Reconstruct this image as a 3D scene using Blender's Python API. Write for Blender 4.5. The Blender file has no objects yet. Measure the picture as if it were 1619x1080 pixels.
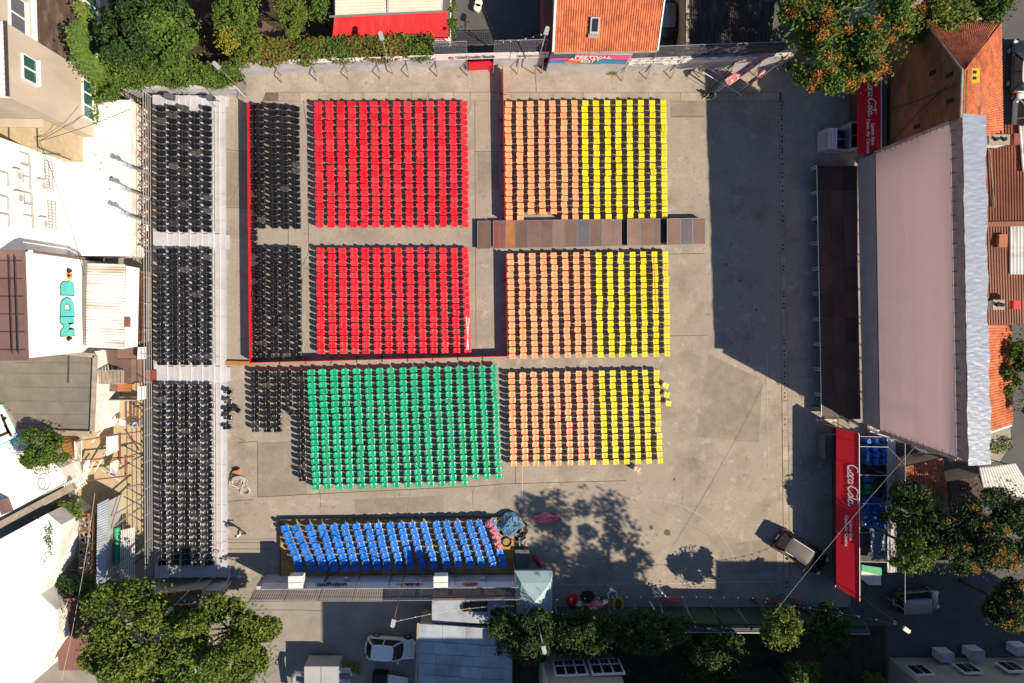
import bpy, bmesh, math, random
import numpy as np
from mathutils import Vector, Matrix
R = math.radians
rnd = random.Random(7)
npr = np.random.RandomState(11)
scene = bpy.context.scene
col = scene.collection

# ------------------------------------------------------------------ camera
F = 1619 * 24 / 36.0            # focal length in photo pixels (24 mm on 36 mm)
CX, CY = 809.5, 540.0
NADIR = (735.0, 490.0)          # where the vertical through the drone meets the picture
H = 54.0                        # flying height in metres
_n = Vector(((NADIR[0] - CX) / F, (CY - NADIR[1]) / F, -1)).normalized()
_Z = -_n
_X = (Vector((1, 0, 0)) - _Z * _Z.x).normalized()
_Y = _Z.cross(_X)
ROT = Matrix((_X, _Y, _Z))       # camera -> world
cam_data = bpy.data.cameras.new('camera')
cam_data.lens = 24.0; cam_data.sensor_width = 36.0
cam_data.clip_start = 0.5; cam_data.clip_end = 2000
cam = bpy.data.objects.new('camera', cam_data); col.objects.link(cam)
cam.matrix_world = Matrix.Translation((0, 0, H)) @ ROT.to_4x4()
scene.camera = cam

# ------------------------------------------------------------------ sky, sun, exposure
SUN_EL = R(42.5)
SUN_DIR = Vector((0.868 * math.cos(SUN_EL), -0.497 * math.cos(SUN_EL), math.sin(SUN_EL))).normalized()
world = bpy.data.worlds.new('World'); scene.world = world
world.use_nodes = True
wn = world.node_tree.nodes; wl = world.node_tree.links
sky = wn.new('ShaderNodeTexSky'); sky.sky_type = 'NISHITA'; sky.sun_disc = False
sky.sun_elevation = SUN_EL
sky.dust_density = 0.2; sky.ozone_density = 4.0
sky.sun_rotation = math.atan2(SUN_DIR.x, SUN_DIR.y)
wl.new(sky.outputs[0], wn['Background'].inputs[0])
wn['Background'].inputs[1].default_value = 0.072
sun_data = bpy.data.lights.new('sun', 'SUN'); sun_data.energy = 5.0; sun_data.angle = R(0.5)
sun_data.color = (1.0, 0.85, 0.66)
sun = bpy.data.objects.new('sun', sun_data); col.objects.link(sun)
sun.rotation_euler = SUN_DIR.to_track_quat('Z', 'Y').to_euler()
sun.location = SUN_DIR * 80
scene.view_settings.view_transform = 'Standard'
scene.view_settings.look = 'None'
scene.view_settings.exposure = 0.5
scene.view_settings.gamma = 1.0
scene.cycles.use_denoising = True
scene.cycles.max_bounces = 6

# ------------------------------------------------------------------ helpers
def P(px, py, z=0.0):
    """The point at height z that the photograph shows at pixel (px, py)."""
    d = ROT @ Vector(((px - CX) / F, (CY - py) / F, -1))
    t = (z - H) / d.z
    return Vector((d.x * t, d.y * t, z))

def tag(o, label=None, cat=None, group=None, kind=None):
    if label: o['label'] = label
    if cat: o['category'] = cat
    if group: o['group'] = group
    if kind: o['kind'] = kind
    return o

def empty(name, loc=(0, 0, 0), rz=0.0, label=None, cat=None, group=None):
    o = bpy.data.objects.new(name, None); col.objects.link(o)
    o.location = loc; o.rotation_euler = (0, 0, rz)
    return tag(o, label, cat, group)

class MB:
    """Collects faces; build() links them as one mesh object."""
    def __init__(s): s.v = []; s.f = []; s.m = []
    def add(s, verts, faces, mi=0):
        b = len(s.v); s.v += [tuple(v) for v in verts]
        s.f += [tuple(b + i for i in f) for f in faces]; s.m += [mi] * len(faces)
    def prism(s, pts, z0, z1, mi=0):
        n = len(pts); a = sum(pts[i][0] * pts[(i + 1) % n][1] - pts[(i + 1) % n][0] * pts[i][1] for i in range(n))
        if a < 0: pts = list(pts)[::-1]
        f = lambda z, i: z[i] if isinstance(z, (list, tuple)) else z
        vs = [(p[0], p[1], f(z0, i)) for i, p in enumerate(pts)] + [(p[0], p[1], f(z1, i)) for i, p in enumerate(pts)]
        s.add(vs, [tuple(range(n))[::-1], tuple(range(n, 2 * n))] + [(i, (i + 1) % n, n + (i + 1) % n, n + i) for i in range(n)], mi)
    def box(s, c, d, rz=0.0, mi=0, M4=None):
        x, y, z = d[0] / 2, d[1] / 2, d[2] / 2
        vs = [Vector((sx * x, sy * y, sz * z)) for sz in (-1, 1) for sx, sy in ((-1, -1), (1, -1), (1, 1), (-1, 1))]
        m = M4 if M4 is not None else Matrix.Translation(c) @ Matrix.Rotation(rz, 4, 'Z')
        s.add([m @ v for v in vs], [(3, 2, 1, 0), (4, 5, 6, 7), (0, 1, 5, 4), (1, 2, 6, 5), (2, 3, 7, 6), (3, 0, 4, 7)], mi)
    def bar(s, a, b, w, h=None, mi=0):
        a, b = Vector(a), Vector(b); d = b - a; L = d.length
        if L < 1e-6: return
        q = d.to_track_quat('X', 'Z').to_matrix().to_4x4()
        s.box(None, (L, w, h or w), M4=Matrix.Translation((a + b) / 2) @ q, mi=mi)
    def tube(s, pts, r, n=6, mi=0, cap=True):
        pts = [Vector(p) for p in pts]; k = len(pts)
        rr = r if isinstance(r, (list, tuple)) else [r] * k
        vs = []
        for i, p in enumerate(pts):
            d = (pts[min(i + 1, k - 1)] - pts[max(i - 1, 0)]).normalized()
            u = d.orthogonal().normalized() if abs(d.z) > .9 else Vector((0, 0, 1)).cross(d).normalized()
            w = d.cross(u)
            vs += [p + (u * math.cos(2 * math.pi * j / n) + w * math.sin(2 * math.pi * j / n)) * rr[i] for j in range(n)]
        fs = [(i * n + j, i * n + (j + 1) % n, (i + 1) * n + (j + 1) % n, (i + 1) * n + j) for i in range(k - 1) for j in range(n)]
        if cap: fs += [tuple(range(n))[::-1], tuple(range((k - 1) * n, k * n))]
        s.add(vs, fs, mi)
    def loft(s, rings, mi=0, cap=True):
        n = len(rings[0]); vs = [v for r in rings for v in r]
        fs = [(i * n + j, i * n + (j + 1) % n, (i + 1) * n + (j + 1) % n, (i + 1) * n + j) for i in range(len(rings) - 1) for j in range(n)]
        if cap: fs += [tuple(range(n))[::-1], tuple(range((len(rings) - 1) * n, len(rings) * n))]
        s.add(vs, fs, mi)
    def slab(s, q, t, mi=0):
        """A plate on the quad q (4 points, any plane) with thickness t below it."""
        q = [Vector(p) for p in q]; n = (q[1] - q[0]).cross(q[3] - q[0]).normalized()
        if n.z < 0: q = q[::-1]; n = -n
        lo = [p - n * t for p in q]
        s.add(lo + q, [(3, 2, 1, 0), (4, 5, 6, 7), (0, 1, 5, 4), (1, 2, 6, 5), (2, 3, 7, 6), (3, 0, 4, 7)], mi)
    def mesh(s, name, mats):
        me = bpy.data.meshes.new(name); me.from_pydata(s.v, [], s.f)
        for m in (mats if isinstance(mats, (list, tuple)) else [mats]): me.materials.append(m)
        if any(s.m): me.polygons.foreach_set('material_index', s.m)
        bm = bmesh.new(); bm.from_mesh(me); bmesh.ops.recalc_face_normals(bm, faces=bm.faces); bm.to_mesh(me); bm.free()
        return me
    def build(s, name, mats, parent=None, smooth=False, label=None, cat=None, group=None, kind=None):
        me = s.mesh(name, mats)
        if smooth: me.polygons.foreach_set('use_smooth', [True] * len(me.polygons))
        o = bpy.data.objects.new(name, me); col.objects.link(o)
        if parent is not None:
            o.parent = parent
            o.matrix_parent_inverse = MATI(parent)
        return tag(o, label, cat, group, kind)

def MATI(p):
    m = Matrix.Translation(p.location) @ p.rotation_euler.to_matrix().to_4x4()
    if p.parent is not None: m = MATW(p.parent) @ p.matrix_parent_inverse @ m
    return m.inverted()
def MATW(p):
    m = Matrix.Translation(p.location) @ p.rotation_euler.to_matrix().to_4x4()
    return (MATW(p.parent) @ p.matrix_parent_inverse @ m) if p.parent is not None else m

def copy_tree(o, parent=None):
    c = o.copy(); col.objects.link(c); c.parent = parent
    for ch in o.children: copy_tree(ch, c)
    return c

def part(name, mat, parent, fn, **k):
    m = MB(); fn(m); return m.build(name, mat, parent, **k)

# ------------------------------------------------------------------ materials
def material(name, a, b=None, scale=1.0, rough=0.8, detail=6, bump=0.0, bscale=None, stain=None, sscale=0.15, samt=0.5, metal=0.0, spec=0.4, lo=0.35, hi=0.68, island=0.0, stretch=None, trans=0.0, fine=None):
    m = bpy.data.materials.new(name); m.use_nodes = True
    nt = m.node_tree; N = nt.nodes; L = nt.links; bs = N['Principled BSDF']
    bs.inputs['Roughness'].default_value = rough; bs.inputs['Metallic'].default_value = metal
    bs.inputs['Specular IOR Level'].default_value = spec
    geo = N.new('ShaderNodeNewGeometry'); pos = geo.outputs['Position']
    if stretch:
        mp = N.new('ShaderNodeMapping'); mp.inputs['Scale'].default_value = stretch
        L.new(pos, mp.inputs['Vector']); pos = mp.outputs[0]
    def ramp(sc, d, l, h):
        n = N.new('ShaderNodeTexNoise'); n.inputs['Scale'].default_value = sc; n.inputs['Detail'].default_value = d; n.inputs['Roughness'].default_value = 0.62
        L.new(pos, n.inputs['Vector'])
        r = N.new('ShaderNodeMapRange'); r.inputs['From Min'].default_value = l; r.inputs['From Max'].default_value = h
        L.new(n.outputs['Fac'], r.inputs['Value']); return r.outputs[0]
    def mix(f, c1, c2):
        x = N.new('ShaderNodeMix'); x.data_type = 'RGBA'
        if isinstance(f, float): x.inputs[0].default_value = f
        else: L.new(f, x.inputs[0])
        for c, i in ((c1, 6), (c2, 7)):
            if isinstance(c, tuple): x.inputs[i].default_value = (*c, 1)
            else: L.new(c, x.inputs[i])
        return x.outputs[2]
    c = (*a,)
    if b is not None: c = mix(ramp(scale, detail, lo, hi), tuple(a), tuple(b))
    if stain is not None:
        q = ramp(sscale, 8, 0.5, 0.72)
        k = N.new('ShaderNodeMath'); k.operation = 'MULTIPLY'; k.inputs[1].default_value = samt; L.new(q, k.inputs[0])
        c = mix(k.outputs[0], c, tuple(stain))
    if fine is not None:
        for sc_, l_, h_, k_, col_ in fine:
            q = ramp(sc_, 4, l_, h_); k2 = N.new('ShaderNodeMath'); k2.operation = 'MULTIPLY'; k2.inputs[1].default_value = k_; L.new(q, k2.inputs[0])
            c = mix(k2.outputs[0], c, tuple(col_))
    if island:
        oi = N.new('ShaderNodeObjectInfo'); ad = N.new('ShaderNodeMath'); ad.operation = 'ADD'
        L.new(oi.outputs['Random'], ad.inputs[0]); L.new(geo.outputs['Random Per Island'], ad.inputs[1])
        fr = N.new('ShaderNodeMath'); fr.operation = 'FRACT'; L.new(ad.outputs[0], fr.inputs[0])
        mr = N.new('ShaderNodeMapRange'); mr.inputs['To Min'].default_value = 1 - island; mr.inputs['To Max'].default_value = 1 + island
        L.new(fr.outputs[0], mr.inputs['Value'])
        hs = N.new('ShaderNodeHueSaturation'); L.new(mr.outputs[0], hs.inputs['Value'])
        if isinstance(c, tuple): hs.inputs['Color'].default_value = (*c, 1)
        else: L.new(c, hs.inputs['Color'])
        sm_ = N.new('ShaderNodeMath'); sm_.operation = 'MULTIPLY'; sm_.inputs[1].default_value = 7.31; L.new(fr.outputs[0], sm_.inputs[0])
        sf_ = N.new('ShaderNodeMath'); sf_.operation = 'FRACT'; L.new(sm_.outputs[0], sf_.inputs[0])
        sr_ = N.new('ShaderNodeMapRange'); sr_.inputs['To Min'].default_value = 1 - min(island * .3, .05); sr_.inputs['To Max'].default_value = 1.0
        L.new(sf_.outputs[0], sr_.inputs['Value']); L.new(sr_.outputs[0], hs.inputs['Saturation'])
        c = hs.outputs[0]
    if isinstance(c, tuple): bs.inputs['Base Color'].default_value = (*c, 1)
    else: L.new(c, bs.inputs['Base Color'])
    if bump:
        n = N.new('ShaderNodeTexNoise'); n.inputs['Scale'].default_value = bscale or scale * 4; n.inputs['Detail'].default_value = 5
        L.new(pos, n.inputs['Vector']); bp = N.new('ShaderNodeBump'); bp.inputs['Strength'].default_value = bump; bp.inputs['Distance'].default_value = 0.072
        L.new(n.outputs['Fac'], bp.inputs['Height']); L.new(bp.outputs[0], bs.inputs['Normal'])
    if trans:
        tr = N.new('ShaderNodeBsdfTranslucent'); ms = N.new('ShaderNodeMixShader'); ms.inputs[0].default_value = trans
        if isinstance(c, tuple): tr.inputs[0].default_value = (*c, 1)
        else: L.new(c, tr.inputs[0])
        out = N['Material Output']; L.new(bs.outputs[0], ms.inputs[1]); L.new(tr.outputs[0], ms.inputs[2]); L.new(ms.outputs[0], out.inputs[0])
    return m

M = {}
def mk(n, *a, **k): M[n] = material(n, *a, **k)
mk('concrete', (.352, .310, .262), (.262, .23, .194), scale=.35, rough=.9, bump=.25, bscale=9, stain=(.15, .13, .11), sscale=.3, samt=.75, detail=10, fine=[(5.0, .45, .75, .35, (.17, .145, .12)), (1.6, .60, .70, .5, (.13, .115, .10)), (.9, .58, .70, .7, (.43, .395, .345)), (.35, .50, .62, .35, (.36, .33, .29)), (3.2, .68, .74, .8, (.10, .085, .075))])
mk('concrete_pale', (.40, .355, .30), (.285, .25, .205), scale=.5, rough=.9, bump=.2, bscale=8, stain=(.22, .18, .135), sscale=.4, samt=.7, detail=10, fine=[(5.0, .45, .75, .35, (.19, .155, .12)), (1.3, .60, .70, .5, (.16, .13, .10)), (.9, .62, .74, .5, (.50, .46, .40))])
mk('concrete_slab', (.39, .34, .27), (.27, .235, .185), scale=.7, rough=.9, stain=(.17, .145, .11), sscale=.6, samt=.6, island=.1)
mk('concrete_patch', (.27, .238, .20), (.20, .175, .148), scale=.8, rough=.9, bump=.25, bscale=9, stain=(.34, .30, .26), sscale=.6, samt=.7, detail=10, fine=[(6.0, .45, .75, .4, (.15, .13, .11))])
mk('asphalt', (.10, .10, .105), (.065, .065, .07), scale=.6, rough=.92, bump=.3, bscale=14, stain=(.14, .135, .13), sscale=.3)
mk('alley', (.30, .275, .25), (.22, .2, .185), scale=.4, rough=.92, bump=.25, bscale=10, stain=(.13, .12, .11), sscale=.35)
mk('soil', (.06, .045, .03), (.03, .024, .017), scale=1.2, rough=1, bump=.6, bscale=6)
mk('paving', (.15, .095, .07), (.10, .065, .05), scale=2, rough=.9)
mk('grass', (.05, .075, .03), (.03, .05, .02), scale=2, rough=1, bump=.6, bscale=12)
mk('seam', (.09, .075, .06), (.17, .14, .11), scale=1.5, rough=1)
mk('line_white', (.55, .52, .47), (.38, .35, .3), scale=3, rough=.9)
mk('line_red', (.42, .14, .10), (.36, .22, .17), scale=2, rough=.9)
mk('wall_grey', (.50, .50, .53), (.38, .38, .40), scale=.8, rough=.9, bump=.3, bscale=10, stain=(.2, .19, .18), sscale=.5)
mk('plaster', (.50, .44, .36), (.41, .355, .285), scale=.5, rough=.95, stain=(.30, .25, .2), sscale=.35, samt=.5, bump=.2, bscale=8, stretch=(1, 1, .35))
mk('brick_yellow', (.50, .41, .27), (.40, .32, .20), scale=3, rough=.95, bump=.4, bscale=18)
mk('white_wall', (.84, .83, .80), (.80, .785, .75), scale=.4, rough=.85, bump=.08, bscale=5)
mk('white_roof', (.85, .845, .83), (.80, .79, .77), scale=.3, rough=.6, stain=(.68, .66, .62), sscale=.5, samt=.4)
mk('white_dirty', (.80, .78, .74), (.66, .62, .56), scale=.7, rough=.8, stain=(.45, .40, .33), sscale=.7, samt=.5)
mk('white_rust', (.80, .79, .77), (.72, .70, .67), scale=.8, rough=.6, stain=(.33, .22, .11), sscale=.55, samt=.95, stretch=(.35, 2.2, 1))
mk('brown_roof', (.19, .115, .105), (.15, .09, .085), scale=.8, rough=.6)
mk('felt_grey', (.20, .18, .155), (.15, .135, .115), scale=.9, rough=.95, stain=(.26, .235, .20), sscale=.5, bump=.2, bscale=8)
mk('felt_brown', (.24, .115, .06), (.10, .055, .035), scale=1.0, rough=.95, stain=(.06, .04, .03), sscale=.8, samt=.7, bump=.4, bscale=7, stretch=(1.5, .5, 1))
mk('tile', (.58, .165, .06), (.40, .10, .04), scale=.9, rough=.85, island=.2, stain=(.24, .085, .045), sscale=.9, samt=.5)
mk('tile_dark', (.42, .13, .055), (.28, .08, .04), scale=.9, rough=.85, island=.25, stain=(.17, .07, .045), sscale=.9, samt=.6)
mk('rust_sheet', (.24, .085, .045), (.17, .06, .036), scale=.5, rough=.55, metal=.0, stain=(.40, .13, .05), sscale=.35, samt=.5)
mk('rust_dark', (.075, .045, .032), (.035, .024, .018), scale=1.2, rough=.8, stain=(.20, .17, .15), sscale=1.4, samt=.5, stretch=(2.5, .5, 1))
mk('rust_bar', (.24, .085, .05), (.14, .06, .04), scale=4, rough=.8)
mk('maroon_sheet', (.21, .095, .085), (.16, .075, .07), scale=.7, rough=.6)
mk('blue_sheet', (.36, .41, .47), (.27, .31, .36), scale=.8, rough=.55, stain=(.20, .20, .21), sscale=.6, samt=.8, island=.12)
mk('steel', (.42, .43, .45), (.34, .35, .36), scale=2, rough=.4, metal=.6)
mk('steel_white', (.74, .74, .74), (.62, .62, .61), scale=3, rough=.5)
mk('steel_dark', (.05, .05, .055), rough=.5)
mk('deck_grey', (.47, .475, .51), (.40, .405, .44), scale=.8, rough=.6, stain=(.33, .33, .35), sscale=.8, samt=.4)
mk('deck_side', (.25, .25, .27), rough=.7)
mk('ply_brown', (.20, .125, .10), (.15, .09, .075), scale=.8, rough=.6, stain=(.10, .065, .055), sscale=.9, samt=.6, island=.28)
mk('ply_red', (.24, .07, .05), (.19, .055, .04), scale=1, rough=.6)
mk('ply_grey', (.12, .115, .125), (.095, .09, .1), scale=1, rough=.6)
mk('ply_orange', (.40, .15, .05), (.28, .11, .045), scale=1.5, rough=.7)
mk('stage', (.07, .045, .042), (.045, .03, .03), scale=.7, rough=.6, island=.35)
mk('wood', (.46, .27, .085), (.32, .18, .06), scale=1.3, rough=.75, stain=(.2, .11, .05), sscale=1, island=.12)
mk('wood_grey', (.38, .33, .27), (.25, .21, .17), scale=2, rough=.9)
mk('timber', (.42, .20, .05), (.30, .14, .04), scale=2, rough=.8)
mk('red_panel', (.66, .012, .03), (.55, .012, .028), scale=1, rough=.5)
mk('red_cloth', (.74, .02, .025), (.60, .015, .02), scale=1.2, rough=.8, stain=(.40, .10, .07), sscale=.6, samt=.4, bump=.5, bscale=2.5, stretch=(3, .5, 1))
mk('red_awning', (.66, .008, .022), (.60, .008, .02), scale=.8, rough=.6)
mk('red_film', (.72, .10, .12), (.80, .42, .42), scale=5, rough=.25, bump=.8, bscale=6)
mk('cream', (.68, .64, .53), (.60, .56, .45), scale=.6, rough=.7)
mk('letter_white', (.85, .84, .83), rough=.7)
mk('letter_dark', (.03, .035, .04), rough=.7)
mk('letter_green', (.02, .12, .07), rough=.7)
mk('logo_red', (.55, .02, .03), rough=.6)
mk('logo_orange', (.70, .18, .02), rough=.6)
mk('banner', (.72, .70, .70), (.62, .60, .60), scale=1.5, rough=.8, bump=.3, bscale=3)
mk('pink', (.80, .10, .33), rough=.6)
mk('navy', (.06, .10, .17), rough=.6)
mk('sky_blue', (.03, .28, .60), rough=.6)
mk('orange', (.80, .20, .03), rough=.6)
mk('violet', (.10, .06, .17), rough=.6)
mk('green_paint', (.02, .33, .14), rough=.6)
mk('teal_paint', (.10, .55, .52), (.07, .46, .46), scale=2, rough=.7)
mk('black_paint', (.025, .025, .028), rough=.7)
mk('yellow_paint', (.72, .46, .02), (.55, .30, .02), scale=2, rough=.7)
mk('screen', (.86, .75, .77), (.83, .72, .74), scale=.25, rough=.9, trans=.52, stain=(.95, .86, .86), sscale=.5, samt=.6, stretch=(1, .08, 1))
mk('added_diffuser', (.95, .93, .94), rough=.9, trans=.9)
mk('screen_skirt', (.33, .315, .335), (.26, .25, .265), scale=.8, rough=.6, bump=.5, bscale=1.6)
mk('screen_frame', (.33, .27, .26), (.22, .18, .175), scale=2, rough=.9)
mk('silver', (.31, .345, .41), (.25, .285, .345), scale=1.2, rough=.34, metal=.1, bump=.6, bscale=1.6, stretch=(.9, 2.2, 1))
mk('tent', (.33, .47, .50), (.29, .42, .45), scale=.8, rough=.6)
mk('tarp_blue', (.12, .25, .36), (.07, .16, .26), scale=2.5, rough=.3, bump=.8, bscale=4)
mk('green_cloth', (.035, .09, .06), (.022, .06, .04), scale=1.4, rough=.9)
mk('mesh_dark', (.13, .13, .16), (.07, .07, .09), scale=9, rough=.9)
mk('glass', (.02, .025, .03), rough=.08, spec=.8)
mk('glass_green', (.03, .10, .085), rough=.1, spec=.8)
mk('rubber', (.015, .015, .016), rough=.8)
mk('car_white', (.72, .73, .74), rough=.25, spec=.6)
mk('car_grey', (.22, .225, .235), rough=.25, metal=.5, spec=.6)
mk('car_maroon', (.035, .014, .013), rough=.14, spec=.5)
mk('car_roof', (.07, .07, .078), rough=.42, spec=.12)
mk('car_dark', (.02, .025, .035), rough=.25, spec=.6)
mk('lamp_red', (.5, .03, .02), rough=.3)
mk('lamp_clear', (.75, .75, .72), rough=.15)
mk('skin', (.50, .28, .19), rough=.6)
mk('hair', (.025, .018, .013), rough=.7)
mk('shirt_white', (.70, .70, .72), rough=.9)
mk('shirt_dark', (.05, .055, .075), rough=.9)
mk('trouser', (.035, .035, .045), rough=.9)
mk('trouser_tan', (.33, .24, .16), rough=.9)
mk('bark', (.13, .10, .075), (.07, .055, .04), scale=3, rough=1, bump=.6, bscale=10)
mk('cable', (.04, .04, .042), rough=.7)
mk('cable_pale', (.55, .53, .48), rough=.7)
mk('bulb', (.8, .8, .75), rough=.2)
mk('hvac', (.40, .41, .42), (.34, .35, .36), scale=1, rough=.5)
mk('rust_cage', (.30, .20, .12), (.20, .12, .07), scale=3, rough=.9)
def leafmat(n, a, b, isl=.35, sc=.5):
    mk(n, a, b, scale=sc, rough=.55, island=isl, spec=.3, trans=.25)
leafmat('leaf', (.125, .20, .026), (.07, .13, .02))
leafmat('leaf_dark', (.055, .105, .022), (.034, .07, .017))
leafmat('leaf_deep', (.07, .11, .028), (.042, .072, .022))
leafmat('leaf_light', (.17, .225, .03), (.10, .16, .022))
leafmat('leaf_yellow', (.38, .33, .03), (.24, .26, .03))
leafmat('leaf_autumn', (.30, .10, .03), (.15, .13, .03), sc=1.5)
leafmat('leaf_orange', (.62, .17, .02), (.50, .20, .03))
leafmat('leaf_amber', (.50, .26, .02), (.40, .22, .03))

def chairmat(n, c, rough=.3, isl=.13):
    M[n] = material(n, c, rough=rough, island=isl, spec=.5)
chairmat('chair_red', (.74, .008, .022))
chairmat('chair_green', (.003, .34, .18))
chairmat('chair_yellow', (.74, .545, .002))
chairmat('chair_peach', (.85, .32, .15), isl=.09)
chairmat('chair_blue', (.005, .165, .66))
chairmat('chair_orange', (.85, .20, .05))
# black plastic, a few seats bleached grey by the sun
m = material('chair_black', (.009, .009, .0105), rough=.27, spec=.45, island=.3)
nt = m.node_tree; bs = nt.nodes['Principled BSDF']
fr = [n for n in nt.nodes if n.type == 'MATH' and n.operation == 'FRACT'][0]
gt = nt.nodes.new('ShaderNodeMapRange'); gt.inputs['From Min'].default_value = .90; gt.inputs['From Max'].default_value = 1.0
nt.links.new(fr.outputs[0], gt.inputs['Value'])
old = bs.inputs['Base Color'].links[0].from_socket
mx = nt.nodes.new('ShaderNodeMix'); mx.data_type = 'RGBA'; mx.inputs[7].default_value = (.07, .067, .065, 1)
nt.links.new(gt.outputs[0], mx.inputs[0]); nt.links.new(old, mx.inputs[6]); nt.links.new(mx.outputs[2], bs.inputs['Base Color'])
M['chair_black'] = m

# ------------------------------------------------------------------ ground
def flat(name, poly, z, mat, parent=None, kind='structure'):
    m = MB(); pts = [P(x, y, 0) for x, y in poly]
    m.add([(p.x, p.y, z) for p in pts], [tuple(range(len(pts)))])
    o = m.build(name, mat, parent)
    if o.data.polygons[0].normal.z < 0: o.data.flip_normals()
    if parent is None: o['kind'] = kind
    return o
def strip(m, pts, w, z):
    q = [P(x, y, 0) for x, y in pts]
    for a, b in zip(q, q[1:]):
        d = (b - a).normalized(); n = Vector((-d.y, d.x, 0)) * w / 2
        m.add([(a - n).to_tuple()[:2] + (z,), (b - n).to_tuple()[:2] + (z,), (b + n).to_tuple()[:2] + (z,), (a + n).to_tuple()[:2] + (z,)], [(0, 1, 2, 3)])

g = MB(); g.add([(-600, -600, 0), (600, -600, 0), (600, 600, 0), (-600, 600, 0)], [(0, 1, 2, 3)])
tag(g.build('ground', M['alley']), kind='structure')
yard = flat('yard', [(388, 112), (1215, 100), (1260, 100), (1345, 120), (1345, 965), (870, 965), (818, 908), (430, 908), (430, 940), (228, 945), (228, 150), (388, 150)], .004, M['concrete'])
flat('alley_road', [(400, 912), (820, 912), (820, 1180), (380, 1180)], .008, M['alley'])
flat('garden_soil', [(120, -60), (720, -60), (720, 95), (400, 108), (380, 130), (130, 150)], .004, M['soil'])
flat('garden_path', [(408, 28), (460, 60), (520, 75), (520, 96), (440, 98), (400, 66)], .008, M['paving'])
flat('service_yard', [(700, -60), (1260, -60), (1260, 98), (700, 98)], .008, M['asphalt'])
flat('street', [(1560, -60), (1720, -60), (1720, 760), (1560, 760)], .008, M['asphalt'])
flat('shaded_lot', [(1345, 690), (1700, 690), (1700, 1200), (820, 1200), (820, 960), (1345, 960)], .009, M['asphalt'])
flat('dirt_patch', [(1480, 640), (1545, 640), (1580, 560), (1600, 700), (1580, 730), (1500, 730)], .013, M['concrete'])
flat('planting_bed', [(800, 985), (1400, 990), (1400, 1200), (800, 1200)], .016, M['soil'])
flat('scrap_yard', [(140, 600), (232, 600), (232, 930), (100, 930)], .012, M['brick_yellow'])
walk = flat('sidewalk', [(388, 116), (500, 110), (700, 104), (860, 106), (1060, 106), (1215, 104), (1215, 146), (470, 146), (430, 152), (402, 172), (388, 172)], .008, M['concrete_pale'])
gut = flat('gutter', [(420, 146), (1236, 146), (1236, 160), (415, 160)], .010, M['seam'])
x = 440.0
while x < 1225:
    w = rnd.uniform(26, 52)
    part('slab', M['concrete_slab'], gut, lambda m: m.prism([P(x, 146.6), P(x + w - .6, 146.6), P(x + w - .6, 159.6), P(x, 159.6)], .003, .024))
    x += w
for q in [[(407, 700), (482, 697), (484, 752), (407, 753)], [(408, 754), (484, 752), (486, 783), (408, 785)], [(358, 240), (390, 242), (391, 327), (358, 326)], [(1120, 560), (1205, 600), (1200, 700), (1100, 690)], [(754, 242), (788, 242), (790, 300), (755, 300)], [(1060, 160), (1112, 160), (1114, 186), (1060, 186)], [(560, 790), (700, 783), (702, 808), (562, 812)], [(1150, 860), (1228, 850), (1229, 905), (1152, 910)]]:
    flat('repair_patch', q, .0062, M['concrete_patch'], yard)
# dark repair patches below the wall
for px, py, w, h in [(427, 128, 9, 15), (465, 128, 9, 18), (509, 126, 8, 14), (553, 124, 8, 18), (597, 121, 8, 15), (640, 120, 8, 15), (684, 122, 9, 14), (727, 117, 10, 12), (587, 127, 9, 9), (617, 128, 8, 8), (812, 114, 9, 14), (856, 114, 9, 9), (971, 127, 9, 15), (1013, 124, 9, 15), (1057, 122, 9, 14)]:
    part('patch', M['concrete_slab'], walk, lambda m: m.prism([P(px - w / 2, py - h / 2), P(px + w / 2, py - h / 2), P(px + w / 2, py + h / 2), P(px - w / 2, py + h / 2)], .004, .016))
m = MB()
for pts in [[(357, 328), (395, 329)], [(456, 361), (456, 386)], [(480, 150), (481, 175), (486, 205), (488, 400), (478, 420)], [(480, 424), (495, 424)], [(751, 240), (790, 240)], [(1060, 184), (1115, 184)],
            [(407, 786), (560, 778), (750, 769), (800, 765)], [(378, 700), (407, 698), (407, 786)], [(358, 858), (440, 858)], [(358, 868), (430, 868)], [(358, 793), (400, 790)],
            [(846, 110), (848, 146)], [(1042, 402), (1114, 401)], [(1060, 531), (1120, 530)], [(357, 236), (390, 241)], [(800, 765), (990, 760)], [(815, 735), (815, 765)]]:
    strip(m, pts, .05, .013)
for k in range(15):   # hairline cracks
    x, y = rnd.choice([(rnd.uniform(1060, 1230), rnd.uniform(170, 900)), (rnd.uniform(360, 1230), rnd.uniform(770, 815)), (rnd.uniform(358, 388), rnd.uniform(170, 900)), (rnd.uniform(400, 1200), rnd.uniform(118, 142)), (rnd.uniform(1245, 1285), rnd.uniform(650, 900))])
    a = rnd.uniform(0, 6.28); pts = [(x, y)]
    for q in range(rnd.randint(5, 14)):
        a += rnd.gauss(0, .28); x += 5 * math.cos(a); y += 5 * math.sin(a); pts.append((x, y))
    strip(m, pts, rnd.uniform(.015, .03), .0135)
m.build('joints', M['seam'], yard)
m = MB(); strip(m, [(460, 146.2), (905, 145.8)], .04, .027); strip(m, [(751, 155), (752, 330), (753, 548)], .035, .029); m.build('red_marking', M['line_red'], yard)
m = MB()
strip(m, [(825.5, 735), (827, 815)], .06, .015)
strip(m, [(1025 + 143 * math.cos(t), 928 - 138 * math.sin(t)) for t in np.linspace(.12, 2.95, 40)], .026, .017)
strip(m, [(876, 924), (1000, 923), (1225, 919)], .045, .019)
strip(m, [(1213, 560), (1214, 740)], .04, .021); strip(m, [(1165, 830), (1230, 829)], .03, .021)
m.build('court_marking', M['line_white'], yard)
drain = flat('drain_channel', [(1231, 160), (1240, 160), (1249, 940), (1239, 940)], .012, M['seam'])
y = 162.0
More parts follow.
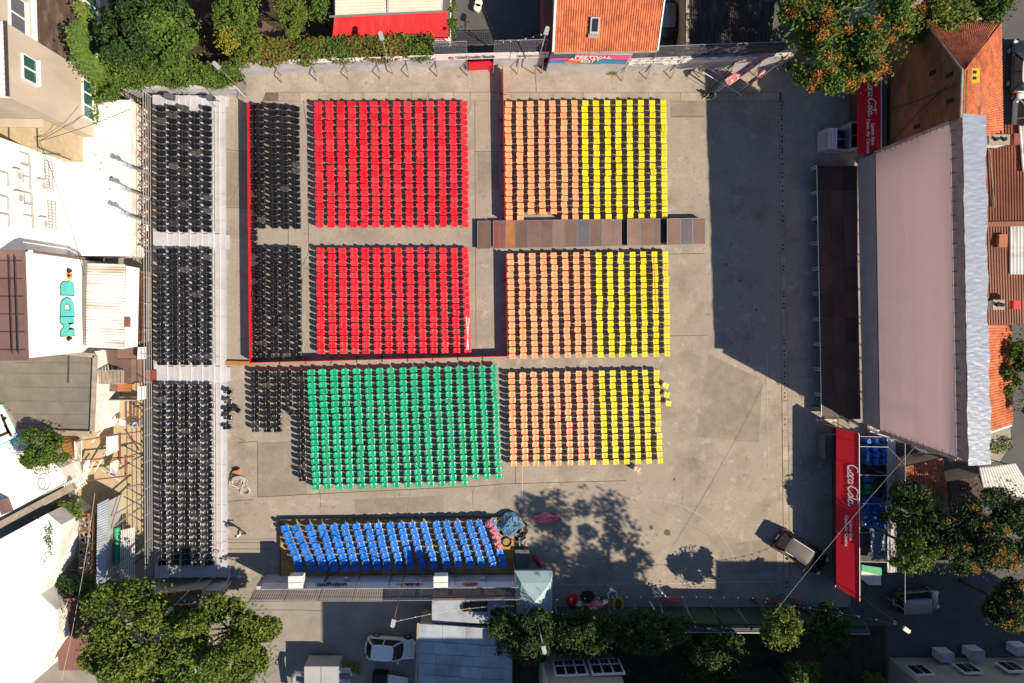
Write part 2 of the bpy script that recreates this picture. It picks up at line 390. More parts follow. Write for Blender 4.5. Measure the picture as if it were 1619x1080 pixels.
while y < 938:
    h = rnd.uniform(14, 26); x0 = 1231.5 + (y - 160) * .0105; wv = 4.0 if rnd.random() < .5 else 8.2
    part('kerb_stone', M['concrete_slab'], drain, lambda m: m.prism([P(x0, y), P(x0 + 8.2, y), P(x0 + 8.4, y + h - .5), P(x0 + .2, y + h - .5)], .004, .03))
    if rnd.random() < .55:
        part('drain_slot', M['steel_dark'], drain, lambda m: [m.prism([P(x0 + 2.6, y + h * k), P(x0 + 5.6, y + h * k), P(x0 + 5.6, y + h * k + 3), P(x0 + 2.6, y + h * k + 3)], .02, .034) for k in (.2, .55)])
    y += h
for i, (px, py) in enumerate([(1055, 842), (1170, 444), (1196, 490), (1066, 758), (1148, 418)]):
    c = P(px, py); r = .26 if i == 0 else .1
    part('drain_cover', M['seam'], yard, lambda m: m.prism([(c.x + r * math.cos(a * .6283), c.y + r * math.sin(a * .6283)) for a in range(10)], .005, .025))

# ------------------------------------------------------------------ chairs
def chair_mesh(mat, W=.203):
    prof = [(.245, .395, .74), (.235, .445, .90), (.10, .447, 1.0), (-.05, .435, 1.0), (-.155, .435, .97), (-.205, .47, .93), (-.232, .54, .95), (-.258, .65, .95), (-.278, .72, .82), (-.286, .765, .5)]
    ys = (-1, -.72, 0, .72, 1)
    m = MB(); top = []; bot = []
    for i, (x, z, w) in enumerate(prof):
        back = i >= 5
        for t in ys:
            e = t * t
            top.append((x + (.03 * e if back else 0), t * W * w, z + (0 if back else .018 * e)))
            bot.append((x + (.03 * e if back else 0) - (.022 if back else 0), t * W * w, z + (0 if back else .018 * e - .022)))
    n = len(top); fs = []
    for i in range(len(prof) - 1):
        for j in range(4):
            a = i * 5 + j; fs += [(a, a + 1, a + 6, a + 5), (n + a + 5, n + a + 6, n + a + 1, n + a)]
    for i in range(len(prof) - 1):
        a = i * 5; fs += [(a, a + 5, n + a + 5, n + a), (a + 4, n + a + 4, n + a + 9, a + 9)]
    k = (len(prof) - 1) * 5
    for j in range(4): fs += [(j, n + j, n + j + 1, j + 1), (k + j, k + j + 1, n + k + j + 1, n + k + j)]
    m.add(top + bot, fs, 0)
    for s in (-1, 1):
        m.bar((.17, s * .18, .44), (.235, s * .215, 0), .024, mi=1)
        m.bar((-.15, s * .18, .44), (-.25, s * .215, 0), .024, mi=1)
        m.bar((.17, s * .185, .40), (-.15, s * .185, .40), .022, mi=1)
    me = m.mesh('chair', [mat, M['steel']])
    sm = [p.material_index == 0 for p in me.polygons]; me.polygons.foreach_set('use_smooth', sm)
    return me

REG = {}   # name of the kind -> list of (matrix, label, group, distance)
def reg(kind, px, py, z, rot, label, group, jit=1.0):
    p = P(px, py, z + .5)
    mt = Matrix.Translation((p.x + rnd.gauss(0, .02) * jit, p.y + rnd.gauss(0, .01) * jit, z)) @ Matrix.Rotation(rot + rnd.gauss(0, R(2.6)) * jit, 4, 'Z')
    REG.setdefault(kind, []).append((mt, label, group, math.hypot(px - CX, py - CY)))
_U = ['', 'first', 'second', 'third', 'fourth', 'fifth', 'sixth', 'seventh', 'eighth', 'ninth', 'tenth', 'eleventh', 'twelfth', 'thirteenth', 'fourteenth', 'fifteenth', 'sixteenth', 'seventeenth', 'eighteenth', 'nineteenth', 'twentieth']
def nth(k):
    if k <= 20: return _U[k]
    t, u = divmod(k, 10)
    return {2: 'twent', 3: 'thirt', 4: 'fort'}[t] + ('y-' + _U[u] if u else 'ieth')
def column(kind, a, b, n, z, label, group, skip=(), extra=0.0, mat_at=None, row=1):
    """A row of chairs from a to b; {s} counts seats from a, {e} from b, {r} is the row."""
    A, B = P(*a, z + .5), P(*b, z + .5); d = (B - A).normalized(); rot = math.atan2(d.y, d.x) + math.pi / 2 + extra
    off = rnd.gauss(0, .012)
    for j in range(n):
        if j in skip: continue
        t = j / max(n - 1, 1)
        reg(mat_at.get(j, kind) if mat_at else kind, a[0] + (b[0] - a[0]) * t + off * 20, a[1] + (b[1] - a[1]) * t, z, rot, label.format(r=nth(row), s=nth(j + 1), e=nth(n - j)), group)
def lerp(a, b, t): return (a[0] + (b[0] - a[0]) * t, a[1] + (b[1] - a[1]) * t)
def block(kind, tl, tr, bl, br, nc, nr, label, group, skip={}, right=False):
    for i in range(nc):
        t = i / (nc - 1); column(kind, lerp(tl, tr, t), lerp(bl, br, t), nr, 0, label, group, skip.get(i, ()), row=nc - i if right else i + 1)

block('red_chair', (503.7, 165), (733.9, 164), (506.8, 355.8), (736.5, 355), 14, 20, 'red plastic chair, {r} row from the black chairs, {s} seat from the bank wall', 'red chairs near the bank wall')
block('red_chair', (507.5, 396), (736.2, 395.8), (509, 555.3), (740, 554), 14, 17, 'red plastic chair, {r} row from the black chairs, {e} seat from the red rail', 'red chairs beside the long red rail')
block('peach_chair', (803.6, 164.7), (908.8, 162.5), (805, 345.3), (910.8, 343), 7, 19, 'peach chair, {r} row from the yellow chairs, {s} seat from the sidewalk', 'peach chairs between catwalk and sidewalk', {2: (18,), 3: (18,), 4: (18,)}, right=True)
block('yellow_chair', (924.5, 163), (1048.7, 162), (926, 343), (1050.8, 341), 8, 19, 'yellow chair, {r} row from the peach chairs, {s} seat from the sidewalk', 'yellow chairs between catwalk and sidewalk')
block('peach_chair', (807, 405), (928, 402.5), (810.5, 563), (932, 560.5), 8, 17, 'peach chair, {r} row from the yellow chairs, {s} seat from catwalk towards green chairs', 'peach chairs on the other side of the catwalk', right=True)
block('yellow_chair', (946.5, 403.5), (1052.5, 401.5), (949.3, 561), (1055.2, 559.5), 7, 17, 'yellow chair, {r} row from the peach chairs, {s} seat from catwalk towards stray chairs', 'yellow chairs on the other side of the catwalk')
block('peach_chair', (809, 593), (915, 591), (812.5, 733), (920, 731.5), 7, 15, 'peach chair, {r} row from the green chairs, {e} seat from the wrapped red bundle', 'peach chairs beside the green block')
column('peach_chair', (932.5, 590.7), (936, 720.5), 14, 0, 'peach chair, {r} row from the green chairs, {e} seat from the lone yellow chair', 'peach chairs beside the green block', row=8)
L3 = 'yellow chair, {r} row from the peach chairs, {e} seat from the dappled tree shadow'
reg('yellow_chair', 937.7, 730.5, 0, 0, 'lone yellow chair closing the last row of peach chairs', 'yellow chairs level with the green block')
block('yellow_chair', (951, 590.5), (1038, 589), (956.7, 730.5), (1043.7, 729), 6, 15, L3, 'yellow chairs level with the green block')
for px, py, a in [(1053, 609.5, -20), (1054.5, 624.5, -12), (1056, 638, -6)]:
    reg('yellow_chair', px, py, 0, R(a), 'stray yellow chair standing out in front of the yellow rows', 'three stray yellow chairs')
reg('peach_chair', 1007.5, 742.5, 0, R(-25), 'lone peach chair standing askew behind the yellow rows', None)
LG = 'green plastic chair, {r} row from the black chairs, {s} seat from the red rail'
for i in range(17):
    t = i / 16; n = 19 if i < 14 else 18
    b = lerp((501, 770), (789, 762.5), t) if i < 14 else lerp((501, 760), (788.5, 752.5), t)
    column('green_chair', lerp((492.5, 588.8), (780.5, 581.5), t), b, n, 0, LG, 'green chairs', row=i + 1)
LB = 'black plastic chair in the block between red fence and red chairs'
column('black_chair', (399, 169), (402, 565), 41, 0, 'black chair in the single row against the red fence, {s} from the sidewalk', 'black chairs along the red fence')
for k, (a, b, n) in enumerate([((412, 169), (415, 357), 20), ((431, 169), (434, 357), 20), ((449, 170), (451.5, 358), 20), ((467.6, 172), (470, 358), 20)]):
    column('black_chair', a, b, n, 0, 'black chair, {r} row from the red chairs, {s} seat from the sidewalk', 'black chairs nearer the sidewalk', row=4 - k)
for k, (a, b, n) in enumerate([((415.3, 395), (416.5, 562), 18), ((434, 395), (435.5, 562), 18), ((452.5, 395), (454, 562), 18), ((470.8, 396), (472.5, 562), 18)]):
    column('black_chair', a, b, n, 0, 'black chair, {r} row from the red chairs, {e} seat from the long red rail', 'black chairs nearer the green block', row=4 - k)
LB2 = 'black plastic chair in the short rows next to the green block'
for k, (a, b, n) in enumerate([((404.6, 589.4), (406, 679), 10), ((422, 589.4), (424, 679.5), 10), ((440, 589.4), (441, 679), 10), ((457.4, 589), (458.5, 639), 6), ((476, 588.8), (480, 757), 18)]):
    column('black_chair', a, b, n, 0, 'black chair, {r} row from the green chairs, {s} seat from the timber beam', 'black chairs next to the green block', row=5 - k)
reg('black_chair', 459.5, 653, 0, R(-30), 'black plastic chair turned askew at the gap in the short rows', None)
for px, py, a in [(361.5, 620, -25), (362, 635, -10), (361, 648, 5), (361.5, 660, -8), (360.5, 675, 4)]:
    reg('black_chair', px, py, 0, R(a), 'loose black chair standing against the foot of the bleacher', 'loose black chairs at the bleacher foot')
reg('black_chair', 374, 648, 0, R(-35), 'lone black chair turned away in front of the loose chairs', None)

# bleacher seats
TIER = [(255.3, 1.5), (274.3, 1.28), (292.0, 1.06), (310.0, .84), (328.5, .62)]
lean = lambda y: (y - 150) / 750 * 3.2
for i, (x, z) in enumerate(TIER):
    s = 1 if i == 3 else 0
    for a, b, n, sk, lb, tx in [(172, 363, 20, (0,) if s else (), 'near the ivy', 'black bleacher seat, {r} tier from the walkway, {s} seat from the ivy hedge'), (397, 573.5, 19, (), 'between the aisles', 'black bleacher seat between both aisles, {r} tier from walkway, {e} seat from stair landing'), (611.5, 890, 29, (), 'near the big tree', 'black bleacher seat, {r} tier from the walkway, {e} seat from the big tree')]:
        column('bleacher_chair', (x + lean(a), a), (x + lean(b), b), n, z, tx, 'bleacher seats ' + lb, sk, row=5 - i)

# blue chairs stand on the low wooden platform
PZ = .35
tx = [208, 275, 360, 440, 513, 585, 655, 730, 795, 868, 940, 1010, 1083, 1158, 1225, 1295, 1370, 1435, 1515]
bx = [302, 388, 458, 520, 590, 655, 728, 795, 858, 930, 1000, 1075, 1150, 1230, 1310, 1385, 1450, 1525, 1590]
for i, (a, b) in enumerate(zip(tx, bx)):
    t = i / 18
    column('blue_chair', (400 + a / 4, 810 + (98 - 34 * t) / 4), (400 + b / 4, 810 + (362 - 32 * t) / 4), 8, PZ, 'blue chair, {r} row from the bleacher, {e} seat from the sponsor wall', 'blue chairs on the platform', row=i + 1)

CAP = 325
CH = {'red_chair': 'chair_red', 'green_chair': 'chair_green', 'yellow_chair': 'chair_yellow', 'peach_chair': 'chair_peach', 'blue_chair': 'chair_blue', 'black_chair': 'chair_black', 'bleacher_chair': 'chair_black'}
for kind, items in REG.items():
    me = chair_mesh(M[CH[kind]], .194 if CH[kind] == 'chair_black' else .220); me.name = kind
    items.sort(key=lambda q: q[3])
    for mt, label, group, _d in items[:CAP]:
        o = bpy.data.objects.new(kind, me); col.objects.link(o); o.matrix_world = mt
        tag(o, label, 'chair', group)
    rest = items[CAP:]
    if rest:
        nv = len(me.vertices); co = np.empty(nv * 3); me.vertices.foreach_get('co', co); co = co.reshape(-1, 3)
        V = []; Fc = []; mi = []; base = [tuple(p.vertices) for p in me.polygons]; bmi = [p.material_index for p in me.polygons]
        for k, (mt, *_r) in enumerate(rest):
            A = np.array(mt); V.append(co @ A[:3, :3].T + A[:3, 3]); Fc += [tuple(v + k * nv for v in f) for f in base]; mi += bmi
        big = bpy.data.meshes.new(kind + '_rest'); big.from_pydata(np.concatenate(V).tolist(), [], Fc)
        for q in me.materials: big.materials.append(q)
        big.polygons.foreach_set('material_index', mi); big.polygons.foreach_set('use_smooth', [q == 0 for q in mi])
        o = bpy.data.objects.new(kind + '_mass', big); col.objects.link(o)
        tag(o, {'red': 'remaining red plastic chairs at the outer edge of the red blocks', 'pea': 'remaining peach plastic chairs at the outer edge of the peach blocks', 'yel': 'remaining yellow plastic chairs at the outer edge of the yellow blocks', 'ble': 'remaining black bleacher seats at the ends of the bleacher', 'bla': 'remaining black plastic chairs at the outer edge of the black blocks', 'gre': 'remaining green chairs', 'blu': 'remaining blue chairs'}[kind[:3]], 'chair', kind='stuff')

# ------------------------------------------------------------------ bleacher stand
bl = empty('bleacher_stand', P(300, 530), label='long grey stepped bleacher with black seats and pipe railing', cat='bleacher')
edges = [(241, 263.6, 1.5), (263.6, 282.8, 1.28), (282.8, 301, 1.06), (301, 318.9, .84), (318.9, 337.3, .62), (337.3, 347.5, .4), (347.5, 355.5, .22)]
Y0, Y1 = 150, 914
for i, (a, b, z) in enumerate(edges):
    zl = z
    def f(m):
        pa0, pa1 = P(a + lean(Y0), Y0, edges[max(i, 1) - 1][2] if i else z), P(a + lean(Y1), Y1, edges[max(i, 1) - 1][2] if i else z)
        m.prism([P(b + lean(Y0), Y0, z).to_2d(), P(b + lean(Y1), Y1, z).to_2d(), pa1.to_2d(), pa0.to_2d()], .02, z)
    t = part('tier', M['deck_grey'], bl, f)
    if i < 6:  # white strip painting in the sunlit riser at the tier's front edge
        part('lit_riser_strip', M['steel_white'], t, lambda m: m.bar(P(b + lean(Y0) - .5, Y0 + 6, z) + Vector((0, 0, .012)), P(b + lean(Y1) - .5, Y1 - 20, z) + Vector((0, 0, .012)), .05, .03))
for ay0, ay1 in [(370, 392.5), (579.5, 601.5), (151, 168), (896, 912)]:
    for i, (a, b, z) in enumerate(edges[1:6]):
        zz = z + .11
        part('half_step', M['deck_grey'], bl, lambda m: m.prism([P(a + lean(ay0), ay0, zz).to_2d(), P(a + 9 + lean(ay0), ay0, zz).to_2d(), P(a + 9 + lean(ay1), ay1, zz).to_2d(), P(a + lean(ay1), ay1, zz).to_2d()], z - .05, zz))
    part('step_block', M['deck_grey'], bl, lambda m: m.prism([P(354.5 + lean(ay0), ay0 + 1, .12).to_2d(), P(361.5 + lean(ay0), ay0 + 1, .12).to_2d(), P(361.5 + lean(ay1), ay1 + 1, .12).to_2d(), P(354.5 + lean(ay1), ay1 + 1, .12).to_2d()], .01, .12))
y = Y0 + 28
while y < Y1 - 10:   # board joints across the walkway
    part('board_joint', M['deck_side'], bl, lambda m: (m.bar(P(338 + lean(y), y, .405), P(347 + lean(y), y, .405), .025, .008), m.bar(P(348 + lean(y), y + .3, .225), P(355 + lean(y), y + .3, .225), .025, .008)))
    y += rnd.choice([42, 44, 64])
for ya, yb in [(174, 366), (396, 575), (608, 890)]:
    part('back_ledge', M['wood_grey'], bl, lambda m: m.prism([P(240.5 + lean(ya), ya, 1.56).to_2d(), P(246.5 + lean(ya), ya, 1.56).to_2d(), P(246.5 + lean(yb), yb, 1.56).to_2d(), P(240.5 + lean(yb), yb, 1.56).to_2d()], 1.4, 1.56))
    part('drop_board', M['deck_side'], bl, lambda m: m.bar(P(338.5 + lean(ya), ya, .62), P(338.5 + lean(yb), yb, .62), .05, .06))
for z in (1.55, 1.9, 2.25, 2.65):
    a, b = P(240 + lean(152), 152, 1.5), P(240 + lean(912), 912, 1.5)
    part('rail', M['hvac'], bl, lambda m: m.tube([(a.x - .1, a.y, z), (b.x - .1, b.y, z)], .024))
y = 152
while y < 912:
    p = P(240 + lean(y), y, 1.5)
    part('rail_post', M['hvac'], bl, lambda m: m.tube([(p.x - .1, p.y, 0), (p.x - .1, p.y, 2.7)], .03))
    if rnd.random() < .8: part('brace', M['steel'], bl, lambda m: m.tube([(p.x - .9, p.y + .3, 0), (p.x - .1, p.y, 2.2)], .025))
    y += 41
for i in range(10):  # scaffold feet behind and braces at the two ends
    p = P(236, 160 + i * 80, 0)
    part('scaffold_leg', M['steel_dark'], bl, lambda m: m.bar((p.x - .5, p.y, 0), (p.x - .5, p.y, 1.45), .07))

# ------------------------------------------------------------------ red fence round the reserved seats
def red_fence(name, pts, label, h=1.05, gap=1.9):
    root = empty(name, P(*pts[0]), label=label, cat='fence')
    for (a, b) in zip(pts, pts[1:]):
        A, B = P(*a), P(*b); L = (B - A).length; n = max(1, round(L / gap)); d = (B - A) / n
        for i in range(n):
            u, v = A + d * (i + .012), A + d * (i + .988)
            part('panel', M['red_panel'], root, lambda m: m.bar(u + Vector((0, 0, h * .52)), v + Vector((0, 0, h * .52)), .035, h * .93))
            w = d.normalized().cross(Vector((0, 0, 1)))
            part('support_foot', M['steel_dark'], root, lambda m: (m.bar(u, u + Vector((0, 0, h)), .04), m.bar(u + Vector((0, 0, .03)) - w * .28, u + Vector((0, 0, .03)) + w * .28, .05), m.bar(u - w * .25 + Vector((0, 0, .04)), u + Vector((0, 0, h * .6)), .025)))
    return root
red_fence('barrier_fence', [(397.5, 168), (401, 572), (802, 562)], 'long red panel fence enclosing the black and red chairs')
red_fence('barrier_fence', [(801.5, 562), (799.5, 404)], 'red panel fence between red rows and the peach chairs below the catwalk')
red_fence('barrier_fence', [(797.5, 350), (794, 110)], 'red panel fence running from the wall doorway to the catwalk')
part('timber_beam', M['timber'], None, lambda m: m.prism([P(356.5, 570.5, .25).to_2d(), P(404, 572, .25).to_2d(), P(404, 578.5, .25).to_2d(), P(356.5, 577, .25).to_2d()], .0, .25), label='orange wooden beam laid from the bleacher to the red fence corner', cat='beam')

# ------------------------------------------------------------------ catwalk of stage decks
cw = empty('catwalk', P(930, 370), label='brown catwalk of plywood stage decks running through the seats', cat='catwalk')
def deck(x0, x1, z, mat, fr=True):
    yt = lambda x: 349.5 - (x - 755) * .0125; yb = lambda x: 393.5 - (x - 755) * .021
    q = [(x0, yt(x0)), (x1, yt(x1)), (x1, yb(x1)), (x0, yb(x0))]
    pts = [P(x, y, z).to_2d() for x, y in q]
    d = part('deck_panel', mat, cw, lambda m: m.prism(pts, z - .06, z))
    part('frame', M['steel'], d, lambda m: [m.bar((*pts[i], z - .035), (*pts[(i + 1) % 4], z - .035), .035, .09) for i in range(4)])
    for i in range(4): part('leg', M['steel_dark'], cw, lambda m: m.bar((*(pts[i] * .96 + pts[(i + 2) % 4] * .04), 0), (*(pts[i] * .96 + pts[(i + 2) % 4] * .04), z - .07), .05))
    part('fascia', M['deck_side'], d, lambda m: m.bar((*(pts[0] * .99 + pts[3] * .01), z * .5), (*(pts[1] * .99 + pts[2] * .01), z * .5), .02, z - .14))
pm = [M['ply_brown'], M['ply_brown'], M['ply_grey']]
deck(755, 775.5, .42, M['ply_brown']); deck(780, 789, .5, M['ply_red'])
deck(789.4, 799, .5, M['ply_red'])
xs = [800, 814.5, 834.5, 853.5, 873.5, 893, 912.5, 932, 951.5, 971.5, 982.5]
for k, (a, b) in enumerate(zip(xs, xs[1:])):
    deck(a + .2, b - .2, .52, M['ply_orange'] if k == 0 else M['ply_grey'] if k == 6 else M['ply_brown'])
for a, b, k in [(992, 1012, 0), (1012.4, 1032, 0), (1032.4, 1043.5, 0)]: deck(a, b, .62, M['ply_brown'])
for a, b, k in [(1055, 1075.5, 0), (1076, 1094.5, 1), (1095, 1115, 0)]: deck(a, b, .8, M['ply_grey'] if k else M['ply_brown'])
for a, b, z in [(982.5, 992, .25), (1043.5, 1055, .3)]: deck(a, b, z, M['stage'])  # low dark panels put in for the black shaded gaps between decks

# ------------------------------------------------------------------ stage and screen
st = empty('stage', P(1320, 460), label='dark stage of deck panels in front of the cinema screen', cat='stage')
ys = [262 + i * 40.1 for i in range(11)]
for j in range(10):
    for i in range(3):
        xo = lambda y: (y - 262) * .019
        x0, x1 = 1292 + i * 20.4, 1292 + (i + 1) * 20.4
        q = [P(x0 + xo(ys[j]) + .15, ys[j] + .15, 1), P(x1 + xo(ys[j]) - .15, ys[j] + .15, 1), P(x1 + xo(ys[j + 1]) - .15, ys[j + 1] - .15, 1), P(x0 + xo(ys[j + 1]) + .15, ys[j + 1] - .15, 1)]
        part('deck_panel', M['stage'], st, lambda m: m.prism([p.to_2d() for p in q], .93, 1 + rnd.uniform(-.004, .004)))
    a = P(1292 + xo(ys[j]), ys[j], 1)
    part('leg', M['steel_white'], st, lambda m: (m.bar((a.x - .02, a.y, 0), (a.x - .02, a.y, .95), .05), m.bar((a.x - .02, a.y - .18, 0), (a.x - .02, a.y - .18, .95), .05)))
a, b = P(1292, 262, 1), P(1299.6, 663, 1)
part('front_edge', M['steel_white'], st, lambda m: m.bar(a + Vector((-.02, 0, -.03)), b + Vector((-.02, 0, -.03)), .04, .06))
a, b = P(1352, 262, 0), P(1356, 663, 0)
part('underframe', M['steel_dark'], st, lambda m: m.prism([P(1300, 266).to_2d(), P(1346, 266).to_2d(), P(1346, 655).to_2d(), P(1306, 655).to_2d()], .02, .9))

sc = empty('cinema_screen', P(1345, 460), label='huge pale cinema screen on a framed tower with silver tarpaulin top', cat='cinema screen')
ZB, ZT = 3.0, 11.8
bl_, br_ = P(1385, 243, ZB), P(1392, 679, ZB); tl_, tr_ = P(1503, 196, ZT), P(1513, 722, ZT)
def off(q, n, d): return [p + n * d for p in q]
q = [bl_, br_, tr_, tl_]; nrm = (q[1] - q[0]).cross(q[3] - q[0]).normalized()
if nrm.x > 0: nrm = -nrm
def plate(m, q, n, t):
    b = [p + n * t for p in q]
    m.add(b + q, [(3, 2, 1, 0), (4, 5, 6, 7), (0, 1, 5, 4), (1, 2, 6, 5), (2, 3, 7, 6), (3, 0, 4, 7)])
part('projection_sheet', M['screen'], sc, lambda m: plate(m, off(q, nrm, .06), -nrm, .05))
gx = Vector((.1, 0, 0))
cb, ct = P(1384, 236, ZB), P(1395, 687, ZB)
# black-grey skirt under the sheet, frame strips round it
s0, s1 = P(1356, 258, 1.02), P(1364, 668, 1.02)
part('skirt', M['screen_skirt'], sc, lambda m: plate(m, [s0, s1, br_ + Vector((-.02, -.1, 0)), bl_ + Vector((-.02, .1, 0))], Vector((1, 0, 0)), .05))
up = Vector((0, 0, 1)); yv = Vector((0, 1, 0))
part('top_border', M['screen_frame'], sc, lambda m: plate(m, [tl_, tr_, tr_ + Vector((.18, -.25, .75)), tl_ + Vector((.18, .25, .75))], Vector((1, 0, 0)), .05))
for u, v, s in [(bl_, tl_, 1), (br_, tr_, -1)]:
    part('side_border', M['screen_frame'], sc, lambda m: m.bar(u + yv * .16 * s, v + yv * .16 * s, .12, .3))
    for k in range(14):
        pnt = u.lerp(v, k / 13) + yv * .3 * s
        part('lacing', M['rubber'], sc, lambda m: m.bar(pnt, pnt - yv * .45 * s + Vector((-.07, 0, 0)), .03))
for k in range(24):
    pnt = tl_.lerp(tr_, (k + .5) / 24)
    part('lacing', M['rubber'], sc, lambda m: m.bar(pnt + Vector((-.05, 0, -.05)), pnt + Vector((-.02, 0, .35)), .03))
part('bottom_pipe', M['steel_dark'], sc, lambda m: m.tube([bl_ + Vector((-.06, 0, 0)), br_ + Vector((-.06, 0, 0))], .05))
# tower behind the sheet
t0, t1 = tl_ + Vector((.25, .3, .75)), tr_ + Vector((.25, -.3, .75))
e0, e1 = t0 + Vector((1.45, 0, -.25)), t1 + Vector((1.45, 0, -.25))
bx0 = max(bl_.x, br_.x)
# unseen diffuser sheet added behind the scaffold so the screen glows softly
part('added_diffuser', M['added_diffuser'], sc, lambda m: plate(m, [Vector((e0.x, t0.y, 1.2)), Vector((e0.x, t1.y, 1.2)), Vector((e0.x, t1.y, 12.25)), Vector((e0.x, t0.y, 12.25))], Vector((1, 0, 0)), .03))
for k in range(11):
    p = t0.lerp(t1, k / 10)
    part('upright', M['steel'], sc, lambda m: m.tube([(e0.x + .5, p.y, 0), (e0.x + .1, p.y, 12.2)], .05))
for z in (2, 4, 6, 8, 10, 12):
    part('ledger', M['steel'], sc, lambda m: m.tube([(e0.x + .3 - z * .015, t0.y, z), (e0.x + .3 - z * .015, t1.y, z)], .035))
for p in (t0, t1):
    part('end_brace', M['steel'], sc, lambda m: [m.tube([(bx0 + .2 - z * .06, p.y, z), (e0.x + .2, p.y, z + 1.5)], .04) for z in (1, 3, 5, 7, 9)])
def tarp(m, A, B, C, D, nu, nv, amp, thick=.03, seed=1, fr_=(6, 30), fv_=(-7, 7), jit=.12, edge=0.0):
    r = np.random.RandomState(seed); ph = r.rand(6) * 6.28; fr = r.uniform(*fr_, 6); fv = r.uniform(*fv_, 6)
    vs = []
    for i in range(nu + 1):
        for j in range(nv + 1):
            u, v = i / nu, j / nv
            p = A.lerp(B, u).lerp(D.lerp(C, u), v)
            z = sum(abs(math.sin(fr[k] * u * 6.28 + fv[k] * v + ph[k])) for k in range(6)) / 6 - .6
            if edge: p = p + Vector((edge * (math.sin(u * 31) + .7 * math.sin(u * 83 + 1) + .6 * math.sin(u * 9)) * (v - .35) * .6, 0, 0))
            vs.append(p + Vector((0, 0, z * amp + r.uniform(-1, 1) * amp * jit)))
    n = len(vs); lo = [v - Vector((0, 0, thick)) for v in vs]; w = nv + 1
    fs = []
    for i in range(nu):
        for j in range(nv):
            a = i * w + j; fs += [(a, a + w, a + w + 1, a + 1), (n + a + 1, n + a + w + 1, n + a + w, n + a)]
    m.add(vs + lo, fs)
    edge = [i * w for i in range(nu + 1)], [i * w + nv for i in range(nu + 1)], list(range(w)), [nu * w + j for j in range(w)]
    m.add(vs + lo, [(e[k], e[k + 1], n + e[k + 1], n + e[k]) for e in edge for k in range(len(e) - 1)])
part('silver_cover', M['silver'], sc, lambda m: tarp(m, t0 + Vector((-.15, .1, .18)), t1 + Vector((-.15, -.1, .18)), e1 + Vector((.15, -.1, .1)), e0 + Vector((.15, .1, .1)), 300, 10, .045, seed=4, fr_=(12, 40), fv_=(4, 13), jit=.25, edge=.13), smooth=True)
for k in range(9):
    p = t0.lerp(t1, k / 8)
    part('ballast_leg', M['steel'], sc, lambda m: m.tube([(e0.x + .6, p.y, 0), (e0.x - .1, p.y, 8)], .06))

# ------------------------------------------------------------------ lettering
def text_mesh(body, size, mat, origin, right, upv, name='lettering', parent=None, shear=0.0, sx=1.0, bold=.0, off_n=.02):
    cu = bpy.data.curves.new('t', 'FONT'); cu.body = body; cu.size = size; cu.shear = shear; cu.extrude = .006; cu.offset = bold
    cu.align_x = 'CENTER'; cu.align_y = 'CENTER'; cu.resolution_u = 3
    o = bpy.data.objects.new('t', cu); col.objects.link(o)
    me = bpy.data.meshes.new_from_object(o.evaluated_get(bpy.context.evaluated_depsgraph_get()))
    bpy.data.objects.remove(o); bpy.data.curves.remove(cu)
    right = Vector(right).normalized(); upv = Vector(upv).normalized(); n = right.cross(upv).normalized(); upv = n.cross(right)
    mt = Matrix(((right.x * sx, upv.x, n.x, origin[0] + n.x * off_n), (right.y * sx, upv.y, n.y, origin[1] + n.y * off_n), (right.z * sx, upv.z, n.z, origin[2] + n.z * off_n), (0, 0, 0, 1)))
    me.transform(mt); me.materials.clear(); me.materials.append(mat)
    ob = bpy.data.objects.new(name, me); col.objects.link(ob)
    if parent is not None: ob.parent = parent; ob.matrix_parent_inverse = MATI(parent)
    return ob

def ribbon(m, pts, w, origin, right, upv, z=.02, scale=1.0):
    """A flat pen stroke: pts in letter units, w widths."""
    right = Vector(right).normalized(); upv = Vector(upv).normalized(); n = right.cross(upv)
    T = lambda x, y, h: Vector(origin) + right * x * scale + upv * y * scale + n * h
    k = len(pts); L = []; Rr = []
    for i in range(k):
        dx = pts[min(i + 1, k - 1)][0] - pts[max(i - 1, 0)][0]; dy = pts[min(i + 1, k - 1)][1] - pts[max(i - 1, 0)][1]
        d = math.hypot(dx, dy) or 1; ww = (w[i] if isinstance(w, list) else w) / 2
        L.append((pts[i][0] - dy / d * ww, pts[i][1] + dx / d * ww)); Rr.append((pts[i][0] + dy / d * ww, pts[i][1] - dx / d * ww))
    top = [T(*p, z) for p in L] + [T(*p, z) for p in Rr]; bot = [T(*p, z - .012) for p in L] + [T(*p, z - .012) for p in Rr]
    n2 = 2 * k
    fs = [(i, i + 1, k + i + 1, k + i) for i in range(k - 1)] + [(n2 + i, i, i + 1, n2 + i + 1)[::-1] for i in range(k - 1)] + [(n2 + k + i, k + i, k + i + 1, n2 + k + i + 1) for i in range(k - 1)]
    m.add(top + bot, fs)
